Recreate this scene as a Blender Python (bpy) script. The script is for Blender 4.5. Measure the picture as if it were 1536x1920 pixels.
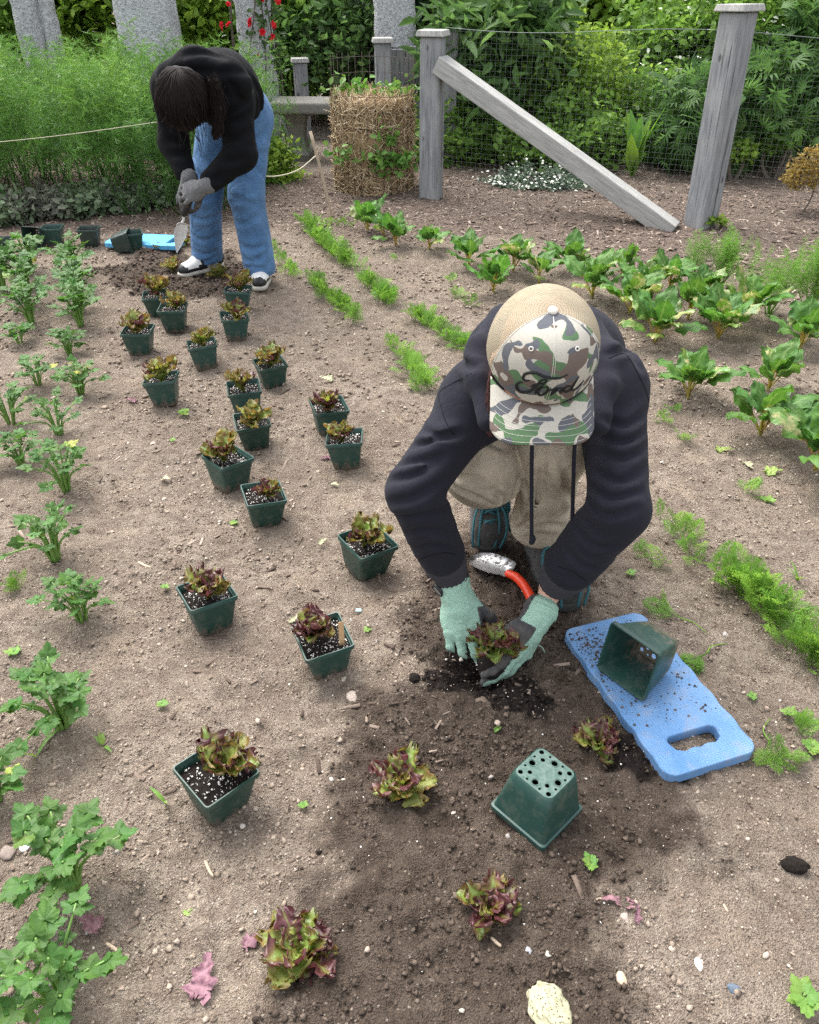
import bpy, bmesh, math, random
import numpy as np
from mathutils import Vector, Matrix, Euler, Quaternion
from mathutils.geometry import tessellate_polygon
from mathutils.bvhtree import BVHTree
R = math.radians
for o in list(bpy.data.objects):
    bpy.data.objects.remove(o)
SC = bpy.context.scene
COL = SC.collection

# ---------------------------------------------------------------- camera, world, sun, exposure
CAM_H, CAM_TILT, CAM_F = 1.30, R(34.5), 1480.0          # eye height, downward tilt, focal length per 1536 px of width
cam = bpy.data.objects.new('camera', bpy.data.cameras.new('camera'))
COL.objects.link(cam)
cam.location = (0, 0, CAM_H)
cam.rotation_euler = (R(90) - CAM_TILT, 0, 0)
cam.data.sensor_fit = 'HORIZONTAL'
cam.data.sensor_width = 36
cam.data.lens = 36 * CAM_F / 1536
cam.data.clip_start = .05
cam.data.clip_end = 300
SC.camera = cam

SUN_EL, SUN_AZ = R(58), R(-35)                           # azimuth from +Y towards +X; the light comes from ahead and above
w = bpy.data.worlds.new('World'); SC.world = w; w.use_nodes = True
nt = w.node_tree
sky = nt.nodes.new('ShaderNodeTexSky'); sky.sky_type = 'NISHITA'; sky.sun_disc = False
sky.sun_elevation = SUN_EL; sky.sun_rotation = SUN_AZ; sky.air_density = 1.0; sky.dust_density = 3.0; sky.ozone_density = 1.0
hs = nt.nodes.new('ShaderNodeHueSaturation'); hs.inputs['Saturation'].default_value = .22   # thin cloud greys the sky
nt.links.new(sky.outputs[0], hs.inputs['Color'])
bg = nt.nodes['Background']; bg.inputs[1].default_value = .15
nt.links.new(hs.outputs[0], bg.inputs[0])
sun = bpy.data.objects.new('sun', bpy.data.lights.new('sun', 'SUN')); COL.objects.link(sun)
sun.data.energy = 1.2; sun.data.angle = R(42); sun.data.color = (1, .96, .9)
sdir = Vector((math.cos(SUN_EL) * math.sin(SUN_AZ), math.cos(SUN_EL) * math.cos(SUN_AZ), math.sin(SUN_EL)))
sun.rotation_euler = sdir.to_track_quat('Z', 'Y').to_euler()
SC.view_settings.view_transform = 'Standard'; SC.view_settings.look = 'None'
SC.view_settings.exposure = 1.85; SC.view_settings.gamma = 1
SC.view_settings.use_curve_mapping = False
SC.render.engine = 'CYCLES'
SC.cycles.use_denoising = False                          # the grain is finer than what a denoiser would smear
SC.cycles.use_adaptive_sampling = False; SC.cycles.sample_clamp_indirect = 4
SC.cycles.max_bounces = 6; SC.cycles.diffuse_bounces = 3; SC.cycles.glossy_bounces = 2
SC.cycles.transmission_bounces = 3; SC.cycles.transparent_max_bounces = 6
SC.cycles.caustics_reflective = False; SC.cycles.caustics_refractive = False

# ---------------------------------------------------------------- places: from a sight line to a point on the ground or at a distance
def ray(px, py):
    x = (px - 768) / CAM_F; v = (960 - py) / CAM_F
    return np.array([x, math.cos(CAM_TILT) + v * math.sin(CAM_TILT), -math.sin(CAM_TILT) + v * math.cos(CAM_TILT)])
def G(px, py, z=0.0):
    d = ray(px, py); return np.array([0, 0, CAM_H]) + d * ((z - CAM_H) / d[2])
def AT(px, py, Y):
    d = ray(px, py); return np.array([0, 0, CAM_H]) + d * (Y / d[1])
def DP(px, py, dep):
    return np.array([0, 0, CAM_H]) + ray(px, py) * dep

# ---------------------------------------------------------------- noise
def _hash(ix, iy, iz, s):
    h = (ix.astype(np.int64) * 374761393 + iy.astype(np.int64) * 668265263 + iz.astype(np.int64) * 2147483647 + s * 974634777) & 0xffffffff
    h = ((h ^ (h >> 13)) * 1274126177) & 0xffffffff
    h = ((h ^ (h >> 16)) * 2246822519) & 0xffffffff
    return ((h ^ (h >> 15)) & 0xffffff) / 8388607.5 - 1.0
def noise3(x, y, z, s=0):
    ix, iy, iz = np.floor(x), np.floor(y), np.floor(z)
    fx, fy, fz = x - ix, y - iy, z - iz
    u, v, t = [f * f * f * (f * (f * 6 - 15) + 10) for f in (fx, fy, fz)]
    r = 0
    for dx in (0, 1):
        wx = u if dx else 1 - u
        for dy in (0, 1):
            wy = v if dy else 1 - v
            for dz in (0, 1):
                r = r + wx * wy * (t if dz else 1 - t) * _hash(ix + dx, iy + dy, iz + dz, s)
    return r
def noise2(x, y, s=0):
    ix, iy = np.floor(x), np.floor(y)
    fx, fy = x - ix, y - iy
    u, v = [f * f * f * (f * (f * 6 - 15) + 10) for f in (fx, fy)]
    z0 = np.zeros_like(ix); r = 0
    for dx in (0, 1):
        for dy in (0, 1):
            r = r + (u if dx else 1 - u) * (v if dy else 1 - v) * _hash(ix + dx, iy + dy, z0, s)
    return r
def fbm2(x, y, s=0, o=4, g=.5):
    r = 0; a = 1
    for i in range(o):
        r = r + a * noise2(x, y, s + i * 17); x = x * 2.03 + 5.1; y = y * 2.03 - 3.7; a *= g
    return r
def sstep(a, b, x):
    t = np.clip((x - a) / (b - a), 0, 1); return t * t * (3 - 2 * t)

# ---------------------------------------------------------------- objects
def mesh_np(name, V, F, smooth=True):
    """V (n,3); F an array of tris or quads, or a list of such arrays."""
    Fs = F if isinstance(F, list) else [F]
    Fs = [np.asarray(f, np.int32) for f in Fs if len(f)]
    m = bpy.data.meshes.new(name)
    V = np.ascontiguousarray(V, np.float32)
    m.vertices.add(len(V)); m.vertices.foreach_set('co', V.ravel())
    li = np.concatenate([f.ravel() for f in Fs])
    tot = np.concatenate([np.full(len(f), f.shape[1], np.int32) for f in Fs])
    st = np.concatenate([[0], np.cumsum(tot)[:-1]]).astype(np.int32)
    m.loops.add(len(li)); m.loops.foreach_set('vertex_index', li)
    m.polygons.add(len(tot)); m.polygons.foreach_set('loop_start', st); m.polygons.foreach_set('loop_total', tot)
    m.polygons.foreach_set('use_smooth', np.full(len(tot), smooth))
    m.update(calc_edges=True)
    return m
def attr(m, name, vals):
    a = m.attributes.new(name, 'FLOAT', 'POINT'); a.data.foreach_set('value', np.ascontiguousarray(vals, np.float32))
def link(name, m, parent=None, mats=None):
    o = bpy.data.objects.new(name, m); COL.objects.link(o)
    if mats is not None and len(m.materials) == 0:
        for x in (mats if isinstance(mats, (list, tuple)) else [mats]): m.materials.append(x)
    if parent is not None: o.parent = parent
    return o
def tag(o, label=None, cat=None, group=None, kind=None):
    if label: o['label'] = label
    if cat: o['category'] = cat
    if group: o['group'] = group
    if kind: o['kind'] = kind
    return o
def thing(name, loc, label, cat, group=None, rz=0.0):
    o = bpy.data.objects.new(name, None); COL.objects.link(o)
    o.empty_display_size = .02
    o.location = Vector([float(v) for v in loc]); o.rotation_euler = (0, 0, rz)
    return tag(o, label, cat, group)
def join(parts):
    """list of (V, F) -> one V and list of face arrays"""
    Vs, Ts, Qs, n = [], [], [], 0
    for V, F in parts:
        V = np.asarray(V, float)
        for f in (F if isinstance(F, list) else [F]):
            f = np.asarray(f)
            if len(f) == 0: continue
            (Ts if f.shape[1] == 3 else Qs).append(f + n)
        Vs.append(V); n += len(V)
    out = []
    if Ts: out.append(np.concatenate(Ts))
    if Qs: out.append(np.concatenate(Qs))
    return np.concatenate(Vs), out
def stamp(V, F, Ms):
    """copies of one template by (n,3,4) matrices"""
    V = np.asarray(V, float); F = np.asarray(F); Ms = np.asarray(Ms)
    W = np.einsum('nij,vj->nvi', Ms[:, :, :3], V) + Ms[:, None, :, 3]
    FF = F[None] + (np.arange(len(Ms)) * len(V))[:, None, None]
    return W.reshape(-1, 3), FF.reshape(-1, F.shape[1])
def mats_rand(P, scale, rng, up=None, tilt=None):
    """random-rotation matrices at points P; scale (n,) or (n,3)"""
    n = len(P)
    if tilt is None:
        q = rng.normal(size=(n, 4)); q /= np.linalg.norm(q, axis=1)[:, None]
        a, b, c, d = q.T
        Rm = np.stack([1-2*(c*c+d*d), 2*(b*c-a*d), 2*(b*d+a*c), 2*(b*c+a*d), 1-2*(b*b+d*d), 2*(c*d-a*b), 2*(b*d-a*c), 2*(c*d+a*b), 1-2*(b*b+c*c)], 1).reshape(n, 3, 3)
    else:
        az = rng.uniform(0, 2*np.pi, n); ti = rng.normal(0, tilt, n); ax = rng.uniform(0, 2*np.pi, n)
        ca, sa = np.cos(az), np.sin(az); z = np.zeros(n); one = np.ones(n)
        Rz = np.stack([ca, -sa, z, sa, ca, z, z, z, one], 1).reshape(n, 3, 3)
        ct, s2 = np.cos(ti), np.sin(ti)
        Rx = np.stack([one, z, z, z, ct, -s2, z, s2, ct], 1).reshape(n, 3, 3)
        cb, sb = np.cos(ax), np.sin(ax)
        Ry = np.stack([cb, -sb, z, sb, cb, z, z, z, one], 1).reshape(n, 3, 3)
        Rm = Rz @ Rx @ Ry
    sc = np.asarray(scale, float)
    if sc.ndim == 1: sc = np.repeat(sc[:, None], 3, 1)
    Rm = Rm * sc[:, None, :]
    return np.concatenate([Rm, np.asarray(P, float)[:, :, None]], 2)
def tube(pts, rad, n=8, closed=True, flat=1.0):
    P = np.asarray(pts, float); k = len(P)
    r = np.full(k, rad) if np.isscalar(rad) else np.asarray(rad, float)
    T = np.gradient(P, axis=0); T /= np.linalg.norm(T, axis=1)[:, None] + 1e-12
    u = np.cross(T[0], [0, 0, 1.0])
    if np.linalg.norm(u) < 1e-3: u = np.cross(T[0], [0, 1.0, 0])
    V = []
    for i in range(k):
        u = u - T[i] * np.dot(u, T[i]); u /= np.linalg.norm(u) + 1e-12
        v = np.cross(T[i], u)
        a = np.arange(n) * 2 * np.pi / n
        V.append(P[i] + r[i] * (np.cos(a)[:, None] * u + flat * np.sin(a)[:, None] * v))
    V = np.concatenate(V)
    i, j = np.meshgrid(np.arange(k - 1), np.arange(n), indexing='ij')
    a = i * n + j; b = i * n + (j + 1) % n
    Q = np.stack([a, b, b + n, a + n], -1).reshape(-1, 4)
    if closed:
        V = np.concatenate([V, P[:1], P[-1:]]); c0, c1 = len(V) - 2, len(V) - 1
        jj = np.arange(n); e = (k - 1) * n
        Tt = np.concatenate([np.stack([np.full(n, c0), (jj + 1) % n, jj], 1), np.stack([np.full(n, c1), e + jj, e + (jj + 1) % n], 1)])
        return V, [Q, Tt]
    return V, [Q]
def spline(pts, n=24):
    """Catmull-Rom through points"""
    P = np.asarray(pts, float); P = np.concatenate([2*P[:1]-P[1:2], P, 2*P[-1:]-P[-2:-1]])
    out = []; m = len(P) - 3
    for t in np.linspace(0, m, n):
        i = min(int(t), m - 1); f = t - i
        a, b, c, d = P[i:i+4]
        out.append(.5*((2*b)+(c-a)*f+(2*a-5*b+4*c-d)*f*f+(3*b-a-3*c+d)*f**3))
    return np.array(out)
def loft(rings, close_top=False):
    n = len(rings[0]); V = np.concatenate(rings)
    i, j = np.meshgrid(np.arange(len(rings)-1), np.arange(n), indexing='ij'); a = i*n+j; b = i*n+(j+1) % n
    return V, np.stack([a, b, b+n, a+n], -1).reshape(-1, 4)
def boxm(sx, sy, sz, c=(0, 0, 0), bev=0.0, segs=2):
    bm = bmesh.new(); bmesh.ops.create_cube(bm, size=1)
    for v in bm.verts: v.co = Vector((v.co.x*sx+c[0], v.co.y*sy+c[1], v.co.z*sz+c[2]))
    if bev: bmesh.ops.bevel(bm, geom=bm.edges[:], offset=bev, segments=segs, affect='EDGES', profile=.5)
    return bm
def bm_mesh(name, bm, smooth=False):
    m = bpy.data.meshes.new(name); bm.to_mesh(m); bm.free()
    for p in m.polygons: p.use_smooth = smooth
    return m
ICO_V = None
def ico(sub=1):
    bm = bmesh.new(); bmesh.ops.create_icosphere(bm, subdivisions=sub, radius=1)
    V = np.array([v.co[:] for v in bm.verts]); F = np.array([[v.index for v in f.verts] for f in bm.faces]); bm.free()
    return V, F
def gridm(nu, nv):
    i, j = np.meshgrid(np.arange(nu - 1), np.arange(nv - 1), indexing='ij')
    a = i * nv + j
    return np.stack([a, a + 1, a + nv + 1, a + nv], -1).reshape(-1, 4)

# ---------------------------------------------------------------- materials
class NT:
    def __init__(s, name):
        s.m = bpy.data.materials.new(name); s.m.use_nodes = True; s.t = s.m.node_tree
        s.b = s.t.nodes['Principled BSDF']; s.o = s.t.nodes['Material Output']
    def n(s, ty, **kw):
        x = s.t.nodes.new('ShaderNode' + ty)
        for k, v in kw.items(): setattr(x, k, v)
        return x
    def set(s, sock, v):
        if hasattr(v, 'is_linked') or isinstance(v, bpy.types.NodeSocket): s.t.links.new(v, sock)
        elif v is not None:
            if hasattr(sock.default_value, '__len__') and len(sock.default_value) == 4 and len(v) == 3: v = (*v, 1)
            sock.default_value = v
    def pos(s, obj=False):
        return s.n('TexCoord').outputs['Object'] if obj else s.n('NewGeometry').outputs['Position']
    def at(s, name): 
        x = s.n('Attribute'); x.attribute_name = name; return x.outputs['Fac']
    def rnd(s): return s.n('ObjectInfo').outputs['Random']
    def mapv(s, v, sc=(1, 1, 1), rot=(0, 0, 0), loc=(0, 0, 0)):
        x = s.n('Mapping'); s.t.links.new(v, x.inputs[0]); x.inputs['Scale'].default_value = sc; x.inputs['Rotation'].default_value = rot; x.inputs['Location'].default_value = loc
        return x.outputs[0]
    def noise(s, v, sc, det=3, rough=.55, dist=0.0, col=False):
        x = s.n('TexNoise'); s.t.links.new(v, x.inputs['Vector']); x.inputs['Scale'].default_value = sc; x.inputs['Detail'].default_value = det
        x.inputs['Roughness'].default_value = rough; x.inputs['Distortion'].default_value = dist
        return x.outputs['Color' if col else 'Fac']
    def vor(s, v, sc, out='Distance', feat='F1', rand=1.0):
        x = s.n('TexVoronoi'); s.t.links.new(v, x.inputs['Vector']); x.inputs['Scale'].default_value = sc; x.feature = feat; x.inputs['Randomness'].default_value = rand
        return x.outputs[out]
    def ramp(s, f, stops, mode='LINEAR'):
        x = s.n('ValToRGB'); s.t.links.new(f, x.inputs[0]); e = x.color_ramp; e.interpolation = mode
        while len(e.elements) < len(stops): e.elements.new(.5)
        for i, (p, c) in enumerate(stops):
            e.elements[i].position = p
            e.elements[i].color = (c, c, c, 1) if np.isscalar(c) else (*c, 1)
        return x.outputs[0]
    def mix(s, f, a, b, mode='MIX'):
        x = s.n('Mix', data_type='RGBA', blend_type=mode); s.set(x.inputs[0], f); s.set(x.inputs[6], a); s.set(x.inputs[7], b)
        return x.outputs[2]
    def math(s, op, a, b=None, clamp=False):
        x = s.n('Math', operation=op); x.use_clamp = clamp; s.set(x.inputs[0], a)
        if b is not None: s.set(x.inputs[1], b)
        return x.outputs[0]
    def hsv(s, c, h=.5, sa=1.0, v=1.0):
        x = s.n('HueSaturation'); s.set(x.inputs['Color'], c); s.set(x.inputs['Hue'], h); s.set(x.inputs['Saturation'], sa); s.set(x.inputs['Value'], v)
        return x.outputs[0]
    def bump(s, h, st=.3, dist=.01, nrm=None):
        x = s.n('Bump'); s.set(x.inputs['Height'], h); x.inputs['Strength'].default_value = st; x.inputs['Distance'].default_value = dist
        if nrm is not None: s.t.links.new(nrm, x.inputs['Normal'])
        return x.outputs[0]
    def fin(s, base, rough=.7, nrm=None, metal=0.0, spec=.5, sheen=0.0, trans=0.0, tcol=None):
        s.set(s.b.inputs['Base Color'], base); s.set(s.b.inputs['Roughness'], rough); s.set(s.b.inputs['Metallic'], metal)
        s.b.inputs['Specular IOR Level'].default_value = spec
        if sheen: s.b.inputs['Sheen Weight'].default_value = sheen; s.b.inputs['Sheen Roughness'].default_value = .5
        if nrm is not None: s.t.links.new(nrm, s.b.inputs['Normal'])
        if trans:
            tr = s.n('BsdfTranslucent'); s.set(tr.inputs[0], tcol if tcol is not None else base)
            if nrm is not None: s.t.links.new(nrm, tr.inputs['Normal'])
            mx = s.n('MixShader'); mx.inputs[0].default_value = trans
            s.t.links.new(s.b.outputs[0], mx.inputs[1]); s.t.links.new(tr.outputs[0], mx.inputs[2]); s.t.links.new(mx.outputs[0], s.o.inputs[0])
        return s.m
def plain(name, c, rough=.6, metal=0.0, nsc=60, namp=.25, bump=.15, bd=.002, sheen=0.0, spec=.4):
    k = NT(name); p = k.pos(True); f = k.noise(p, nsc, 4)
    v = k.math('ADD', k.math('MULTIPLY', f, namp * 2), 1 - namp)
    return k.fin(k.hsv(c, v=v), rough, k.bump(k.noise(p, nsc * 4, 3), bump, bd), metal, spec, sheen)
def leafmat(name, c1, c2, rough=.5, trans=.3, hvar=.03, vvar=.35, spec=.35, attrs=None, nsc=40):
    """c1..c2 by noise; hue/value varied per object; attrs(k, col) may change the colour"""
    k = NT(name); p = k.pos(); f = k.noise(p, nsc, 3)
    col = k.mix(k.ramp(f, [(.3, 0.0), (.7, 1.0)]), c1, c2)
    if attrs: col = attrs(k, col)
    r = k.rnd()
    h = k.math('ADD', k.math('MULTIPLY', r, hvar), .5 - hvar / 2)
    v = k.math('ADD', k.math('MULTIPLY', k.math('FRACT', k.math('MULTIPLY', r, 7.31)), vvar), 1 - vvar / 2)
    col = k.hsv(col, h=h, v=v)
    nb = k.bump(k.noise(p, nsc * 5, 2), .25, .002)
    tc = k.hsv(col, h=.49, sa=1.1, v=1.5)
    return k.fin(col, rough, nb, 0, spec, 0, trans, tc)
# ---------------------------------------------------------------- ground
def poly_sd(x, y, poly):
    """signed distance to a polygon, positive inside"""
    P = np.asarray(poly)[:, :2]; d = np.full(x.shape, 1e9); ins = np.zeros(x.shape, bool)
    for i in range(len(P)):
        a, b = P[i], P[(i + 1) % len(P)]
        e = b - a; wx, wy = x - a[0], y - a[1]
        t = np.clip((wx*e[0]+wy*e[1]) / (e@e), 0, 1)
        d = np.minimum(d, (wx-e[0]*t)**2 + (wy-e[1]*t)**2)
        c = ((a[1] > y) != (b[1] > y)) & (x < (b[0]-a[0])*(y-a[1])/(b[1]-a[1]+1e-12)+a[0])
        ins ^= c
    d = np.sqrt(d); return np.where(ins, d, -d)
MOIST = [[G(*q) for q in poly] for poly in (
    [(770,1130),(800,1060),(880,985),(1010,1040),(1120,1120),(1100,1230),(1180,1340),(1255,1440),(1330,1540),(1300,1640),(1180,1700),(1170,1790),(1230,1900),(1150,2100),(430,2100),(500,1830),(560,1700),(600,1600),(590,1520),(640,1450),(700,1330),(780,1280)],
    [(185,505),(290,475),(345,462),(360,520),(350,562),(235,560)],
    [(205,545),(330,520),(430,470),(475,495),(430,555),(320,565)])]
HOLE = G(905, 1262)
def moist(x, y):
    n = .05 * fbm2(x * 9, y * 9, 3, 3) + .02 * fbm2(x*40, y*40, 8, 2)
    m = np.zeros(x.shape)
    for p in MOIST: m = np.maximum(m, sstep(-.05, .05, poly_sd(x, y, p) + n))
    return m
def peat(x, y):
    """dark potting mix spilled round the planting spots"""
    m = np.full(x.shape, -1.0)
    for (px, py, r) in ((905,1265,.10),(830,1290,.06),(1150,1400,.06),(1190,1430,.05),(760,1480,.05),(960,1310,.08),(1000,1330,.06)):
        c = G(px, py); m = np.maximum(m, 1 - np.hypot(x-c[0], y-c[1]) / r)
    n = fbm2(x * 45, y * 45, 21, 3)
    return sstep(.05, .35, m + .35 * n)
EDGE = [(-9, 5.05), (-3, 4.95), (-1.2, 4.75), (-.3, 4.55), (.25, 4.75), (.9, 4.55), (1.6, 3.9), (2.3, 3.3), (3.5, 2.6), (9, 0)]
def mulch(x, y):
    """1 on the wood-chip ground round the bed"""
    ex = np.array([e[0] for e in EDGE]); ey = np.array([e[1] for e in EDGE])
    d = y - np.interp(x, ex, ey) + .25 * fbm2(x*2.2, y*2.2, 31, 3)
    return sstep(-.2, .2, d)
def pathm(x, y):
    d = 1 - np.hypot((x + .9) / 1.0, (y - 7.6) / 1.3); return sstep(0, .25, d + .1*fbm2(x*3, y*3, 4, 3))
def hgt(x, y):
    x = np.asarray(x, float); y = np.asarray(y, float)
    h = .010 * fbm2(x * 2.1, y * 2.1, 5, 3) * sstep(.2, 1, y)
    h = h + .10 * sstep(5.2, 8.0, y - .35*np.maximum(0, x-1)) * sstep(.9, 2.2, x) * 2.0      # the bank behind the fence rises to the right
    h = h + .035 * np.exp(-((x-.9)**2/.12 + (y-5.2)**2/.05))
    c = HOLE; r = np.hypot(x - c[0], y - c[1])
    h = h - .045 * np.exp(-(r/.055)**2) + .012*np.exp(-((r-.13)/.05)**2)
    return h
def hz(x, y): return float(hgt(np.array([x]), np.array([y]))[0])
def GP(px, py, dz=0.0):
    p = G(px, py)
    for _ in range(3): p = G(px, py, hz(p[0], p[1]))
    return np.array([p[0], p[1], hz(p[0], p[1]) + dz])

def lines(a, b, step, grow_lo=None, grow_hi=None, g=1.06):
    mid = np.arange(a, b + step*.5, step); lo = []; hi = []
    if grow_lo is not None:
        s = step; v = a
        while v > grow_lo: s *= g; v -= s; lo.append(v)
    if grow_hi is not None:
        s = step; v = mid[-1]
        while v < grow_hi: s *= g; v += s; hi.append(v)
    return np.concatenate([lo[::-1], mid, hi])
xs = lines(-1.15, 1.15, .0065, -70, 70, 1.045)
ys = lines(.42, 2.3, .0065, -6, None, 1.15)
s, v, ext = .0065, ys[-1], []
while v < 70:
    s = max(s * (1.006 if v < 7 else 1.06), .0065); v += s; ext.append(v)
ys = np.concatenate([ys, ext])
X, Y = np.meshgrid(xs, ys, indexing='ij')
MO, MU, PE, PA = moist(X, Y), mulch(X, Y), peat(X, Y), pathm(X, Y)
near = sstep(9, 3, Y)
fine = (.0035 + .0035 * MO) * fbm2(X * 30, Y * 30, 41, 4, .55)
rid = 1 - np.abs(noise2(X * 26 + 3*noise2(X*9, Y*9, 2), Y * 26, 77))
fine += (.001 + .003 * MO) * (rid**3 - .3)
fine += .005 * np.abs(noise2(X * 60, Y * 60, 78)) * (MO + PE) * near
fine += .004 * PE * fbm2(X*80, Y*80, 55, 2)
fine += .006 * MU * fbm2(X * 35, Y * 18, 61, 3) + .004 * (1-MO) * np.maximum(0, noise2(X*45, Y*45, 91))**2
fine += (.010*np.maximum(0, fbm2(X*7, Y*7, 131, 3))**1.5 - .010*np.maximum(0, fbm2(X*6+9, Y*6, 137, 3))**1.5)*(1-MU) + .004*np.abs(fbm2(X*14, Y*14, 141, 3))
fine += .010*MO*sstep(3.3, 3.8, Y)*fbm2(X*16, Y*16, 151, 3)
Z = hgt(X, Y) + fine * near
gm = mesh_np('ground', np.stack([X, Y, Z], -1).reshape(-1, 3), gridm(len(xs), len(ys)))
attr(gm, 'moist', MO.ravel()); attr(gm, 'mulch', MU.ravel()); attr(gm, 'peat', PE.ravel()); attr(gm, 'path', PA.ravel())
def surf(x, y):
    """height of the finished ground near a point"""
    i = np.clip(np.searchsorted(xs, x), 0, len(xs)-1); j = np.clip(np.searchsorted(ys, y), 0, len(ys)-1)
    return Z[i, j]
k = NT('soil'); p = k.pos()
n1 = k.noise(p, 3.5, 4); n2 = k.noise(p, 28, 5, .6); n3 = k.noise(p, 190, 3, .6); n4 = k.noise(p, 9, 3)
dry = k.mix(k.ramp(n1, [(.35, 0.0), (.65, 1.0)]), (.222, .178, .140), (.312, .257, .205))
dry = k.mix(k.ramp(n2, [(.35, .75), (.6, 0.0)]), dry, (.165, .124, .096))
dry = k.mix(k.ramp(k.noise(p, 13, 4, .6), [(.50, 0.0), (.68, .45)]), dry, (.155, .125, .102))
dry = k.mix(k.ramp(k.noise(p, 6.3, 3), [(.55, 0.0), (.72, .6)]), dry, (.312, .245, .185))
wet = k.mix(k.ramp(n2, [(.3, 0.0), (.7, 1.0)]), (.050, .037, .028), (.092, .068, .052))
mul = k.mix(k.ramp(n2, [(.3, 0.0), (.7, 1.0)]), (.095, .071, .058), (.20, .152, .122))
ch = k.vor(k.mapv(p, (1, 2.2, 1), (0, 0, .6)), 75, 'Color')
chs = k.n('SeparateColor'); k.set(chs.inputs[0], ch)
mul = k.mix(k.ramp(chs.outputs[0], [(.55, 0.0), (.95, .55)]), mul, (.31, .245, .20))
mul = k.mix(k.ramp(chs.outputs[1], [(.7, 0.0), (.95, .6)]), mul, (.06, .042, .034))
c = k.mix(k.math('MULTIPLY', k.at('moist'), k.math('ADD', k.math('MULTIPLY', n4, .5), .65, ), True), dry, wet)
c = k.mix(k.at('mulch'), c, mul)
c = k.mix(k.at('path'), c, (.30, .245, .2))
c = k.mix(k.at('peat'), c, (.018, .013, .011))
v1 = k.vor(p, 150, 'Color'); sp = k.n('SeparateColor'); k.set(sp.inputs[0], v1); vd = k.vor(p, 150)
speck = k.math('MULTIPLY', k.math('GREATER_THAN', sp.outputs[0], .90), k.math('LESS_THAN', vd, .32))
c = k.mix(k.math('MULTIPLY', speck, k.math('SUBTRACT', .8, k.math('MULTIPLY', k.at('moist'), .45))), c, (.46, .40, .33))
dk = k.math('MULTIPLY', k.math('GREATER_THAN', sp.outputs[1], .90), k.math('LESS_THAN', vd, .4))
c = k.mix(k.math('MULTIPLY', dk, .6), c, (.07, .05, .04))
c = k.hsv(c, v=k.math('ADD', k.math('MULTIPLY', n3, 1.7), .15))
v2 = k.vor(p, 330)
hb = k.math('ADD', k.math('MULTIPLY', n3, .8), k.math('ADD', k.math('MULTIPLY', v2, -.5), k.math('MULTIPLY', k.noise(p, 600, 2), .35)))
soil = k.fin(c, .95, k.bump(hb, 1.0, .010), 0, .15)
tag(link('ground', gm, None, soil), 'tan garden soil with a dark moist planting strip and wood-chip edges', 'soil', kind='structure')

# crumbs, pebbles and chips lying on it
rng = np.random.default_rng(7)
IV, IF = ico(1)
def crumbs(name, n, box, smin, smax, keep, mat, label, cat, seed, squash=.7, jag=.28, bury=.3, power=3.0, tilt=None, tpl=None, asp=None):
    r = np.random.default_rng(seed)
    x = r.uniform(box[0], box[1], n); y = r.uniform(box[2], box[3], n)
    m = keep(x, y, r); x, y = x[m], y[m]; n = len(x)
    sz = smin + (smax - smin) * r.uniform(0, 1, n) ** power
    P = np.stack([x, y, surf(x, y) + sz * squash * (1 - bury)], 1)
    V0, F0 = tpl if tpl is not None else (IV, IF)
    sc = np.stack([sz * r.uniform(.7, 1.3, n), sz * r.uniform(.7, 1.3, n), sz * squash * r.uniform(.7, 1.2, n)], 1)
    if asp is not None: sc = np.stack([sz * r.uniform(*asp, n), sz, sz * squash], 1)
    V, F = stamp(V0, F0, mats_rand(P, sc, r, tilt=.35 if tilt is None else tilt))
    if jag: V = V + np.repeat(sz, len(V0))[:, None] * jag * r.normal(size=V.shape)
    me = mesh_np(name, V, F, True); attr(me, 'tint', np.repeat(r.uniform(0, 1, n), len(V0)))
    return tag(link(name, me, None, mat), label, cat, kind='stuff')
def tintmat(name, stops, rough=.9, spec=.2, bsc=500, bst=.5, mode='LINEAR'):
    k = NT(name); p = k.pos(); c = k.ramp(k.at('tint'), stops, mode)
    c = k.hsv(c, v=k.math('ADD', k.math('MULTIPLY', k.noise(p, bsc*.5, 3), .7), .65))
    return k.fin(c, rough, k.bump(k.noise(p, bsc, 3), bst, .003), 0, spec)
CR_DRY = tintmat('crumb_dry', [(0, (.18, .138, .106)), (.5, (.28, .222, .173)), (1, (.40, .33, .265))])
CR_WET = tintmat('crumb_moist', [(0, (.045, .034, .026)), (.6, (.082, .061, .047)), (1, (.135, .104, .082))])
PEB = tintmat('pebble', [(0, (.62, .56, .48)), (.3, (.45, .38, .31)), (.55, (.33, .25, .2)), (.8, (.30, .28, .27)), (1, (.55, .42, .33))], .75)
WHITE = tintmat('perlite', [(0, (.8, .78, .74)), (1, (.66, .62, .56))], .85)
CHIP = tintmat('wood_chip', [(0, (.07, .05, .04)), (.4, (.16, .12, .095)), (.75, (.26, .20, .16)), (1, (.38, .315, .26))], .85)
CHIPD = tintmat('bark_sliver', [(0, (.07, .05, .04)), (.5, (.16, .12, .095)), (.9, (.26, .205, .165)), (1, (.36, .29, .24))], .9)
PEAT = tintmat('peat', [(0, (.010, .008, .007)), (1, (.030, .021, .017))], .95)
OCT = (np.array([[1,0,0],[-1,0,0],[0,1,0],[0,-1,0],[0,0,1],[0,0,-1]], float), np.array([[0,2,4],[2,1,4],[1,3,4],[3,0,4],[2,0,5],[1,2,5],[3,1,5],[0,3,5]]))
crumbs('fine_soil_grains', 60000, (-1.15, 1.35, .5, 2.9), .0010, .0034, lambda x, y, r: (moist(x, y) < .5) & (r.uniform(0, 1, len(x)) < np.clip(.55+.9*fbm2(x*6, y*6, 29, 3), .15, 1)), CR_DRY, 'fine dry grains covering the tan soil', 'soil grains', 11, power=2.0, jag=.3, squash=.75, bury=.35, tpl=OCT)
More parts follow.
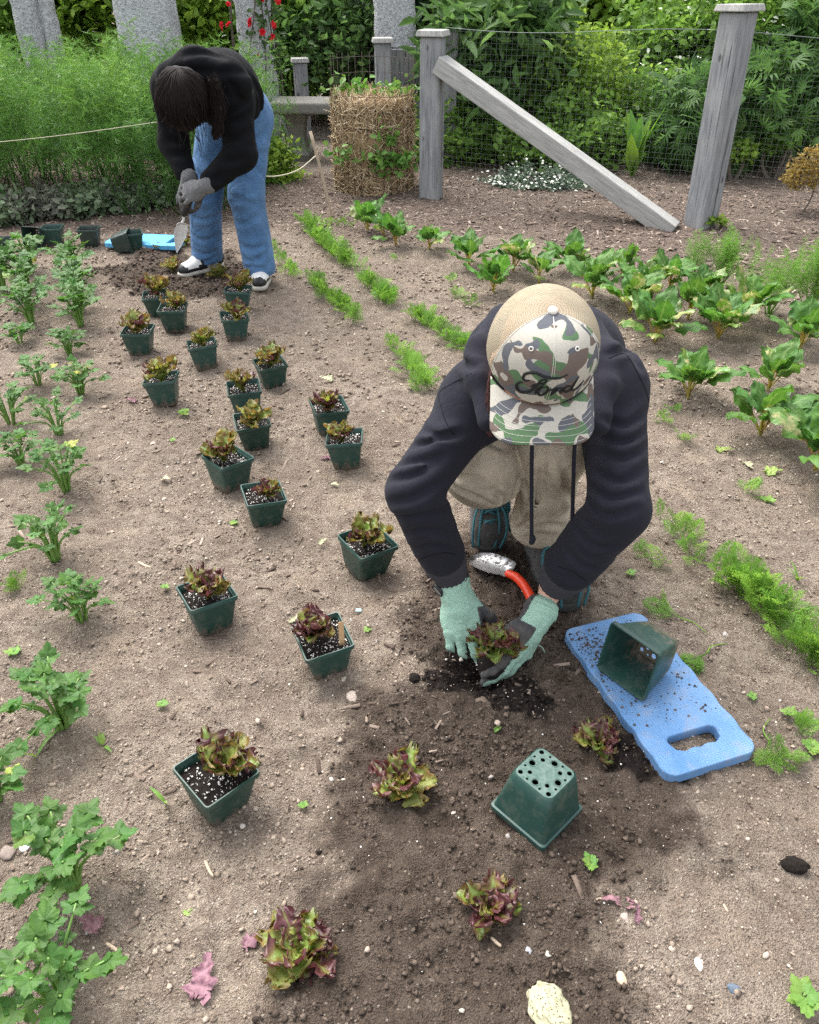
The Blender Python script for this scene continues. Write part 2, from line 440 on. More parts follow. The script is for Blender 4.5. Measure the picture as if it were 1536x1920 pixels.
crumbs('soil_crumbs', 13000, (-1.0, 1.25, .5, 2.6), .0015, .0058, lambda x, y, r: (moist(x, y) < .4) & (r.uniform(0, 1, len(x)) < np.clip(.35+.9*fbm2(x*5, y*5, 9, 2), .08, 1)), CR_DRY, 'small dry crumbs strewn over the tan soil', 'soil crumbs', 1, power=2.6, jag=.3, squash=.6, bury=.45)
crumbs('moist_clods', 24000, (-.4, .75, .5, 1.75), .0011, .0052, lambda x, y, r: (moist(x, y) > .35) & (r.uniform(0, 1, len(x)) < np.clip(.55+.9*fbm2(x*6, y*6, 12, 2), .1, 1)), CR_WET, 'loose dark clods on the freshly dug soil', 'clods', 2, power=3.0, jag=.3, squash=.65, bury=.45)
crumbs('far_soil_crumbs', 22000, (-2.2, 2.3, 2.5, 5.0), .0022, .0105, lambda x, y, r: (mulch(x, y) < .6) & (moist(x, y) < .5) & (r.uniform(0, 1, len(x)) < np.clip(.45+.9*fbm2(x*4, y*4, 59, 3), .1, 1)), CR_DRY, 'dry crumbs on the far half of the bed', 'soil crumbs', 12, power=2.6, jag=.3, squash=.6, bury=.4, tpl=OCT)
crumbs('far_moist_clods', 7000, (-1.9, -.6, 3.6, 4.6), .0018, .0095, lambda x, y, r: moist(x, y) > .4, CR_WET, 'dark clods of turned soil at the bending person\'s feet', 'clods', 13, power=3.2, jag=.3, squash=.65, bury=.4)
crumbs('pebbles', 2300, (-1.6, 1.9, .5, 4.2), .0012, .0072, lambda x, y, r: (r.uniform(0, 1, len(x)) < np.clip(.4+.9*fbm2(x*3, y*3, 19, 2)+.35*((x>.4)&(y<1.1)), .1, 1)), PEB, 'small pale pebbles scattered over the bed', 'pebbles', 3, power=3.4, jag=.2, squash=.55, bury=.45)
BV = np.array([[-1,-1,-1],[1,-1,-1],[1,1,-1],[-1,1,-1],[-.9,-.8,1],[.95,-.9,1],[.85,.9,1],[-1,.8,1]], float)
BF = np.array([[0,3,2,1],[4,5,6,7],[0,1,5,4],[1,2,6,5],[2,3,7,6],[3,0,4,7]])
crumbs('wood_chips', 34000, (-4, 4, 3.2, 8.5), .0024, .0066, lambda x, y, r: (mulch(x, y)*(1-pathm(x, y)) > r.uniform(.1, .9, len(x))) & (np.abs(x) < .62*y + .3), CHIP, 'brown wood chips covering the ground beyond the bed', 'wood chips', 4, squash=.28, jag=.12, asp=(1.6, 5.5), tpl=(BV, BF), bury=.2, power=1.5)
crumbs('bark_bits', 2400, (-1.3, 1.5, .5, 4.2), .0016, .0045, lambda x, y, r: r.uniform(0, 1, len(x)) < np.clip(.3+fbm2(x*2.5, y*2.5, 23, 2), .05, 1), CHIPD, 'slivers of bark and straw lying on the bed', 'bark bits', 5, squash=.3, jag=.1, asp=(1.4, 6.0), tpl=(BV, BF), bury=.1, power=1.5)
crumbs('potting_mix_spill', 9000, (-.35, .75, .7, 1.5), .0012, .005, lambda x, y, r: peat(x, y) > r.uniform(.15, 1, len(x)), PEAT, 'black potting mix spilled round the planting holes', 'potting mix', 6)
crumbs('perlite_specks', 1700, (-.5, .8, .6, 1.6), .0008, .0026, lambda x, y, r: np.maximum(peat(x, y), .22*moist(x, y)+.05) > r.uniform(.0, 1.2, len(x)), WHITE, 'white perlite specks in the spilled potting mix', 'perlite', 8, jag=.2)
# ---------------------------------------------------------------- leaves: shared templates
LEAF_V = np.array([[0,0,0],[.28,.32,.10],[.22,.70,.08],[0,1,-.05],[-.22,.70,.08],[-.28,.32,.10],[0,.35,0],[0,.7,-.01]], float)
LEAF_F = np.array([[0,1,6],[1,2,7],[1,7,6],[2,3,7],[3,4,7],[4,5,6],[4,6,7],[5,0,6]])
def leaf_cloud(P, size, rng, upness=.5, tpl=(LEAF_V, LEAF_F), narrow=1.0):
    """leaves at points P, blades mostly facing up and outwards"""
    n = len(P)
    d = rng.normal(size=(n, 3)); d[:, 2] = d[:, 2]*.6 - .15; d /= np.linalg.norm(d, axis=1)[:, None]       # along the leaf
    nn = rng.normal(size=(n, 3)) * (1-upness) + np.array([0, -.25, 1.0]) * upness
    xx = np.cross(d, nn); xx /= np.linalg.norm(xx, axis=1)[:, None] + 1e-9
    zz = np.cross(xx, d)
    s = size * rng.uniform(.6, 1.25, n)
    M = np.stack([xx * (s*narrow)[:, None], d * s[:, None], zz * s[:, None], P], 2)
    return stamp(tpl[0], tpl[1], M)
def clumps(c, rad, n, rng, shell=.55, cl=.16, ncl=120, low=0.0):
    """points gathered in clumps near the skin of an uneven ellipsoid"""
    c = np.asarray(c, float); rad = np.asarray(rad, float)
    u = rng.normal(size=(ncl, 3)); u /= np.linalg.norm(u, axis=1)[:, None]
    if low is not None: u[:, 2] = np.where(u[:, 2] < -.55, -u[:, 2]*.3, u[:, 2])
    bulge = 1 + .22 * noise3(u[:, 0]*2+7, u[:, 1]*2, u[:, 2]*2, int(rng.integers(1e6)))
    C = c + u * rad * (shell + (1 - shell) * rng.uniform(0, 1, ncl)[:, None]**.6) * bulge[:, None]
    i = rng.integers(0, ncl, n)
    P = C[i] + rng.normal(size=(n, 3)) * cl * rad.mean() * np.array([1, 1, .75])
    return P, i, ncl
def greens(name, c0, c1, c2, rough=.55, trans=.48, spec=.3):
    k = NT(name); t = k.at('tint'); p = k.pos()
    c = k.ramp(t, [(0, c0), (.55, c1), (1, c2)])
    c = k.hsv(c, v=k.math('ADD', k.math('MULTIPLY', k.noise(p, 8, 2), .6), .7))
    return k.fin(c, rough, None, 0, spec, 0, trans, k.hsv(c, h=.49, v=1.5))
BARK = NT('bark'); _p = BARK.pos(); _f = BARK.noise(BARK.mapv(_p, (1, 1, .15)), 40, 4)
BARK = BARK.fin(BARK.mix(_f, (.05, .038, .03), (.16, .13, .105)), .9, BARK.bump(_f, .6, .01))
def shrub(label, base, c, rad, n, size, mat, seed, ncl=110, cl=.16, trunk=None, name='shrub', up=.45, narrow=1.0, tpl=(LEAF_V, LEAF_F), cat='shrub', group='shrubs behind the fence', blossom=None, stems=5, shell=.5):
    r = np.random.default_rng(seed)
    base = np.asarray(base, float)
    o = thing(name, base, label, cat, group)
    P, ci, nc = clumps(np.asarray(c, float) - base, rad, n, r, shell, cl, ncl)
    P[:, 2] = np.maximum(P[:, 2], .02)
    V, F = leaf_cloud(P, size, r, up, tpl, narrow)
    m = mesh_np('crown', V, F, True)
    ct = r.uniform(0, 1, nc); attr(m, 'tint', np.repeat(np.clip(ct[ci]*.6 + r.uniform(0, .4, n), 0, 1), len(tpl[0])))
    link('crown', m, o, mat)
    parts = []
    top = np.asarray(c, float) - base
    tr = trunk or .02
    for q in range(stems):
        a = r.uniform(0, 6.28); e = top + np.array([math.cos(a)*rad[0]*.5, math.sin(a)*rad[1]*.5, r.uniform(-.1, .4)*rad[2]])
        b0 = np.array([math.cos(a), math.sin(a), 0]) * tr * .6 + [0, 0, -.03]
        mid = (b0 + e) * .5 + r.normal(size=3) * .05
        parts.append(tube(spline([b0, mid, e], 8), np.linspace(tr, tr*.3, 8), 6))
    V, F = join(parts); link('trunk', mesh_np('trunk', V, F), o, BARK)
    if blossom:
        nb, bs, bm = blossom
        idx = r.integers(0, len(P), nb); u = P[idx] - top; u /= np.linalg.norm(u, axis=1)[:, None] + 1e-9
        Pb = P[idx] + u * .04 + r.normal(size=(nb, 3)) * .015
        V, F = leaf_cloud(Pb, bs, r, .8, narrow=1.6)
        mb = mesh_np('blossom', V, F); attr(mb, 'tint', np.repeat(r.uniform(0, 1, nb), len(LEAF_V)))
        link('blossom', mb, o, bm)
    return o
G_DARK = greens('leaf_dark_green', (.032, .072, .020), (.072, .15, .038), (.135, .24, .065))
G_MID = greens('leaf_mid_green', (.068, .140, .022), (.135, .255, .042), (.23, .37, .075))
G_YEL = greens('leaf_yellow_green', (.10, .18, .02), (.19, .31, .04), (.30, .42, .085))
G_CONI = greens('leaf_conifer_green', (.034, .085, .022), (.07, .155, .036), (.125, .23, .055), .55)
G_BLUE = greens('leaf_grey_green', (.042, .075, .055), (.09, .14, .09), (.15, .2, .13), .6)
WH_FL = greens('white_blossom', (.62, .64, .52), (.75, .76, .68), (.82, .82, .76), .7, .2)
RED_FL = greens('red_rose', (.42, .006, .012), (.60, .012, .022), (.72, .04, .04), .6, .25)
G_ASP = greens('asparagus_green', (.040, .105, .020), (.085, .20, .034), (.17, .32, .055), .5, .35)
G_FENN = greens('fennel_green', (.07, .17, .02), (.12, .27, .035), (.20, .36, .06), .5, .4)
G_CARR = greens('carrot_green', (.085, .19, .022), (.15, .31, .04), (.23, .40, .06), .5, .4)

# ---------------------------------------------------------------- far hedge and shrubs
def bgz(x, y): return hz(x, y)
r0 = np.random.default_rng(3)
n = 52000
bx = r0.uniform(-10, 10, n); wall = 9.4 + .5*noise2(bx*.7, bx*0, 5)
bz = r0.uniform(0, 1, n)**.8 * (3.0 + .7*noise2(bx*.9, bx*0+3, 6))
by = wall + np.abs(r0.normal(0, .35, n)) - .45*np.maximum(0, fbm2(bx*1.6, bz*1.6, 14, 3)) + .12*bz
V, F = leaf_cloud(np.stack([bx, by, bz], 1), .13, r0, .4)
m = mesh_np('woodland', V, F); attr(m, 'tint', np.repeat(np.clip(.5+.45*fbm2(bx*1.1, bz*1.3, 33, 2) + r0.uniform(-.25, .25, n), 0, 1), len(LEAF_V)))
tag(link('woodland_edge', m, None, G_MID), 'wall of mixed green foliage closing off the garden at the back', 'foliage', kind='stuff')
n = 16000                                                # the same wood runs on outside the picture to both sides
bx = np.where(r0.uniform(0, 1, n) < .5, -9.6, 9.6) + r0.normal(0, .4, n); by = r0.uniform(-3, 9.6, n); bz = r0.uniform(0, 1, n)**.8*2.6
V, F = leaf_cloud(np.stack([bx, by, bz], 1), .2, r0, .4)
m = mesh_np('side_woodland', V, F); attr(m, 'tint', np.repeat(r0.uniform(0, 1, n), len(LEAF_V)))
tag(link('side_foliage', m, None, G_MID), 'green foliage along both sides of the garden', 'foliage', kind='stuff')

def SH(px, py, Y, rx, ry, rzv, label, n, size, mat, seed, **kw):
    c = AT(px, py, Y); b = (c[0], c[1], bgz(c[0], c[1]))
    return shrub(label, b, c, (rx, ry, rzv), n, size, mat, seed, **kw)
LONG_V = LEAF_V * [.55, 1, 1]
SH(640, 110, 8.7, .75, .5, .85, 'dark small-leaved bush behind the stone bench', 6500, .085, G_DARK, 11)
SH(545, 60, 9.0, .6, .5, .9, 'mid green bush between the rose pillar and the far post', 4500, .09, G_MID, 12)
SH(860, 40, 8.9, .6, .5, .9, 'light green bush rising above the capped fence post', 4500, .10, G_MID, 13)
SH(935, 130, 7.2, .55, .5, .66, 'dark tree with long drooping leaves behind the wire fence', 2600, .17, G_DARK, 14, trunk=.045, name='tree', cat='tree', tpl=(LONG_V, LEAF_F), stems=4, group='trees behind the fence')
SH(860, 270, 7.0, .42, .35, .40, 'bright green low bush beside the capped corner post', 2600, .07, G_MID, 15)
SH(1090, 25, 8.8, 1.0, .5, .75, 'bright broad-leaved bush along the top behind the fence', 6000, .12, G_YEL, 16)
SH(1075, 175, 7.2, .50, .4, .48, 'yellow-green bush behind the middle of the wire fence', 5200, .055, G_YEL, 17)
SH(1060, 265, 6.7, .55, .35, .28, 'low dark bush below the diagonal brace behind the wire', 3200, .06, G_MID, 18)
SH(1235, 240, 7.0, .40, .35, .42, 'bush sprinkled with white flowers behind the fence', 3600, .055, G_MID, 19, blossom=(260, .035, WH_FL))
SH(1300, 100, 7.9, .75, .5, .70, 'tall leafy bush left of the leaning fence post', 5200, .08, G_MID, 20)
SH(1440, 60, 7.4, .65, .5, .55, 'white-flowering bush right of the leaning fence post', 5200, .065, G_MID, 21, blossom=(420, .04, WH_FL))
SH(1010, 355, 6.15, .42, .22, .13, 'low mat of small white flowers under the fence', 3200, .03, G_BLUE, 22, blossom=(520, .022, WH_FL), stems=3, group='low flowers by the fence', ncl=160)
SH(500, 320, 6.3, .22, .2, .24, 'small lime green bush behind the bending person', 1500, .05, G_YEL, 23, group='low bushes by the path')
SH(740, 70, 8.6, .35, .3, .9, 'grey-green creeper behind the old gate posts', 2600, .08, G_BLUE, 24)
# feathery evergreens: narrow scale leaves in flat sprays
FAN_V, FAN_F = [], []
for q in range(-3, 4):
    a = q * .32; L = 1 - .08*abs(q); i0 = len(FAN_V)
    dx, dy = math.sin(a), math.cos(a)
    FAN_V += [[-.035*dy, .035*dx, 0], [.035*dy, -.035*dx, 0], [dx*L*.6+.05*dy, dy*L*.6-.05*dx, .04], [dx*L, dy*L, -.06*abs(q)], [dx*L*.6-.05*dy, dy*L*.6+.05*dx, .04]]
    FAN_F += [[i0, i0+1, i0+2], [i0, i0+2, i0+4], [i0+4, i0+2, i0+3]]
FAN = (np.array(FAN_V, float), np.array(FAN_F))
SH(1385, 215, 6.7, .60, .4, .40, 'feathery evergreen bush behind the leaning fence post', 3000, .15, G_CONI, 25, tpl=FAN, cl=.2)
SH(1300, 265, 6.5, .38, .3, .22, 'small feathery evergreen behind the wire mesh', 1700, .12, G_CONI, 26, tpl=FAN, cl=.2)
SH(1500, 180, 6.9, .50, .4, .50, 'feathery evergreen bush at the right edge of the garden', 2600, .16, G_CONI, 27, tpl=FAN, cl=.2)
SH(1515, 330, 5.35, .13, .12, .16, 'clipped yellow-brown dome of foliage on a dark stem', 1900, .022, greens('golden_leaf', (.13, .09, .02), (.25, .18, .04), (.34, .27, .08)), 28, stems=1, trunk=.008, group='low bushes by the path', cl=.1, ncl=200)
SH(1385, 285, 6.2, .10, .08, .09, 'small bright weed on the bank right of the leaning post', 260, .06, G_YEL, 29, group='weeds on the bank', stems=3)
SH(1465, 262, 6.3, .14, .08, .11, 'leafy weed on the bank near the right edge', 320, .06, G_MID, 30, group='weeds on the bank', stems=3)
SH(1340, 415, 4.95, .07, .05, .04, 'tiny weed at the foot of the leaning post', 140, .035, G_YEL, 37, group='weeds on the bank', stems=2)
SH(230, 20, 8.9, .8, .5, .9, 'yellow-green bush between the two pale pillars', 5200, .10, G_YEL, 31, group='shrubs behind the asparagus')
SH(30, 20, 8.9, .7, .5, .9, 'mid green bush at the top left corner', 4500, .10, G_MID, 32, group='shrubs behind the asparagus')
SH(400, 50, 9.0, .6, .5, .9, 'bright bush left of the rose pillar', 4500, .10, G_YEL, 33, group='shrubs behind the asparagus')

for q, (x, y, rx, rz_, mt, lab) in enumerate(((3.6, 7.4, .8, .75, G_MID, 'leafy bush beyond the right edge of the fence'), (4.9, 7.9, .9, .9, G_YEL, 'yellow-green bush far beyond the right edge'), (6.2, 7.6, .9, .8, G_MID, 'outermost bush on the right of the garden'), (-4.6, 7.6, .9, .9, G_MID, 'bush beyond the left end of the asparagus'))):
    z = bgz(x, y); shrub(lab, (x, y, z), (x, y, z+rz_*.8), (rx, .6, rz_), 4200, .10, mt, 60+q)
# tall upright plant with long pale leaves
def strap_leaf(L, W, bend, rng, nu=9, wave=.0):
    s = np.linspace(0, 1, nu); V = []
    wv = W * np.sin(np.pi * np.clip(s, .02, .985)**.75) ** .8
    for i in range(nu):
        a = bend * s[i]
        y = L * (math.sin(a) / max(bend, 1e-3)) if bend > 1e-3 else L * s[i]
        zc = L * ((1 - math.cos(a)) / max(bend, 1e-3))
        for t in (-1, -.5, 0, .5, 1):
            ww = wave * abs(t) * math.sin(9 * s[i] + 2 * t)
            V.append([wv[i] * t, zc - .2*W*abs(t)*math.sin(a), y + ww + .15*W*abs(t)])
    return np.array(V), gridm(nu, 5)
o = thing('leafy_plant', GP(1185, 330), 'upright plant with long pale green leaves behind the wire', 'plant')
r = np.random.default_rng(5)
M_STRAP = leafmat('strap_leaf', (.10, .22, .03), (.16, .30, .05), .45, .35)
for q in range(13):
    V, F = strap_leaf(r.uniform(.32, .5), r.uniform(.035, .055), r.uniform(.1, .9), r, wave=.01)
    l = link('leaf', mesh_np('strap_leaf', V, F), o, M_STRAP); l.rotation_euler = (-r.uniform(0, .25), 0, r.uniform(0, 6.28))

# ---------------------------------------------------------------- rough-cast pillars
k = NT('rough_cast'); p = k.pos(); f = k.noise(p, 45, 4, .65); f2 = k.noise(p, 4, 3)
c = k.mix(f2, (.50, .51, .52), (.66, .67, .68)); c = k.mix(k.ramp(f, [(.35, .7), (.6, 0.0)]), c, (.26, .265, .275))
RCAST = k.fin(c, .9, k.bump(f, 1.0, .03), 0, .2)
def pillar(px, py, Y, wdt, label, bumpy=.02, seed=0, sides=28, square=False, h=2.6):
    b = AT(px, py, Y); b[2] = bgz(b[0], b[1])
    o = thing('rough_pillar', b, label, 'pillar', 'rough grey pillars at the back')
    nz = 46; zz = np.linspace(-.1, h, nz); a = np.arange(sides) * 2*np.pi/sides
    Zg, A = np.meshgrid(zz, a, indexing='ij')
    rr = wdt/2 * (1 + .10*np.exp(-np.maximum(Zg, 0)/.25))
    if square: rr = rr * (1/np.maximum(np.abs(np.cos(A)), np.abs(np.sin(A))))**.85
    x, y = np.cos(A), np.sin(A)
    rr = rr + bumpy * fbm2(A*6.0, Zg*9, seed, 3)*.5 + bumpy*.5*noise2(A*14, Zg*30, seed+3)
    V = np.stack([x*rr, y*rr, Zg], -1).reshape(-1, 3)
    i, j = np.meshgrid(np.arange(nz-1), np.arange(sides), indexing='ij'); q = i*sides+j; q2 = i*sides+(j+1) % sides
    link('shaft', mesh_np('shaft', V, np.stack([q, q2, q2+sides, q+sides], -1).reshape(-1, 4)), o, RCAST)
    link('capital', bm_mesh('capital', boxm(wdt*1.25, wdt*1.25, .1, (0, 0, h+.052), .015)), o, RCAST)
    return o
PIL = pillar(487, 150, 7.6, .29, 'rough grey pillar with red climbing roses', seed=2)
pillar(278, 40, 7.3, .42, 'wide pale rough pillar behind the asparagus ferns', seed=4, square=True)
pillar(740, 40, 8.1, .34, 'pale rough pillar behind the old gate posts', seed=6, square=True)
pillar(52, 30, 7.7, .22, 'grey pillar at the top left, outer one of a touching pair', seed=8)
pillar(87, 30, 7.75, .16, 'grey pillar at the top left, inner one of a touching pair', seed=9)
o = thing('climbing_rose', (PIL.location.x + .03, PIL.location.y - .17, 0), 'red climbing rose twining up the rough pillar', 'rose')
parts = []; lp = []; fp = []; r = np.random.default_rng(8)
for q in range(7):
    a0 = r.uniform(-2.6, -.2); pts = []
    for t in np.linspace(0, 1, 14):
        a = a0 + .9*math.sin(t*3+q); rad = .175 + .02*math.sin(9*t+q)
        pts.append([math.cos(a)*rad - .03, .17 + math.sin(a)*rad, t*1.9])
    parts.append(tube(spline(pts, 30), np.linspace(.007, .004, 30), 5))
    for pt in pts[4:]:
        for _ in range(16): lp.append(np.array(pt) + r.normal(size=3)*[.055, .05, .07] + [.0, -.02, 0])
V, F = join(parts); link('stem', mesh_np('stem', V, F), o, BARK)
lp = np.array(lp); lp = lp[(lp[:, 0] > -.02) | (r.uniform(0, 1, len(lp)) < .25)]
V, F = leaf_cloud(lp, .05, r, .4); m = mesh_np('foliage', V, F); attr(m, 'tint', np.repeat(r.uniform(0, .8, len(lp)), len(LEAF_V))); link('foliage', m, o, G_DARK)
PET_V, PET_F = LEAF_V * [1.7, 1, 1.6], LEAF_F
def rose_bloom(size, seed):
    r = np.random.default_rng(seed); Ms = []
    for ring, (nn, tl, s) in enumerate(((5, 1.25, 1), (5, .8, .85), (4, .4, .7))):
        for q in range(nn):
            E = Matrix.Rotation(q*2*math.pi/nn + ring*.6, 3, 'Z') @ Matrix.Rotation(R(90) - tl, 3, 'X')
            Ms.append(np.concatenate([np.array(E)*size*s, [[0], [0], [0]]], 1))
    return stamp(PET_V, PET_F, np.array(Ms))
V, F = rose_bloom(.035, 1); RB = mesh_np('rose_bloom', V, F); attr(RB, 'tint', r.uniform(0, 1, len(V))); RB.materials.append(RED_FL)
for (px, py, s) in ((465,42,1.2),(417,46,.8),(430,47,1),(512,75,1),(492,60,.9),(514,45,1),(521,3,.8),(428,8,.7),(482,102,.55),(490,1,.8),(414,54,.7),(511,68,.8),(470,40,1.0),(516,48,.8)):
    p = AT(px, py, PIL.location.y - .26 + r.uniform(-.04, .04)) - np.array(o.location)
    l = link('bloom', RB, o); l.location = p; l.scale = (s,)*3; l.rotation_euler = (R(60)+r.normal()*.4, r.normal()*.4, r.uniform(0, 6))

# ---------------------------------------------------------------- fence
k = NT('weathered_wood'); p = k.pos(True); g = k.noise(k.mapv(p, (1, 1, .06)), 85, 5, .6, .6); g2 = k.noise(p, 5, 3)
c = k.mix(k.ramp(g, [(.3, 0.0), (.7, 1.0)]), (.125, .128, .135), (.30, .305, .315)); c = k.mix(k.ramp(g2, [(.45, 0.0), (.75, .5)]), c, (.36, .35, .335))
ck = k.noise(k.mapv(p, (1, 1, .035), (0, 0, .4)), 46, 3, .5, .4); c = k.mix(k.ramp(ck, [(.33, .8), (.37, 0.0)]), c, (.04, .037, .034))
kn = k.vor(k.mapv(p, (1, 1, .45)), 9); c = k.mix(k.ramp(kn, [(.05, .85), (.11, 0.0)]), c, (.05, .045, .042))
GREYW = k.fin(c, .85, k.bump(g, .55, .004), 0, .2)
k = NT('bleached_wood'); p = k.pos(True); g = k.noise(k.mapv(p, (1, 1, .08)), 80, 5, .6, .6)
LIGHTW = k.fin(k.mix(k.ramp(g, [(.3, 0.0), (.7, 1.0)]), (.22, .218, .21), (.42, .41, .385)), .85, k.bump(g, .5, .004), 0, .2)
WIRE = plain('galvanised_wire', (.16, .18, .17), .5, .5, 200, .2, .1)
DWIRE = plain('dark_wire', (.05, .035, .028), .6, .3, 200, .2, .1)
FA, FB = G(808, 370), G(1312, 424)
FD = (FB - FA); FL = np.linalg.norm(FD[:2]); FD = FD / FL; fang = math.atan2(FD[1], FD[0])
FA[2] = hz(FA[0], FA[1])
fence = thing('garden_fence', FA, 'weathered wood fence with capped posts, diagonal brace and wire mesh', 'fence')
def post(parent, x, y, z0, hgt_, wd, rz, lean=(0, 0), cap=True, mat=GREYW, capm=LIGHTW, ch=.035):
    m = bm_mesh('post', boxm(wd, wd, hgt_ + .1, (0, 0, (hgt_ - .1)/2), .012))
    o = link('post', m, parent, mat); o.location = (x, y, z0); o.rotation_euler = (lean[0], lean[1], rz)
    if cap:
        bm = boxm(wd*1.32, wd*1.32, ch, (0, 0, hgt_ + ch/2 + .001), .006)
        for v in bm.verts:
            if v.co.z > hgt_ + ch*.6: v.co.x *= .93; v.co.y *= .93
        link('cap', bm_mesh('cap', bm), o, capm)
    return o
def ztop(px, py, P): return AT(px, py, P[1])[2]
post(fence, 0, 0, 0, ztop(812, 68, FA) - FA[2], .135, fang + .12)
post(fence, FB[0]-FA[0], FB[1]-FA[1], hz(FB[0], FB[1])-FA[2], ztop(1380, 22, FB) - hz(FB[0], FB[1]), .145, fang - .55, (0, R(-1.2)))
NX = FA + FD * (FL + 1.75)
post(fence, NX[0]-FA[0], NX[1]-FA[1], hz(NX[0], NX[1])-FA[2], 1.15, .14, fang)
# diagonal brace
b0 = np.array([.0, 0, 0]) + FD*.045 + np.array([0, -.01, ztop(815, 118, FA)]) - [0, 0, FA[2]]
b1 = GP(1262, 426) - FA; b1[2] -= .02
dv = Vector(b1 - b0); L = dv.length
bm = boxm(.105, .125, L, (0, 0, L/2), .006)
br = link('brace', bm_mesh('brace', bm), fence, LIGHTW); br.location = b0 + np.array([0, -.02, 0]); br.rotation_euler = dv.to_track_quat('Z', 'X').to_euler()
# wire mesh: every strand a thin rod
def strand(a, b, r=.00065):
    a, b = np.asarray(a, float), np.asarray(b, float); d = b - a; d /= np.linalg.norm(d)
    u = np.cross(d, [0.3, .5, .8]); u /= np.linalg.norm(u); v = np.cross(d, u)
    V = [p + r*(math.cos(t)*u + math.sin(t)*v) for p in (a, b) for t in (0, 2.094, 4.189)]
    return np.array(V), np.array([[0,1,4,3],[1,2,5,4],[2,0,3,5]])
parts = []; FE = FL + 1.75; off = np.array([-FD[1], FD[0], 0]) * .085
for s in np.arange(.05, FE, .034):
    p = FA + FD*s; z = hz(p[0], p[1]); parts.append(strand((FD*s + off) + [0, 0, z-FA[2]-.03], (FD*s + off) + [0, 0, 1.0 - .02*math.sin(s*3)]))
for zz in np.arange(.02, 1.0, .030):
    pts = [FD*s + off + [0, 0, zz + .012*(zz-.4)*math.sin(s*2.3)] for s in np.linspace(.05, FE, 12)]
    parts += [strand(pts[i], pts[i+1]) for i in range(11)]
V, F = join(parts); link('wire_mesh', mesh_np('wire_mesh', V, F), fence, WIRE)
V, F = tube([FD*s + off + [0, 0, 1.005 - .02*math.sin(s*3)] for s in np.linspace(.05, FE, 30)], .0019, 6); link('top_wire', mesh_np('top_wire', V, F), fence, WIRE)
# far fence beyond the straw cage and the old gate posts
PF = AT(566, 170, 8.0); PF[2] = hz(PF[0], PF[1])
ff = thing('garden_fence', PF, 'far fence section with one capped post behind the stone bench', 'fence')
post(ff, 0, 0, 0, ztop(566, 117, PF) - PF[2], .12, .2)
parts = []
for s in np.arange(0, 1.6, .05): parts.append(strand([s, -.02*s, .02], [s, -.02*s, .88], .0011))
for zz in np.arange(.04, .9, .05): parts.append(strand([0, 0, zz], [1.6, -.032, zz], .0011))
V, F = join(parts); link('wire_mesh', mesh_np('wire_mesh', V, F), ff, DWIRE)
PG = AT(719, 150, 7.3); PG[2] = hz(PG[0], PG[1])
o = thing('gate_post', PG, 'old grey gate post with a cap, standing behind the straw cage', 'post'); post(o, 0, 0, 0, ztop(720, 80, PG)-PG[2], .13, .1)
PG = AT(757, 150, 7.45); PG[2] = hz(PG[0], PG[1])
o = thing('board_gate', PG, 'old grey board gate between the gate post and the fence corner', 'gate')
for q in range(4):
    b = link('board', bm_mesh('board', boxm(.068, .03, ztop(757, 92, PG)-PG[2], (0, 0, (ztop(757, 92, PG)-PG[2])/2), .004)), o, GREYW); b.location = (-.09+q*.072, .004*(q % 2), 0)
for zz in (.25, .75):
    b = link('rail', bm_mesh('rail', boxm(.3, .03, .08, (.015, .035, zz), .004)), o, GREYW)
PG = AT(845, 150, 6.9); PG[2] = hz(PG[0], PG[1])
o = thing('gate_post', PG, 'slim grey post just behind the capped corner post', 'post'); post(o, 0, 0, 0, .92, .1, .0)

# ---------------------------------------------------------------- stone bench
k = NT('bench_stone'); p = k.pos(); f = k.noise(p, 30, 5)
STONE = k.fin(k.mix(f, (.13, .125, .11), (.25, .24, .215)), .9, k.bump(k.noise(p, 120, 4), .5, .006), 0, .2)
bp = G(590, 300); bz0 = hz(bp[0], bp[1])
bench = thing('stone_bench', (bp[0], bp[1], bz0), 'weathered stone bench behind the straw cage', 'bench', rz=-.06)
link('seat', bm_mesh('seat', boxm(1.0, .40, .085, (.18, .1, .40), .018, 3)), bench, STONE)
def ped():
    bm = bmesh.new(); prof = [(.13, 0), (.14, .05), (.10, .09), (.075, .18), (.09, .27), (.13, .33), (.14, .355)]
    rows = []
    for w_, z in prof: rows.append([bm.verts.new((sx*w_*.75, sy*w_*1.1, z)) for sx, sy in ((-1,-1),(1,-1),(1,1),(-1,1))])
    for a, b in zip(rows, rows[1:]):
        for i in range(4): bm.faces.new((a[i], a[(i+1) % 4], b[(i+1) % 4], b[i]))
    bm.faces.new(rows[0][::-1]); bm.faces.new(rows[-1])
    return bm
pm = bm_mesh('pedestal', ped()); pm.materials.append(STONE)
for x in (-.14, .52):
    l = link('pedestal', pm, bench); l.location = (x, .1, .002)
lg = thing('timber_prop', GP(540, 300), 'grey timber prop leaning between the rose pillar and the bench', 'timber')
V, F = tube([[-.06, .15, .36], [.12, .05, 0]], .028, 6); link('plank', mesh_np('plank', V, F), lg, GREYW)

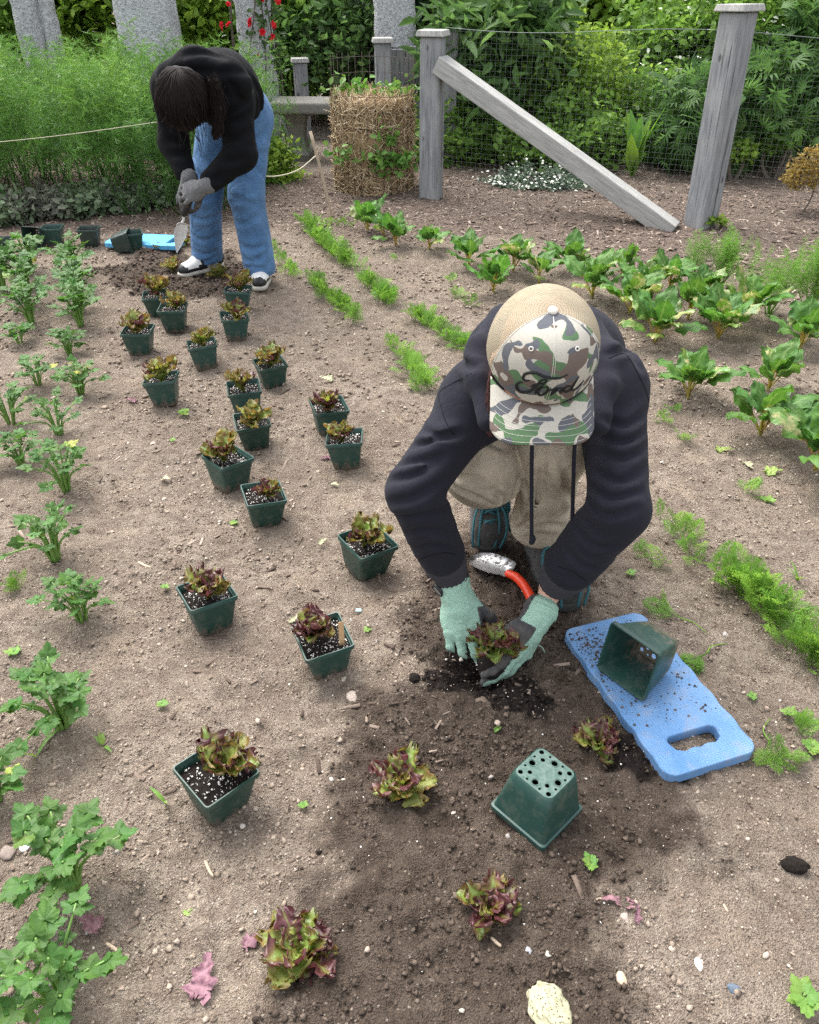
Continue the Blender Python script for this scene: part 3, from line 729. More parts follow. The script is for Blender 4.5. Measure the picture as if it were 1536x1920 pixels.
# ---------------------------------------------------------------- straw cage with potato plants
cp = GP(700, 366); cp[1] += .25
cp[2] = hz(cp[0], cp[1]); CR_, CH_ = .275, .60
cage = thing('straw_planter', cp, 'round wire cage packed with straw and sprouting potato leaves', 'planter')
k = NT('straw_core'); p = k.pos(); f = k.noise(k.mapv(p, (1, 1, .6)), 60, 5, .7, 1.2)
ST_CORE = k.fin(k.mix(k.ramp(f, [(.3, 0.0), (.7, 1.0)]), (.16, .10, .055), (.46, .33, .19)), .9, k.bump(f, 1, .02), 0, .1)
a = np.arange(40)*2*np.pi/40; zz = np.linspace(-.03, CH_-.03, 24); Zg, A = np.meshgrid(zz, a, indexing='ij')
rr = CR_*(.95 + .05*np.sin(Zg/CH_*np.pi)) + .014*fbm2(A*4, Zg*14, 3, 3)
V = np.stack([np.cos(A)*rr, np.sin(A)*rr, Zg], -1).reshape(-1, 3)
i, j = np.meshgrid(np.arange(23), np.arange(40), indexing='ij'); q = i*40+j; q2 = i*40+(j+1) % 40
V = np.concatenate([V, [[0, 0, CH_-.02]]]); jj = np.arange(40)
link('straw_core', mesh_np('straw_core', V, [np.stack([q, q2, q2+40, q+40], -1).reshape(-1, 4), np.stack([np.full(40, len(V)-1), 23*40+jj, 23*40+(jj+1) % 40], 1)]), cage, ST_CORE)
r = np.random.default_rng(12); n = 5200
th = r.uniform(0, 6.283, n); zs = r.uniform(-.01, CH_+.0, n); top = r.uniform(0, 1, n) < .16
rad = np.where(top, CR_*np.sqrt(r.uniform(0, 1, n)), CR_*r.uniform(.94, 1.05, n)); zs = np.where(top, CH_-.02+.03*r.uniform(0, 1, n), zs)
P = np.stack([np.cos(th)*rad, np.sin(th)*rad, zs], 1)
tang = np.stack([-np.sin(th), np.cos(th), 0*th], 1); rd = np.stack([np.cos(th), np.sin(th), 0*th], 1)
d = tang*r.normal(size=(n, 1)) + np.array([0, 0, 1])*r.normal(size=(n, 1))*.9 + rd*r.normal(size=(n, 1))*.22; d /= np.linalg.norm(d, axis=1)[:, None]
uu = np.cross(d, r.normal(size=(n, 3))); uu /= np.linalg.norm(uu, axis=1)[:, None]; ww = np.cross(d, uu)
Ls = r.uniform(.02, .075, n); wd = r.uniform(.0011, .0024, n)
M = np.stack([uu*wd[:, None], d*Ls[:, None], ww*wd[:, None], P], 2)
SV = np.array([[-1,-1,-.5],[1,-1,-.5],[0,-1,1],[-1,1,-.5],[1,1,-.5],[0,1,1]], float); SF = np.array([[0,1,4,3],[1,2,5,4],[2,0,3,5]])
V, F = stamp(SV, SF, M); m = mesh_np('straw', V, F); attr(m, 'tint', np.repeat(r.uniform(0, 1, n), 6))
STRAW = tintmat('straw', [(0, (.28, .18, .10)), (.4, (.50, .36, .21)), (.8, (.68, .54, .35)), (1, (.78, .67, .48))], .7, .3)
tag(link('straw', m, cage, STRAW), kind='stuff')
parts = []
for q in range(34):
    a = q*2*np.pi/34; zt = .84 if math.sin(a) > .1 or math.cos(a) > .75 else CH_+.02; c, s = math.cos(a)*CR_*1.03, math.sin(a)*CR_*1.03
    parts.append(tube([[c, s, 0], [c, s, zt]], .0018, 5))
for zz in np.arange(.05, .85, .095):
    A = np.arange(49)*2*np.pi/48 if zz < CH_+.03 else np.linspace(R(-40), R(170), 30)
    parts.append(tube(np.stack([np.cos(A)*CR_*1.035, np.sin(A)*CR_*1.035, A*0+zz], 1), .0018, 5, closed=False))
V, F = join(parts); link('wire_cage', mesh_np('wire_cage', V, F), cage, DWIRE)
POT_L = leafmat('potato_leaf', (.10, .22, .045), (.17, .30, .07), .5, .3)
for (px, py, nl, up_) in ((640,288,7,0),(720,255,7,0),(722,300,15,0),(755,305,16,0),(640,190,8,1),(690,185,9,1),(735,185,10,1),(770,180,7,1)):
    pt = AT(px, py, cp[1] - (CR_+.02 if not up_ else .05)) - cp
    if up_: pt[2] = CH_-.01
    o = bpy.data.objects.new('potato_plant', None); COL.objects.link(o); o.parent = cage; o.location = pt
    for q in range(nl):
        M = np.concatenate([np.eye(3)*1.0, np.zeros((3, 1))], 1)[None]
        Pn = r.normal(size=(5, 3))*[.022, .012, .022]
        V, F = leaf_cloud(Pn, .05, r, .55, narrow=1.25)
        l = link('leaf', mesh_np('potato_leaf', V, F), o, POT_L); l.location = r.normal(size=3)*[.045, .02, .03] + [0, -.02*(1-up_), .05*up_]

# ---------------------------------------------------------------- stake and garden lines
WOODS = plain('stake_wood', (.36, .28, .2), .8, 0, 40, .3, .4, .004)
TWINE = plain('twine', (.50, .45, .34), .9, 0, 300, .2, .4)
st0, st1 = G(622, 404), AT(582, 246, G(622, 404)[1] + .05)
o = thing('wooden_stake', st0, 'thin leaning wooden stake left of the straw cage', 'stake')
V, F = tube([[0, 0, -.05], *(spline([np.zeros(3), (st1-st0)*.5+[.004, 0, 0], st1-st0], 8))], np.linspace(.008, .0095, 9), 8); link('rod', mesh_np('rod', V, F), o, WOODS)
k0 = AT(592, 292, st0[1] - .01) ; k1 = AT(478, 329, 4.6)
pts = spline([k0, AT(560, 318, 5.1), AT(520, 330, 4.9), k1], 24)
o = thing('garden_line', k0, 'white cord sagging from the stake towards the bending person', 'cord', 'lines strung between stakes')
V, F = tube(pts - k0, .0035, 6); link('cord', mesh_np('cord', V, F), o, TWINE)
c0, c1 = AT(-60, 272, 4.75), AT(300, 228, 4.85)
o = thing('garden_line', c0, 'tan string stretched in front of the asparagus ferns', 'cord', 'lines strung between stakes')
V, F = tube(spline([c0, (c0+c1)/2-[0, 0, .008], c1], 20)-c0, .0019, 6); link('cord', mesh_np('cord', V, F), o, TWINE)

# ---------------------------------------------------------------- asparagus ferns and the sage edging
r = np.random.default_rng(44)
def feather(nb=16, L=1.0, seed=0, w=.006, nn=9, spread=.42, nl=.16):
    """a plume: side twigs set with thread leaves, as thin blades"""
    r = np.random.default_rng(seed); V = []; F = []
    def blade(a, b, wd):
        a, b = np.array(a), np.array(b); d = b - a; u = np.cross(d, r.normal(size=3)); u = u/(np.linalg.norm(u)+1e-9)*wd
        i = len(V); V.extend([a-u, a+u, b]); F.append([i, i+1, i+2])
    blade([0, 0, 0], [0, 0, L], w*1.6)
    for q in range(nb):
        t = .12 + .86*q/nb; a = q*2.4 + r.normal()*.3; l = spread*L*(1-t*.75)*r.uniform(.7, 1.15)
        b0 = np.array([0, 0, t*L]); e = b0 + np.array([math.cos(a)*l, math.sin(a)*l, l*r.uniform(.15, .6)])
        blade(b0, e, w)
        for s in range(nn):
            f = (s+1)/nn; c = b0*(1-f) + e*f; dd = r.normal(size=3); dd[2] = abs(dd[2])*.4+.1; dd = dd/np.linalg.norm(dd)*nl*L*r.uniform(.5, 1)
            blade(c, c+dd, w*.75)
    return np.array(V), np.array(F)
FT = [feather(15, 1, s, .0075, 11) for s in range(4)]
n = 1500
ax = r.uniform(-4.4, -1.05, n); ay = 5.15 + .25*np.minimum(0, ax+2.6) * -.2 + r.uniform(0, 1.5, n)
hh = .18 + r.uniform(0, 1, n)*.40 + .10*noise2(ax*1.6, ay*1.6, 5) - .12*sstep(-1.9, -1.1, ax)
front = np.abs(ay - 5.3) < .25
az_ = r.uniform(0, 6.28, n); ti = np.abs(r.normal(0, .75, n))
dx = np.sin(ti)*np.cos(az_); dy = np.sin(ti)*np.sin(az_); dzz = np.cos(ti)
D_ = np.stack([dx, dy, dzz], 1); U_ = np.cross(D_, r.normal(size=(n, 3))); U_ /= np.linalg.norm(U_, axis=1)[:, None]; W_ = np.cross(D_, U_)
S_ = r.uniform(.24, .42, n)
M = np.stack([U_*S_[:, None], W_*S_[:, None], D_*S_[:, None], np.stack([ax, ay, hh], 1)], 2)
parts = []; tv = []
for t in range(4):
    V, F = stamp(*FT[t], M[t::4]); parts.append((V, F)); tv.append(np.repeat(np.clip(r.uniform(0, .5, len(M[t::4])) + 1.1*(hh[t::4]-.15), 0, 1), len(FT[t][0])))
st = []
for q in range(260):
    i = r.integers(0, n); b = np.array([ax[i]*.98+r.normal()*.1, ay[i], 0.0]); b[1] = min(max(b[1], 5.25), 6.3)
    st.append(tube(spline([b, (b+M[i, :, 3])/2+r.normal(size=3)*.03, M[i, :, 3]], 5), np.linspace(.0055, .003, 5), 5, closed=False))
Vs, Fs = join(st)
asp = thing('asparagus_ferns', (-2.4, 5.6, 0), 'tall feathery mass of green asparagus ferns', 'asparagus'); asp['kind'] = 'stuff'
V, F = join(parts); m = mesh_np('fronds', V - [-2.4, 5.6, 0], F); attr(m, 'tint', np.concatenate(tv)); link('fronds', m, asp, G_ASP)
m = mesh_np('stems', Vs - [-2.4, 5.6, 0], Fs); attr(m, 'tint', np.full(len(Vs), .15)); link('stems', m, asp, G_ASP)
SAGE = [greens('sage_leaf', (.08, .12, .07), (.16, .22, .12), (.24, .30, .19), .7, .15), greens('sage_purple', (.08, .075, .07), (.15, .165, .12), (.22, .24, .17), .7, .15)]
ordw = ['first', 'second', 'third', 'fourth', 'fifth', 'sixth', 'seventh', 'eighth', 'ninth', 'tenth', 'eleventh', 'twelfth', 'thirteenth', 'fourteenth', 'fifteenth', 'sixteenth', 'seventeenth', 'eighteenth', 'nineteenth', 'twentieth', 'twenty-first', 'twenty-second', 'twenty-third', 'twenty-fourth', 'twenty-fifth', 'twenty-sixth', 'twenty-seventh', 'twenty-eighth', 'twenty-ninth', 'thirtieth']
for q, (px, py) in enumerate(((10,420),(45,414),(80,409),(115,405),(150,402),(185,398),(215,394),(245,390),(280,386),(310,381),(25,398),(100,388),(180,381))):
    b = GP(px, py); c = b + [0, 0, .055]
    sh = shrub('low grey-green sage plant edging the asparagus, ' + ordw[q] + (' from the left in front' if q < 10 else ' in the edging'), b, c, (.16, .13, .075), 330, .062, SAGE[q in (1, 2, 3, 6, 11)], 300+q, ncl=40, cl=.22, name='sage_plant', cat='sage', group='sage plants edging the asparagus', stems=4, trunk=.004, shell=.3, narrow=.9)
# ---------------------------------------------------------------- square nursery pots
def rsq(half, rc, n=5):
    """rounded square outline, counter-clockwise"""
    out = []
    for cx, cy, a0 in ((1, 1, 0), (-1, 1, 90), (-1, -1, 180), (1, -1, 270)):
        for q in range(n):
            a = R(a0 + 90*q/(n-1)); out.append((cx*(half-rc) + rc*math.cos(a), cy*(half-rc) + rc*math.sin(a)))
    return np.array(out)
POT_T, POT_B, POT_H = .057, .040, .100
def ring(h, rc, z): p = rsq(h, rc); return np.concatenate([p, np.full((len(p), 1), z)], 1)
def half_at(z): return POT_B + (POT_T - .0025 - POT_B) * z / POT_H
def pot_body():
    t = .0018; rs = []
    for z in (0.0, .0035): rs.append(ring(POT_B - (.003 if z == 0 else 0) , .012, z))
    for z in (.03, .06, .090): rs.append(ring(half_at(z), .011 - z*.05, z))
    rs.append(ring(half_at(.0905), .0065, .0905)); rs.append(ring(half_at(.088)-t, .006, .0902))
    for z in (.06, .03, .004): rs.append(ring(half_at(z) - t, .009, z))
    V, F = loft(rs)
    # base plate with real drain holes, slightly recessed in a cross
    outer = rsq(POT_B - .003, .012)
    holes = []
    def circ(x, y, r, n=10): return np.array([(x + r*math.cos(-2*math.pi*q/n), y + r*math.sin(-2*math.pi*q/n)) for q in range(n)])
    for s in range(4):
        a = s*math.pi/2; ca, sa = math.cos(a), math.sin(a)
        for (x, y, r) in ((.0285, .0285, .0044), (.0175, .0175, .0040), (.0262, .0, .0056), (.0312, .0128, .0024), (.0312, -.0128, .0024)):
            holes.append(circ(x*ca - y*sa, x*sa + y*ca, r))
    loops = [outer] + holes
    tri = tessellate_polygon([[Vector((x, y, 0)) for x, y in l] for l in loops])
    P2 = np.concatenate(loops); n = len(P2)
    low = np.concatenate([P2, np.zeros((n, 1))], 1); upz = np.concatenate([P2, np.full((n, 1), .0022)], 1)
    T = np.array(tri)
    wl = []; k0 = 0
    for l in loops:
        m = len(l); j = np.arange(m); a = k0 + j; b = k0 + (j+1) % m; wl.append(np.stack([a, b, b+n, a+n], 1)); k0 += m
    parts = [(np.concatenate([low, upz]), [T[:, ::-1], T + n, np.concatenate(wl)])]
    # raised rings round the large holes
    for h in holes:
        if abs(h[0][0]-h[5][0]) > .0095:
            c = h.mean(0); a = np.linspace(0, 2*math.pi, 17)
            parts.append(tube(np.stack([c[0]+.0072*np.cos(a), c[1]+.0072*np.sin(a), a*0-.0002], 1), .0006, 5, closed=False))
    return (V, F), join(parts)
def pot_rim():
    t = .0018
    rs = [ring(half_at(.090)+.0004, .007, .0885), ring(POT_T, .0075, .0895), ring(POT_T, .0075, .0985), ring(POT_T-.0006, .007, POT_H), ring(POT_T-.0028, .006, POT_H), ring(POT_T-.0034, .006, .099), ring(half_at(.089)-t, .006, .0885)]
    return loft(rs)
k = NT('pot_plastic'); p = k.pos(True); dirt = k.noise(p, 35, 5, .65); sc = k.noise(k.mapv(p, (1, 1, 3)), 240, 3)
c = k.hsv((.0135, .046, .036), h=k.math('ADD', k.math('MULTIPLY', k.rnd(), .03), .485), v=k.math('ADD', k.math('MULTIPLY', k.rnd(), .5), .8))
c = k.mix(k.ramp(dirt, [(.5, 0.0), (.8, .55)]), c, (.12, .125, .10))
c = k.mix(k.ramp(sc, [(.66, 0.0), (.74, .5)]), c, (.28, .27, .23))
sx_ = k.n('SeparateXYZ'); k.set(sx_.inputs[0], p); mud = k.math('ADD', k.math('MULTIPLY', sx_.outputs[2], -14.0), k.math('ADD', k.math('MULTIPLY', k.noise(p, 75, 4, .7), 1.5), k.math('MULTIPLY', k.rnd(), .25)))
c = k.mix(k.ramp(mud, [(.55, 0.0), (.8, .75)]), c, (.16, .122, .093))
POTM = k.fin(c, k.math('ADD', k.math('MULTIPLY', dirt, .3), .28), k.bump(k.noise(p, 60, 3), .12, .003), 0, .45)
k = NT('pot_plastic_clean'); p = k.pos(True); dirt = k.noise(p, 35, 5, .65); sc = k.noise(k.mapv(p, (1, 1, 3)), 240, 3)
c = k.hsv((.0135, .046, .036), h=k.math('ADD', k.math('MULTIPLY', k.rnd(), .03), .485), v=k.math('ADD', k.math('MULTIPLY', k.rnd(), .5), .8))
c = k.mix(k.ramp(dirt, [(.5, 0.0), (.8, .55)]), c, (.12, .125, .10))
c = k.mix(k.ramp(sc, [(.66, 0.0), (.74, .5)]), c, (.28, .27, .23))
POTCL = k.fin(c, k.math('ADD', k.math('MULTIPLY', dirt, .3), .28), k.bump(k.noise(p, 60, 3), .12, .003), 0, .45)
k = NT('pot_plastic_dark'); p = k.pos(True); dirt = k.noise(p, 35, 5, .65)
POTD = k.fin(k.mix(k.ramp(dirt, [(.5, 0.0), (.8, .5)]), (.018, .035, .03), (.11, .11, .095)), .4, None, 0, .45)
(V, F), (Vb_, Fb_) = pot_body(); PB = mesh_np('pot_body', V, F); PB.materials.append(POTM); PBASE = mesh_np('pot_base', Vb_, Fb_); PBASE.materials.append(POTM)
PBS = PB; 
V, F = pot_rim(); PRM = mesh_np('pot_rim', V, F); PRM.materials.append(POTM)
PBD = PB.copy(); PBD.materials.clear(); PBD.materials.append(POTD); PRD = PRM.copy(); PRD.materials.clear(); PRD.materials.append(POTD)
k = NT('dusty_pot_plastic'); p = k.pos(True); dd_ = k.noise(p, 90, 5, .7)
POTDUST = k.fin(k.mix(k.ramp(dd_, [(.35, 0.0), (.65, 1.0)]), (.035, .085, .070), (.115, .165, .142)), .6, None, 0, .4)
PBC = PB.copy(); PBC.materials.clear(); PBC.materials.append(POTCL); PBASED = PBASE.copy(); PBASED.materials.clear(); PBASED.materials.append(POTDUST)
for m in (PB, PRM, PBD, PRD, PBASE, PBASED, PBC):
    m.shade_smooth() if hasattr(m, 'shade_smooth') else None
    try: m.set_sharp_from_angle(angle=R(38))
    except Exception: pass
def pot_soil(seed):
    r = np.random.default_rng(seed); n = 26; h = half_at(.084) - .0022
    g = np.linspace(-h, h, n); X, Y = np.meshgrid(g, g, indexing='ij')
    Z = .083 + .003*fbm2(X*60+seed, Y*60, seed, 3) + .0025*np.abs(noise2(X*220, Y*220+seed, seed)); Z = Z - .004*np.maximum(np.abs(X), np.abs(Y))/h
    return np.stack([X, Y, Z], -1).reshape(-1, 3), gridm(n, n)
k = NT('potting_soil'); p = k.pos(); f = k.noise(p, 350, 3)
PSOIL = k.fin(k.mix(f, (.006, .005, .0045), (.030, .022, .018)), .95, k.bump(k.noise(p, 500, 3), 1, .004), 0, .2)
POT_SOILS = []; POT_PERL = []
for s in range(4):
    V, F = pot_soil(s+3); m = mesh_np('potting_soil', V, F); m.materials.append(PSOIL); POT_SOILS.append(m)
    r = np.random.default_rng(90+s); n = 170; h = half_at(.084)-.005
    P = np.stack([r.uniform(-h, h, n), r.uniform(-h, h, n), np.full(n, .0855)], 1); P[:, 2] += .0008*r.normal(size=n)
    sz = .0007 + .0017*r.uniform(0, 1, n)**2
    V, F = stamp(IV, IF, mats_rand(P, sz, r)); V += np.repeat(sz, len(IV))[:, None]*.2*r.normal(size=V.shape)
    m = mesh_np('perlite', V, F); attr(m, 'tint', np.repeat(r.uniform(0, 1, n), len(IV))); m.materials.append(WHITE); POT_PERL.append(m)

# ---------------------------------------------------------------- lettuce
def lettuce_leaf(seed, L=1.0, W=.42, ns=23, nt_=15):
    r = np.random.default_rng(seed); s = np.linspace(0, 1, ns); t = np.linspace(-1, 1, nt_)
    S, T = np.meshgrid(s, t, indexing='ij')
    prof = np.clip(.16 + 1.25*S**1.1 - .35*S**6, .1, None) * np.where(S > .72, np.sqrt(np.clip(1-((S-.72)/.30)**2, .03, 1)), 1)
    ph = r.uniform(0, 6, 4); lob = 1 + .24*np.sin(S*16+ph[0]+np.sign(T)*1.3) + .16*np.sin(S*37+ph[1]-np.sign(T)) + .16*r.uniform(-1, 1, S.shape)*(np.abs(T) > .9)
    half = W * .62 * prof * np.where(np.abs(T) > .5, lob, 1)
    tipj = .08*np.sin(T*11+ph[2])*(S > .93) + .07*np.cos(T*23+ph[3])*(S > .93)
    bend = r.uniform(.5, 1.15); a = bend*S
    yy = np.sin(a)/bend; zz = (1-np.cos(a))/bend
    ruf = .10*np.abs(T)**1.8*(np.sin(S*23+ph[1]*np.sign(T)+T*3) + .8*np.sin(S*41+ph[2]))*S**.7 + .02*np.sin(S*38+T*9)*np.sin(T*13+S*11)
    cup = -.13*np.abs(T)**2*prof
    V = np.stack([T*half, -zz*.9 + cup*1.0*-1 + ruf*.7, yy + tipj + ruf*.5], -1) * L
    return V.reshape(-1, 3), gridm(ns, nt_), S.ravel(), np.abs(T).ravel()
def lettuce_attrs(k, col):
    e = k.at('edge'); s = k.at('along'); p = k.pos()
    f = k.math('ADD', k.math('ADD', k.math('MULTIPLY', e, .45), k.math('MULTIPLY', s, .55)), k.math('MULTIPLY', k.math('SUBTRACT', k.noise(p, 55, 3), .5), 1.1))
    r = k.math('FRACT', k.math('MULTIPLY', k.rnd(), 13.7))
    f = k.math('ADD', f, k.math('SUBTRACT', k.math('MULTIPLY', k.math('SUBTRACT', r, .5), .8), .07))
    red = k.mix(k.noise(p, 130, 2), (.050, .014, .016), (.155, .052, .050))
    brz = k.mix(k.noise(p, 90, 2), (.10, .075, .018), (.20, .16, .035))
    c = k.mix(k.ramp(f, [(.22, 0.0), (.42, 1.0)]), col, brz)
    c = k.mix(k.ramp(f, [(.48, 0.0), (.72, 1.0)]), c, red)
    return k.mix(k.ramp(e, [(.0, .55), (.12, 0.0)]), c, (.22, .27, .09))
LET = leafmat('lettuce_leaf', (.13, .20, .035), (.22, .30, .06), .38, .28, .02, .3, .5, lettuce_attrs, 60)
def lettuce_green(k, col):
    e = k.at('edge'); s_ = k.at('along'); p = k.pos()
    f = k.math('ADD', k.math('ADD', k.math('MULTIPLY', e, .35), k.math('MULTIPLY', s_, .6)), k.math('MULTIPLY', k.math('SUBTRACT', k.noise(p, 55, 3), .5), .9))
    brz = k.mix(k.noise(p, 90, 2), (.13, .085, .025), (.25, .17, .05))
    return k.mix(k.ramp(f, [(.5, 0.0), (.85, 1.0)]), col, brz)
LETG = leafmat('lettuce_leaf_bronze_green', (.16, .21, .035), (.27, .32, .075), .45, .33, .03, .35, .4, lettuce_green, 60)
LMESH = []; LMESHG = []
for s in range(9):
    V, F, S, T = lettuce_leaf(500+s, 1.0, .36)
    for ml, mt in ((LMESH, LET), (LMESHG, LETG)):
        m = mesh_np('lettuce_leaf', V, F); attr(m, 'along', S); attr(m, 'edge', T); m.materials.append(mt); ml.append(m)
def put_leaves(parent, n, size, seed, z=0.0, open_=(.15, 1.1), name='leaf', meshes=None, spread=.006, lean=(0, 0)):
    r = random.Random(seed)
    for q in range(n):
        f = q / max(1, n-1)                       # inner to outer
        l = link(name, r.choice(meshes or LMESH), parent)
        az = q*2.399 + r.uniform(-.4, .4)
        tl = open_[0] + (open_[1]-open_[0])*f + r.uniform(-.15, .15)
        E = Matrix.Rotation(az, 4, 'Z') @ Matrix.Rotation(tl, 4, 'X') @ Matrix.Rotation(r.uniform(-.5, .5), 4, 'Z')
        E = Matrix.Rotation(lean[0], 4, 'X') @ Matrix.Rotation(lean[1], 4, 'Y') @ E
        s = size*(.62+.38*math.sin(.4+f*2.2))*r.uniform(.82, 1.2)
        l.matrix_local = Matrix.Translation((spread*math.sin(az)*-1*f, spread*math.cos(az)*f, z - .002*q/n)) @ E @ Matrix.Diagonal((s*r.uniform(.85, 1.2), s, s, 1))
def potted(px, py, yaw, seed, label, size=.070, n=13, stick=False, tilt=0.0, far=False):
    p = G(px, py, POT_H); zz = hz(p[0], p[1])
    o = thing('potted_lettuce', (p[0], p[1], zz - .002), label, 'potted lettuce', 'potted lettuces waiting to be planted', rz=yaw)
    r = random.Random(seed)
    o.rotation_euler = (r.uniform(-.08, .08)+tilt, r.uniform(-.08, .08), yaw); o.scale = (r.uniform(.97, 1.03),)*3
    pb = link('pot', PB, o); rim = link('rim', PRM, pb); link('base', PBASE, pb)
    so = link('potting_soil', POT_SOILS[seed % 4], o); tag(link('perlite', POT_PERL[seed % 4], so), kind='stuff')
    le = bpy.data.objects.new('lettuce', None); COL.objects.link(le); le.parent = o
    le.location = (r.uniform(-.012, .012), r.uniform(-.012, .012), .083)
    put_leaves(le, n, size*1.14, seed, open_=(.0, .66), meshes=(LMESHG*3+LMESH if far else LMESH*2+LMESHG), lean=(r.uniform(-.15, .15), r.uniform(-.15, .15)))
    if stick:
        le.location = (-.016, .010, .083)
        bm = boxm(.0125, .0016, .085, (0, 0, .0425), .0007, 1)
        l = link('plant_marker', bm_mesh('plant_marker', bm), o, plain('marker_wood', (.52, .33, .17), .7, 0, 90, .15, .2)); l.location = (.034, -.030, .066); l.rotation_euler = (R(-5), R(3), -yaw+.3)
        tag(l, 'pale wooden stick')
    return o
PL = [(398,1437,.78,'pot nearest the camera with a lettuce leaning over its back corner',.070,13,False),
      (385,1104,.55,'potted red lettuce left of the pot with the wooden marker stick',.066,12,False),
      (608,1188,.40,'potted lettuce with a pale wooden marker stick in it',.066,13,True),
      (683,1013,.62,'potted lettuce next to the crouching person\'s elbow',.070,13,False),
      (490,921,.35,'potted lettuce touching the foot of a twin pot, third row',.052,8,False),
      (424,857,.75,'broad potted lettuce behind a smaller one, leaves over the left corner',.075,14,False),
      (474,786,.28,'potted lettuce with pale green heart in the middle of the pots',.072,12,False),
      (615,759,.30,'potted lettuce beside a dry white leaf, right side of the pots',.070,10,False),
      (649,817,.02,'potted lettuce closest to the crouching person\'s shoulder',.066,10,False),
      (458,725,.25,'potted lettuce half hidden behind the pale-hearted one',.062,11,False),
      (507,672,.42,'potted lettuce in a tilted scuffed pot, right of centre',.066,13,False),
      (304,708,.10,'potted tall lettuce standing alone on the left of the pots',.080,11,False),
      (380,642,.30,'potted lettuce in a scuffed dark pot near the middle back',.062,12,False),
      (257,618,.05,'potted pale lettuce at the left end of the back pots',.068,10,False),
      (323,576,.08,'potted lettuce directly in front of a half-hidden pot at the back',.062,10,False),
      (437,590,.28,'potted upright lettuce in a tilted dark pot near the back',.066,10,False),
      (443,540,.04,'potted lettuce beside the black and white shoe',.072,12,False),
      (293,548,.20,'half-hidden potted lettuce farthest back on the left',.080,12,False)]
for q, (px, py, yw, lab, sz, nl, stk) in enumerate(PL):
    potted(px, py, yw, 20+q, lab, sz*(1.0 if q < 9 else 1.12), nl+4, stk, far=q > 8 or q in (6,))
# lettuces already set in the ground
def planted(px, py, seed, label, size, n, open_=(.2, 1.2), dz=0.0, name='lettuce'):
    p = GP(px, py); o = thing(name, (p[0], p[1], p[2]+dz), label, 'lettuce', 'lettuces already planted')
    put_leaves(o, n, size*.95, seed, open_=open_, meshes=LMESHG*2+LMESH if py < 600 else LMESH*3+LMESHG); return o
planted(755, 1480, 61, 'planted lettuce with a lime green outer leaf, centre of the dug soil', .078, 21, (.15, 1.15))
planted(1120, 1400, 62, 'planted purple lettuce tucked against the blue kneeling pad', .066, 17, (.25, 1.15))
planted(565, 1790, 63, 'dark red planted lettuce at the bottom left of the dug soil', .076, 24, (.2, 1.25))
planted(918, 1715, 64, 'upright planted lettuce below the upturned pot', .068, 20, (.1, .9))
planted(325, 508, 65, 'small planted lettuce under the tip of the far trowel', .085, 12, (.1, .9))
planted(410, 520, 66, 'small planted lettuce between the black and white shoes', .075, 12, (.1, .9))
planted(347, 462, 67, 'small planted lettuce by the far blue pad', .075, 10, (.1, .9))
planted(292, 468, 68, 'small planted lettuce in front of the far blue pad', .06, 8, (.3, 1.1))
# the one being set, with its root ball
HP = np.array([.185, 1.262, .055])
o = thing('lettuce_plug', HP, 'red-green lettuce with black root ball held between the gloves', 'lettuce')
put_leaves(o, 18, .080, 71, open_=(.2, 1.2), z=.012)
V, F = ico(3); rr = 1+.12*noise3(V[:, 0]*3, V[:, 1]*3, V[:, 2]*3, 4)+.09*noise3(V[:, 0]*9, V[:, 1]*9, V[:, 2]*9, 5)
link('root_ball', mesh_np('root_ball', V*rr[:, None]*[.036, .036, .045] + [0, 0, -.030], F), o, PSOIL)
r = np.random.default_rng(3); u = r.normal(size=(110, 3)); u /= np.linalg.norm(u, axis=1)[:, None]
V, F = stamp(IV, IF, mats_rand(u*[.037, .037, .046]+[0, 0, -.030], .0007+.0011*r.uniform(0, 1, 110)**2, r)); m = mesh_np('perlite', V, F); attr(m, 'tint', r.uniform(0, 1, len(V))); tag(link('perlite', m, o, WHITE), kind='stuff')

# empty pots
def empty_pot(loc, rot, label, dark=False, name='plant_pot', dusty=False):
    o = thing(name, loc, label, 'pot', 'empty nursery pots'); o.rotation_mode = 'XYZ'; o.rotation_euler = rot
    pb = link('body', PBD if dark else (PBC if dusty else PB), o); link('rim', PRD if dark else PRM, o); link('base', PBASED if dusty else PBASE, o); return o
p = G(1022, 1450, POT_H*1.12)
o = empty_pot((p[0], p[1], hz(p[0], p[1]) + POT_H*1.12 + .004), (R(180)+.05, .03, R(45)), 'upturned green pot showing its drain holes on the dug soil', dusty=True); o.scale = (1.10, 1.10, 1.10)
KP = [G(*q, z=.03) for q in ((1046, 1172), (1205, 1143), (1428, 1402), (1260, 1466))]
pc = G(1200, 1262, .075)
ang = math.atan2(*(KP[0]-KP[1])[[1, 0]])
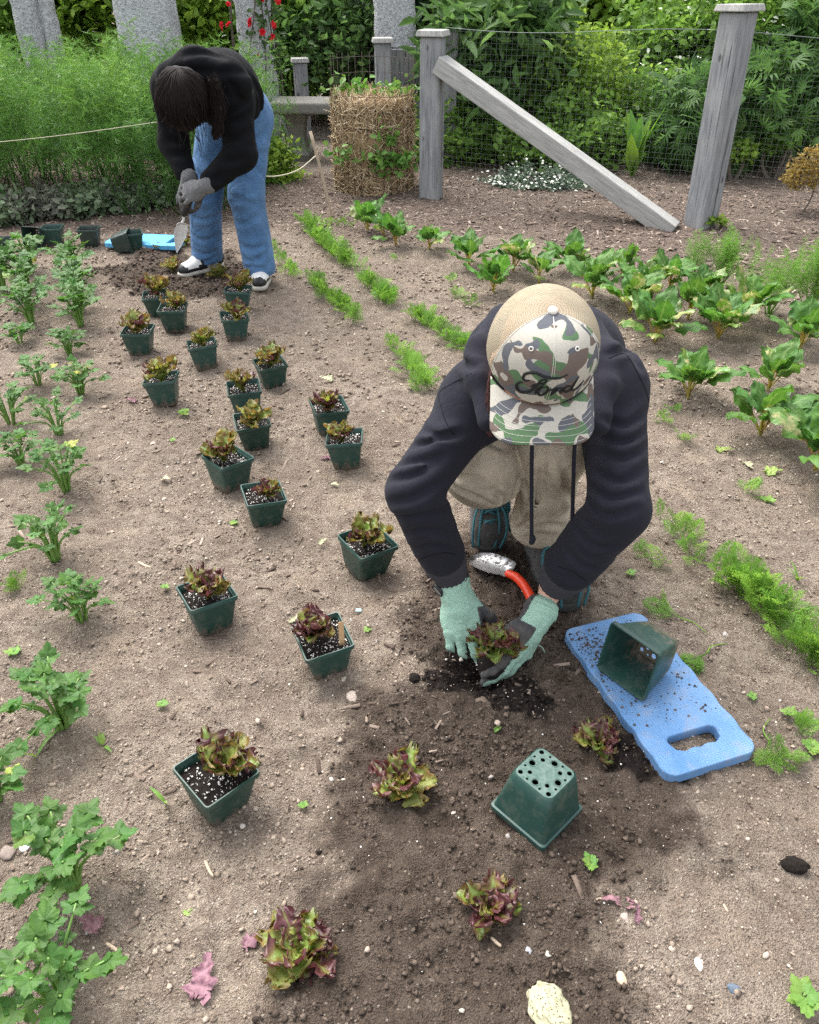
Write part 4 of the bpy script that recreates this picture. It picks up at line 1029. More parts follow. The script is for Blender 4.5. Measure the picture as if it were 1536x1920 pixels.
# lies on one side; its mouth opens towards the camera's left
o = empty_pot((0, 0, 0), (0, 0, 0), 'empty green pot lying on its side on the blue kneeling pad')
tp = math.atan((POT_T-POT_B)/POT_H)
E = Matrix.Rotation(R(38), 3, 'Z') @ Matrix.Rotation(R(-90) + tp, 3, 'Y')
base = G(1262, 1262, .033 + .046)
o.rotation_euler = E.to_euler(); o.scale = (1.12,)*3
sub = E @ Vector((0, 0, 1)); low = min((E @ Vector((x*POT_T*1.12, y*POT_T*1.12, POT_H*1.12))).z for x in (-1, 1) for y in (-1, 1))
mc = G(1176, 1238, .034 + POT_T*1.12); ax_ = E @ Vector((0, 0, 1))
o.location = (mc[0]-ax_.x*POT_H*1.12, mc[1]-ax_.y*POT_H*1.12, .0300 - low)
for (px, py, rot, lab, dk) in ((12,482,(0,0,.2),'dark empty pot cut off by the left edge',True),(105,458,(0,0,.15),'green empty pot standing beside the tipped pot with holes',False),(173,460,(0,0,.1),'green empty pot standing alone on the wood chips',True),(253,468,(0,0,.35),'dark green open pot standing in front of the far blue pad',False)):
    p = GP(px, py); empty_pot((p[0], p[1], p[2]-.002), rot, lab, dk)
p = GP(78, 466); o = empty_pot((p[0]-.01, p[1]+.07, p[2]+.052), (R(90)-tp, 0, R(-12)), 'black tipped-over pot with its holed base towards the camera', True)
p = GP(228, 476); o = empty_pot((p[0]-.04, p[1]+.02, p[2]+.050), (R(90)-tp, 0, R(98)), 'scuffed grey-green pot lying on its side by the far pad', True)

# ---------------------------------------------------------------- kneeling pads
k = NT('blue_foam'); p = k.pos(True); rid = k.n('TexWave', wave_type='BANDS', bands_direction='Y'); k.set(rid.inputs['Vector'], p); rid.inputs['Scale'].default_value = 62; rid.inputs['Distortion'].default_value = .6; rid.inputs['Detail Scale'].default_value = 30
rid2 = k.n('TexWave', wave_type='BANDS', bands_direction='X'); k.set(rid2.inputs['Vector'], p); rid2.inputs['Scale'].default_value = 45
f = k.noise(p, 12, 4); c = k.mix(k.ramp(f, [(.3, 0.0), (.7, 1.0)]), (.085, .195, .38), (.15, .275, .48))
dm = k.noise(p, 26, 5, .7); c = k.mix(k.ramp(dm, [(.52, 0.0), (.68, .5)]), c, (.22, .25, .31))
BLUE = k.fin(c, .75, k.bump(k.math('MULTIPLY', rid.outputs['Fac'], k.math('ADD', rid2.outputs['Fac'], .35)), .5, .0018), 0, .3)
BLUE2 = plain('pale_blue_foam', (.10, .36, .62), .75)
def pad_mesh(L=.435, W=.213, T=.025):
    def wav(t): return .0020*math.sin(t*2*math.pi*6.2)
    out = []
    def corner(cx, cy, a0, rad=.028):
        for q in range(6):
            a = R(a0+90*q/5); out.append((cx+rad*math.cos(a), cy+rad*math.sin(a)))
    hl, hw = L/2, W/2
    corner(hw-.028, -hl+.028, -90)
    for t in np.linspace(.1, .9, 36): out.append((hw + wav(t), -hl + L*t))
    corner(hw-.028, hl-.028, 0)
    corner(-hw+.028, hl-.028, 90)
    for t in np.linspace(.9, .1, 36): out.append((-hw - wav(t), -hl + L*t))
    corner(-hw+.028, -hl+.028, 180)
    # hand hole near the -y end, scalloped on its lower edge
    y0, y1, hx = -hl+.045, -hl+.086, .052; h = []
    for x in np.linspace(-hx, hx, 22): h.append((x, y0 + .0045*abs(math.sin((x/hx)*math.pi*1.5)) + .006*(abs(x)/hx)**6))
    for q in range(5): a = R(0+90*q/4); h.append((hx-.008+.013*math.cos(a), y1-.012+.012*math.sin(a)))
    for q in range(5): a = R(90+90*q/4); h.append((-hx+.008+.013*math.cos(a), y1-.012+.012*math.sin(a)))
    h = h[::-1]
    out, h = np.array(out), np.array(h)
    def inset(P, d):
        t = np.roll(P, -1, 0) - np.roll(P, 1, 0); t /= np.linalg.norm(t, axis=1)[:, None]; return P + d*np.stack([-t[:, 1], t[:, 0]], 1)
    rings = [(0.0, 0.0015), (.002, 0), (T-.003, 0), (T-.001, .0009), (T, .003)]
    Vs, Qs, n0 = [], [], 0
    tops = []; bots = []
    for loop in (out, h):
        n = len(loop); base = n0
        for z, d in rings:
            P = inset(loop, d); Vs.append(np.concatenate([P, np.full((n, 1), z)], 1)); n0 += n
        for i in range(len(rings)-1):
            j = np.arange(n); a = base+i*n+j; b = base+i*n+(j+1) % n; Qs.append(np.stack([a, b, b+n, a+n], 1))
        tops.append((base+(len(rings)-1)*n, n)); bots.append((base, n))
    V = np.concatenate(Vs); Ts = []
    for grp, flip in ((tops, False), (bots, True)):
        loops = [[Vector((*V[b+i][:2], 0)) for i in range(n)] for b, n in grp]
        idx = np.concatenate([np.arange(b, b+n) for b, n in grp]); t = idx[np.array(tessellate_polygon(loops))]
        # make all point the right way
        A, B, C = V[t[:, 0]], V[t[:, 1]], V[t[:, 2]]; nz = np.cross(B-A, C-A)[:, 2]
        bad = (nz < 0) != flip; t[bad] = t[bad][:, ::-1]; Ts.append(t)
    return V, [np.concatenate(Qs), np.concatenate(Ts)]
V, F = pad_mesh(); PADM = mesh_np('kneeling_pad', V, F, False)
c = sum(KP)/4; d = ((KP[2]+KP[3])/2 - (KP[0]+KP[1])/2)
rz = math.atan2(-d[0], -(-d[1])) if False else math.atan2(d[0], -d[1])
pad = link('kneeling_pad', PADM, None, BLUE); pad.location = (c[0], c[1], hz(c[0], c[1])+.004); pad.rotation_euler = (0, 0, rz)
tag(pad, 'blue foam kneeling pad with a hand hole beside the crouching person', 'kneeling pad', 'foam kneeling pads')
PM2 = PADM.copy(); PM2.materials.clear(); PM2.materials.append(BLUE2)
pad2 = link('kneeling_pad', PM2); p = GP(298, 458); pad2.location = (p[0]-.06, p[1], p[2]+.004); pad2.rotation_euler = (0, 0, R(82))
tag(pad2, 'light blue foam kneeling pad lying behind the bending person\'s trowel', 'kneeling pad', 'foam kneeling pads')
r = np.random.default_rng(31); n = 900                   # spilled mix on the pad
cx = np.stack([r.normal(-.07, .03, n), r.normal(.14, .05, n)], 1); cx[500:] = np.stack([r.uniform(-.1, .09, 400), r.uniform(-.1, .2, 400)], 1)
cx = cx[(np.abs(cx[:, 0]) < .1) & (np.abs(cx[:, 1]) < .2)]; n = len(cx); sz = .0006+.0028*r.uniform(0, 1, n)**3
V, F = stamp(IV, IF, mats_rand(np.concatenate([cx, np.full((n, 1), .0255)], 1), sz, r)); m = mesh_np('spilled_soil', V, F); attr(m, 'tint', np.repeat(r.uniform(0, 1, n), len(IV)))
tag(link('spilled_soil', m, pad, CR_WET), kind='stuff')

# ---------------------------------------------------------------- celery
def celery_leaflet(seed, W=1.0):
    r = np.random.default_rng(seed); na, nr = 41, 5
    a = np.linspace(R(-125), R(125), na)
    lob = .56 + .44*np.maximum(np.exp(-(a/R(34))**2), .88*np.exp(-((np.abs(a)-R(78))/R(30))**2))
    ser = 1 + .06*np.array([1, .2, -1, .2])[np.arange(na) % 4] + .025*r.normal(size=na)
    rad = lob*ser*(1-.18*(np.abs(a)/R(125))**2)
    V = []
    bend = r.uniform(.1, .4); cupv = r.uniform(-.1, .22)
    for i in range(nr):
        f = (i/(nr-1))**.85
        for j in range(na):
            q = rad[j] if i == nr-1 else lob[j]*(1-.15*(abs(a[j])/R(125))**2)
            x = math.sin(a[j])*q*f*.60; y = .22 + math.cos(a[j])*q*f*.72
            z = .030*f*math.cos(a[j]*4.6) + .012*f*math.sin(a[j]*13) + cupv*abs(x) - bend*.35*max(0, y)**2 + .03*r.normal()*(i == nr-1)
            V.append([x, y, z])
    V = np.array(V) - [0, .22, 0]; V[:, 1] += .14
    return V*W, gridm(nr, na)
def celattr(k, col):
    f = k.math('FRACT', k.math('MULTIPLY', k.rnd(), 29.3))
    return k.mix(k.ramp(f, [(.982, 0.0), (.992, .8)]), col, (.36, .38, .07))
CEL = leafmat('celery_leaf', (.044, .115, .022), (.080, .178, .034), .5, .33, .025, .35, .3, celattr, 60)
k = NT('celery_stalk'); CST = k.fin(k.mix(k.noise(k.pos(), 60, 2), (.12, .25, .045), (.2, .34, .08)), .4, None, 0, .5, 0, .15)
CLM = []
for s in range(6):
    V, F = celery_leaflet(700+s); m = mesh_np('celery_leaflet', V, F); m.materials.append(CEL); CLM.append(m)
def frame_at(p, d, up, s):
    d = d/np.linalg.norm(d); x = np.cross(d, up); x /= np.linalg.norm(x)+1e-9; z = np.cross(x, d)
    return Matrix(((x[0]*s, d[0]*s, z[0]*s, p[0]), (x[1]*s, d[1]*s, z[1]*s, p[1]), (x[2]*s, d[2]*s, z[2]*s, p[2]), (0, 0, 0, 1)))
def celery(px, py, hgt_, seed, label, n=9, ls=.034, detail=True, spread=.75):
    r = np.random.default_rng(seed); p = GP(px, py)
    o = thing('celery_plant', p, label, 'celery', 'celery plants in rows')
    for q in range(n):
        az = q*2.399 + r.normal()*.3; out = spread*(q+1)/n*r.uniform(.75, 1.15)
        L = hgt_*r.uniform(.75, 1.1)*(1-.15*q/n)
        dirv = np.array([math.cos(az)*math.sin(out), math.sin(az)*math.sin(out), math.cos(out)])
        b = np.array([math.cos(az)*.008, math.sin(az)*.008, -.005])
        m1 = b + np.array([0, 0, L*.35]) + dirv*L*.25; e = b + dirv*L + [0, 0, L*.08]
        pts = spline([b, m1, e], 8)
        V, F = tube(pts, np.linspace(.0042, .0016, 8)*hgt_/.14, 6)
        stalk = link('stalk', mesh_np('stalk', V, F), o, CST)
        tip = pts[-1]; td = pts[-1]-pts[-3]; td /= np.linalg.norm(td)
        out_h = np.array([math.cos(az), math.sin(az), 0]); fd = td*.45 + out_h*.75 + [0, 0, -.05]
        up = np.array([0, 0, 1.0]) + out_h*.15*r.normal() + r.normal(size=3)*.22
        side = np.cross(fd, up); side /= np.linalg.norm(side)
        specs = [(tip, fd, 1.12), (tip - td*.006, fd*.25+side, .95), (tip - td*.006, fd*.25-side, .95)]
        if L > .05: specs += [(pts[5], fd*.4+side*.9+[0, 0, .1], .62), (pts[5], fd*.4-side*.9+[0, 0, .1], .62)]
        if detail:
            for (pp, dd, sc) in specs:
                l = link('leaf', CLM[int(r.integers(6))], stalk); l.matrix_local = frame_at(pp, dd + r.normal(size=3)*.12, up + r.normal(size=3)*.2, ls*sc*r.uniform(.85, 1.15))
        else:
            ps = []
            for (pp, dd, sc) in specs:
                M = np.array(frame_at(pp, dd + r.normal(size=3)*.12, up + r.normal(size=3)*.2, ls*sc*r.uniform(.85, 1.15)))[:3]
                me = CLT[int(r.integers(3))]; ps.append(stamp(me[0], me[1], M[None]))
            V, F = join(ps); link('leaf', mesh_np('celery_leaf', V, F), stalk, CEL)
    return o
CLT = [celery_leaflet(720+s) for s in range(3)]
CELS = [(118,1890,.150,11,.042,'celery plant at the bottom left corner'),(138,1665,.150,11,.043,'large celery plant second from the bottom, full leaf crown'),
        (-5,1500,.11,6,.036,'celery plant cut off by the left edge below the long-stalked one'),(120,1365,.150,11,.040,'long-stalked celery with a yellowing lower leaf'),
        (155,1165,.115,10,.034,'compact celery plant left of a red potted lettuce'),(105,1050,.150,11,.034,'bushy celery plant above the compact one'),
        (125,920,.150,12,.036,'spreading celery with one stalk reaching far to the right'),(40,870,.10,8,.036,'low celery plant beside the spreading one, outer row'),
        (112,815,.13,8,.034,'celery plant just behind the spreading one'),(22,795,.135,8,.036,'upright celery plant at the left edge with pale base'),
        (72,722,.10,7,.036,'low open celery plant in the outer row mid-way'),(152,738,.12,9,.036,'celery plant left of the lone tall potted lettuce'),
        (130,662,.10,9,.036,'small celery with yellowing leaves near the pale potted lettuce'),(38,645,.085,7,.036,'small yellowish celery in the outer row')]
for q, (px, py, h, n, ls, lab) in enumerate(CELS): celery(px, py, h, 800+q, lab, n+5, ls*.82, True, .88)
far = [(60,608,'outer'),(55,575,'outer'),(52,540,'outer'),(58,510,'outer'),(152,612,'inner'),(150,580,'inner'),(145,545,'inner'),(140,515,'inner'),(8,545,'edge'),(4,512,'edge')]
cnt = {}
for q, (px, py, row) in enumerate(far):
    cnt[row] = cnt.get(row, 0) + 1
    celery(px, py, .17, 850+q, 'far celery plant, %s from the front of the %s close-set row' % (ordw[cnt[row]-1], {'outer': 'outer', 'inner': 'inner', 'edge': 'left-edge'}[row]), 16, .040, False, .8)

# ---------------------------------------------------------------- beets
def beet_leaf(seed, ns=21, nt_=11):
    r = np.random.default_rng(seed); s = np.linspace(0, 1, ns); t = np.linspace(-1, 1, nt_); S, T = np.meshgrid(s, t, indexing='ij')
    pet = .40; B = np.clip((S-pet)/(1-pet), 0, 1)
    half = np.where(S < pet, .016, .016 + .155*np.sin(np.pi*np.clip(B, 0, 1)**.72)**.8 * np.clip((1-B)*6, 0, 1)**.5)
    ph = r.uniform(0, 6, 3); half = half*(1 + .08*np.sin(S*24+ph[0]+T*2) + .05*np.sin(S*53+ph[1]))
    bend = r.uniform(.5, 1.3); a = bend*S**1.6
    yy = np.cumsum(np.cos(bend*s**1.6))/ns; zz = np.cumsum(np.sin(bend*s**1.6))/ns
    cr = (.028*np.sin(S*27+ph[1]+T*2)*np.abs(T)**1.3 + .017*np.sin(T*10+S*31+ph[2]) + .008*np.sin(T*17-S*49)) * (B > 0)
    V = np.stack([T*half, -zz[:, None]+0*T - .25*np.abs(T)*half + cr, yy[:, None]+0*T + cr*.4], -1)
    return V.reshape(-1, 3), gridm(ns, nt_), S.ravel(), np.abs(T).ravel()
def beetattr(sick):
    def f(k, col):
        s = k.at('along'); e = k.at('edge'); p = k.pos()
        c = k.mix(k.ramp(e, [(.02, .55), (.12, 0.0)]), col, (.22, .32, .10))
        if sick: 
            c = k.mix(k.ramp(k.noise(p, 30, 4), [(.48, 0.0), (.64, .8)]), c, (.46, .41, .20))
        stem = k.mix(k.rnd(), (.28, .30, .06), (.30, .16, .06))
        return k.mix(k.ramp(s, [(.39, 1.0), (.46, 0.0)]), c, stem)
    return f
BTM = [leafmat('beet_leaf', (.058, .150, .028), (.108, .235, .048), .55, .33, .02, .35, .35, beetattr(False), 40), leafmat('beet_leaf_yellowing', (.085, .19, .03), (.15, .26, .05), .4, .28, .03, .35, .5, beetattr(True), 40)]
BLM = [[], []]
for s in range(7):
    V, F, S, T = beet_leaf(900+s)
    for w_ in (0, 1):
        m = mesh_np('beet_leaf', V, F); attr(m, 'along', S); attr(m, 'edge', T); m.materials.append(BTM[w_]); BLM[w_].append(m)
def beet(px, py, L, n, seed, label, sick=.15, open_=(.1, .95)):
    r = random.Random(seed); p = GP(px, py); o = thing('beet_plant', p, label, 'beet plant', 'beet plants in rows')
    for q in range(n):
        f = q/max(1, n-1); az = q*2.399+r.uniform(-.4, .4); tl = open_[0]+(open_[1]-open_[0])*f+r.uniform(-.12, .12)
        w_ = 1 if r.random() < sick*(.3+1.0*f) else 0
        l = link('leaf', r.choice(BLM[w_]), o); s = L*r.uniform(.75, 1.15)
        l.matrix_local = Matrix.Translation((-.008*math.sin(az), .008*math.cos(az), -.004)) @ Matrix.Rotation(az, 4, 'Z') @ Matrix.Rotation(tl, 4, 'X') @ Matrix.Rotation(r.uniform(-.35, .35), 4, 'Z') @ Matrix.Diagonal((s*r.uniform(.9, 1.25), s, s, 1))
BE = [(1290,748,.20,13,.10,'glossy beet plant standing clear just right of the crouching person'),(1425,818,.20,12,.2,'beet plant on bare soil between the glossy one and the right edge'),
      (1528,885,.24,14,.15,'big beet plant cut off by the right edge'),(1440,735,.19,10,.2,'beet plant behind the one on bare soil'),(1500,655,.20,11,.2,'beet plant near the right edge under the fennel'),
      (1228,645,.22,14,.45,'crowded beet plant at the crouching person\'s shoulder'),(1345,640,.22,15,.65,'yellowing beet plant in the thick of the patch'),(1400,605,.22,13,.6,'yellowing beet plant below the wide fennel'),
      (1290,600,.20,12,.5,'half-yellow beet plant in the middle of the patch'),(1180,590,.22,14,.35,'beet plant above the cap on the right'),(1215,555,.19,11,.3,'beet plant behind the thick patch'),
      (1110,560,.22,12,.25,'broad beet plant just behind the hood'),(1255,545,.18,10,.3,'beet plant below the tall fennel stalk'),(1165,520,.17,9,.15,'small beet plant in the back row near the brace foot'),
      (1068,510,.19,11,.12,'upright beet plant below the foot of the brace'),(1010,535,.18,10,.45,'pale beet plant left of the upright one'),(962,510,.20,11,.55,'beet plant with straw-coloured leaves in the back row'),
      (925,550,.20,11,.25,'tall-stalked beet plant nearest the hood on the left'),(880,505,.20,12,.15,'dark beet plant left of the straw-coloured one'),(805,470,.16,10,.12,'beet plant under the corner fence post'),
      (742,462,.18,11,.12,'beet plant below the straw cage, right one'),(690,435,.20,10,.12,'beet plant below the straw cage, left one'),(720,445,.16,8,.3,'small beet plant between the two below the cage'),
      (1320,560,.17,10,.55,'pale beet plant under the fennel pair')]
for q, (px, py, L, n, sk, lab) in enumerate(BE): beet(px, py, L*1.12, n, 1000+q, lab, min(.7, sk*.9), (.02, .62))

# ---------------------------------------------------------------- carrots, fennel, weeds
def frond(seed, npair=7, nl=4):
    """feathery compound leaf lying along +z, bending over"""
    r = np.random.default_rng(seed); V = []; F = []
    def rh(a, d, n, L, w_):
        d = d/np.linalg.norm(d); s = np.cross(d, n); s = s/(np.linalg.norm(s)+1e-9)*w_; i = len(V)
        V.extend([a, a+d*L*.5+s, a+d*L, a+d*L*.5-s]); F.append([i, i+1, i+2]); F.append([i, i+2, i+3])
    bend = r.uniform(.4, 1.2); ax = [np.zeros(3)]; m = 12
    for i in range(m): a = bend*(i/m)**1.3; ax.append(ax[-1]+np.array([0, math.sin(a), math.cos(a)])/m)
    ax = np.array(ax); tv, tf = tube(ax, np.linspace(.012, .004, m+1), 3, closed=False)
    for q in range(npair):
        t = .38 + .6*q/npair; i = min(int(t*m), m-1); c = ax[i]; T = ax[i+1]-ax[i]; T /= np.linalg.norm(T)
        Nn = np.cross(T, [1, 0, 0])
        for sg in (-1, 1):
            L = .34*(1-.8*(q/npair))*r.uniform(.8, 1.15); d = T*.75 + np.array([sg, 0, 0]) + Nn*r.normal()*.2; d /= np.linalg.norm(d)
            rh(c, d, Nn, L, .0045)
            for s in range(nl):
                f = (s+1)/nl; pp = c+d*L*f
                for g in (-1, 1):
                    dd = d*.8+np.cross(Nn, d)*g*.9+Nn*r.normal()*.25; rh(pp, dd, Nn, .15*(1-.4*f)*r.uniform(.7, 1.2), .0125)
    rh(ax[-2], ax[-1]-ax[-2], np.array([1., 0, 0]), .14, .016)
    tq = tf[0]; tt = np.concatenate([tq[:, [0, 1, 2]], tq[:, [0, 2, 3]]])
    return np.concatenate([tv, np.array(V)]), np.concatenate([tt, np.array(F)+len(tv)])
FR = [frond(s) for s in range(4)]
def fronds_at(P, size, rng, tilt=.5, tpls=FR):
    n = len(P); az = rng.uniform(0, 6.283, n); ti = np.abs(rng.normal(0, tilt, n))
    ps, tn = [], []
    Z = np.zeros(n); ca, sa, ct, s2 = np.cos(az), np.sin(az), np.cos(ti), np.sin(ti)
    Rz = np.stack([ca, -sa, Z, sa, ca, Z, Z, Z, Z+1], 1).reshape(n, 3, 3); Rx = np.stack([Z+1, Z, Z, Z, ct, s2, Z, -s2, ct], 1).reshape(n, 3, 3)
    s = size*rng.uniform(.6, 1.2, n); M = np.concatenate([(Rz@Rx)*s[:, None, None], P[:, :, None]], 2)
    for t in range(len(tpls)):
        if len(M[t::4]):
            ps.append(stamp(*tpls[t], M[t::len(tpls)])); tn.append(np.repeat(rng.uniform(0, 1, len(M[t::len(tpls)])), len(tpls[t][0])))
    V, F = join(ps); return V, F, np.concatenate(tn)
def carrot_row(pts, n, size, width, label, seed, tilt=.38):
    r = np.random.default_rng(seed); C = np.array([GP(*q) for q in pts]); base = C[0].copy()
    sp = spline(C, 60); dens = np.clip(.7+.9*noise2(np.arange(60)*.31+seed*7, np.zeros(60), seed), .05, 1); i = r.choice(60, n, p=dens/dens.sum()); P = sp[i] + np.stack([r.normal(0, width, n), r.normal(0, width, n), np.zeros(n)], 1)
    P[:, 2] = hgt(P[:, 0], P[:, 1]) - .004
    V, F, T = fronds_at(P, size, r, tilt)
    m = mesh_np('carrot_row', V - base, F); attr(m, 'tint', T); o = link('carrot_row', m, None, G_CARR); o.location = base
    return tag(o, label, 'carrots', 'rows of carrot seedlings', 'stuff')
carrot_row([(575,425),(600,455),(650,500),(700,545),(732,575)], 230, .10, .015, 'long thick row of feathery carrot tops left of the beets', 1)
carrot_row([(508,468),(535,500),(560,525)], 34, .075, .020, 'short thin carrot row right of the bending person\'s shoe', 2)
carrot_row([(585,530),(620,565),(672,618)], 92, .088, .013, 'short carrot row in the middle of the bed', 3)
carrot_row([(728,640),(760,680),(795,735)], 66, .088, .013, 'thin carrot row left of the crouching person', 4)
carrot_row([(778,600),(820,625),(880,665)], 84, .088, .013, 'carrot row running behind the crouching person\'s shoulder', 5)
carrot_row([(1350,1085),(1400,1120),(1470,1190),(1560,1275)], 140, .10, .015, 'thick bright carrot row at the right edge', 6)
carrot_row([(1262,985),(1285,1020),(1305,1060)], 20, .085, .014, 'short carrot row right of the crouching person\'s arm', 7)
carrot_row([(610,420),(640,430)], 30, .06, .05, 'thin carrot seedlings at the back below the stake', 8)
def tuft(px, py, n, size, label, seed, tilt=.5, name='carrot_seedling', mat=None, group='stray carrot seedlings', cat='seedling', dz=0.0, wd=.008):
    r = np.random.default_rng(seed); b = GP(px, py); P = np.stack([r.normal(0, wd, n), r.normal(0, wd, n), np.full(n, -.003)], 1)
    V, F, T = fronds_at(P, size, r, tilt); m = mesh_np(name, V, F); attr(m, 'tint', T)
    o = thing(name, b, label, cat, group); link('fronds', m, o, mat or G_CARR); return o
for q, (px, py, n, s, lab) in enumerate(((1240,1060,7,.07,'carrot seedling right of the forearm cuff'),(1205,1045,6,.05,'small carrot seedling touching the right forearm'),(1283,830,5,.07,'lone carrot seedling in front of the glossy beet'),(1247,800,6,.06,'carrot seedling between the sleeve and the glossy beet'),
        (1400,925,8,.06,'carrot seedling below the fallen pale leaf'),(860,560,10,.07,'carrot tuft left of the tall-stalked beet'),(885,575,9,.06,'carrot tuft just behind the hood on the left'),(1265,775,5,.05,'tiny carrot seedling at the sleeve'),
        (1460,1420,8,.06,'limp carrot seedling below the thick carrot row'),(1500,1380,7,.06,'carrot seedling near the right edge beside the pad corner'),(745,490,6,.05,'carrot tuft below the right-hand beet of the cage pair'),(845,530,7,.06,'carrot tuft under the dark beet'),
        (35,1105,12,.05,'pale feathery tuft left of the compact celery'),(1015,560,6,.06,'carrot tuft behind the pale beet'))):
    tuft(px, py, n, s, lab, 60+q)
# pulled carrot seedlings lying on the soil beside the pad
for q, (px, py, rz, L, lab) in enumerate(((1275,1165,.9,.10,'uprooted carrot seedling lying above the pad'),(1325,1230,2.2,.10,'uprooted carrot seedling lying along the pad'),(1440,1395,2.8,.09,'uprooted carrot seedling beyond the pad\'s hand hole'))):
    b = GP(px, py); o = thing('pulled_carrot', b, lab, 'seedling', 'uprooted carrot seedlings', rz=rz); r = np.random.default_rng(q)
    V, F, T = fronds_at(np.zeros((5, 3)), L, r, .3); V = V[:, [0, 2, 1]]*[1, 1, .35] + [0, 0, .012]; m = mesh_np('fronds', V, F); attr(m, 'tint', T); link('fronds', m, o, G_CARR)
    V, F = tube(spline([[0, 0, .01], [.01, -.03, .006], [-.005, -.07, .004]], 8), np.linspace(.002, .0008, 8), 5); m = mesh_np('stem', V, F); attr(m, 'tint', np.full(len(V), .9)); link('stem', m, o, G_CARR)
FT2 = [feather(14, 1, 20+s, .0055, 14, .30, .14) for s in range(4)]
def fennel(px, py, hpx, wpx, n, label, seed):
    r = np.random.default_rng(seed); b = GP(px, py); o = thing('fennel_plant', b, label, 'fennel', 'fennel plants behind the beets'); Y = b[1]
    top = AT(px, hpx, Y)[2]; sp = wpx/1480*math.hypot(b[1], 1.3)
    M = []
    for q in range(n):
        f = r.uniform(.25, 1)
        d = np.array([r.normal()*.3, r.normal()*.2, 1]); d /= np.linalg.norm(d); u = np.cross(d, r.normal(size=3)); u /= np.linalg.norm(u); v = np.cross(d, u); s = top*.5*r.uniform(.7, 1)
        M.append(np.stack([u*s, v*s, d*s, np.array([r.normal()*sp*.5*f, r.normal()*sp*.4*f, top*.6*f])], 1))
    M = np.array(M); ps = [stamp(*FT2[t], M[t::4]) for t in range(4)]; V, F = join(ps); m = mesh_np('fronds', V, F); attr(m, 'tint', r.uniform(.3, 1, len(V))); link('fronds', m, o, G_FENN)
    st = [tube(spline([[r.normal()*.006, r.normal()*.006, -.01], mm[:, 3]*.5+r.normal(size=3)*.006, mm[:, 3]], 6), np.linspace(.004, .0015, 6), 5) for mm in M[:10]]
    V, F = join(st); m = mesh_np('stems', V, F); attr(m, 'tint', np.full(len(V), .6)); link('stems', m, o, G_FENN)
fennel(1350, 540, 425, 55, 64, 'fennel plant with one tall leaning plume right of the brace foot', 1)
fennel(1300, 535, 440, 25, 28, 'slender fennel plume left of the tall leaning one', 4)
fennel(1440, 590, 470, 90, 80, 'wide bushy fennel plant behind the yellowing beets', 2)
fennel(1515, 600, 440, 50, 64, 'fennel plant at the right edge', 3)
# small weeds: a few serrated leaves on a short stalk
WEED = leafmat('weed_leaf', (.12, .24, .035), (.2, .34, .07), .5, .35, .05, .3)
WLM = []
for s in range(3):
    m = mesh_np('weed_leaf', *celery_leaflet(740+s)); m.materials.append(WEED); WLM.append(m)
def weed(px, py, n, s, seed, label):
    r = random.Random(seed); o = thing('weed', GP(px, py), label, 'weed', 'small weeds in the bed')
    V, F = tube([[0, 0, -.004], [0, 0, s*.7]], s*.05, 5); link('stem', mesh_np('stem', V, F), o, CST)
    for q in range(n):
        az = q*6.283/n + r.uniform(-.4, .4); d = np.array([math.cos(az), math.sin(az), r.uniform(-.1, .45)])
        l = link('leaf', r.choice(WLM), o); l.matrix_local = frame_at(np.array([0, 0, s*.6]), d, np.array([0, 0, 1.0]), s*r.uniform(.7, 1.1))
for q, (px, py, n, s, lab) in enumerate(((1107,1625,4,.022,'pale four-leaved weed below the upturned pot'),(1500,1880,6,.04,'leafy weed in the bottom right corner'),(1410,1310,4,.016,'tiny weed right of the kneeling pad'),(305,1325,5,.018,'small weed beside the pot nearest the camera'),
        (310,1105,4,.016,'weed touching the pot left of the marker stick'),(930,1370,3,.012,'tiny weed on the dug soil above the upturned pot'),(1180,1080,4,.02,'weed at the crouching person\'s right boot'),(440,985,4,.02,'flat weed below the twin pots'),
        (570,1515,4,.016,'ragged weed right of the pot nearest the camera'),(690,1185,3,.014,'tiny weed right of the pot with the marker'),(345,780,7,.03,'sprawling weed in front of the lone tall potted lettuce'),(1520,1410,6,.03,'weed at the right edge beyond the pad'),
        (325,830,4,.018,'little weed between the celery and the pots'),(1060,820,3,.012,'weed hidden by the knee'),(1440,945,5,.025,'weed on the bare soil below the big beet'),(395,680,3,.015,'weed between pots in the back rows'),(1480,1345,5,.025,'trailing weed at the pad\'s far corner'),(30,1230,6,.025,'grey-green weed behind the long-stalked celery'))):
    weed(px, py, n, s, q, lab)
def grass(px, py, seed, label, L=.06, n=4):
    r = np.random.default_rng(seed); o = thing('grass_blade', GP(px, py), label, 'grass', 'blades of grass in the bed')
    for q in range(n):
        V, F = strap_leaf(L*r.uniform(.7, 1.2), .004, r.uniform(.5, 1.4), r, 7); l = link('blade', mesh_np('grass_blade', V, F), o, WEED); l.rotation_euler = (r.uniform(-1.1, -.2), 0, r.uniform(0, 6.28))
grass(68, 1420, 1, 'tall grass blade below the long-stalked celery', .1, 3); grass(195, 1400, 2, 'small grass tuft right of the long-stalked celery', .04, 4); grass(310, 1505, 3, 'flat grass blade left of the pot nearest the camera', .06, 2); grass(1495, 1090, 4, 'grass tuft near the thick carrot row', .05, 4)

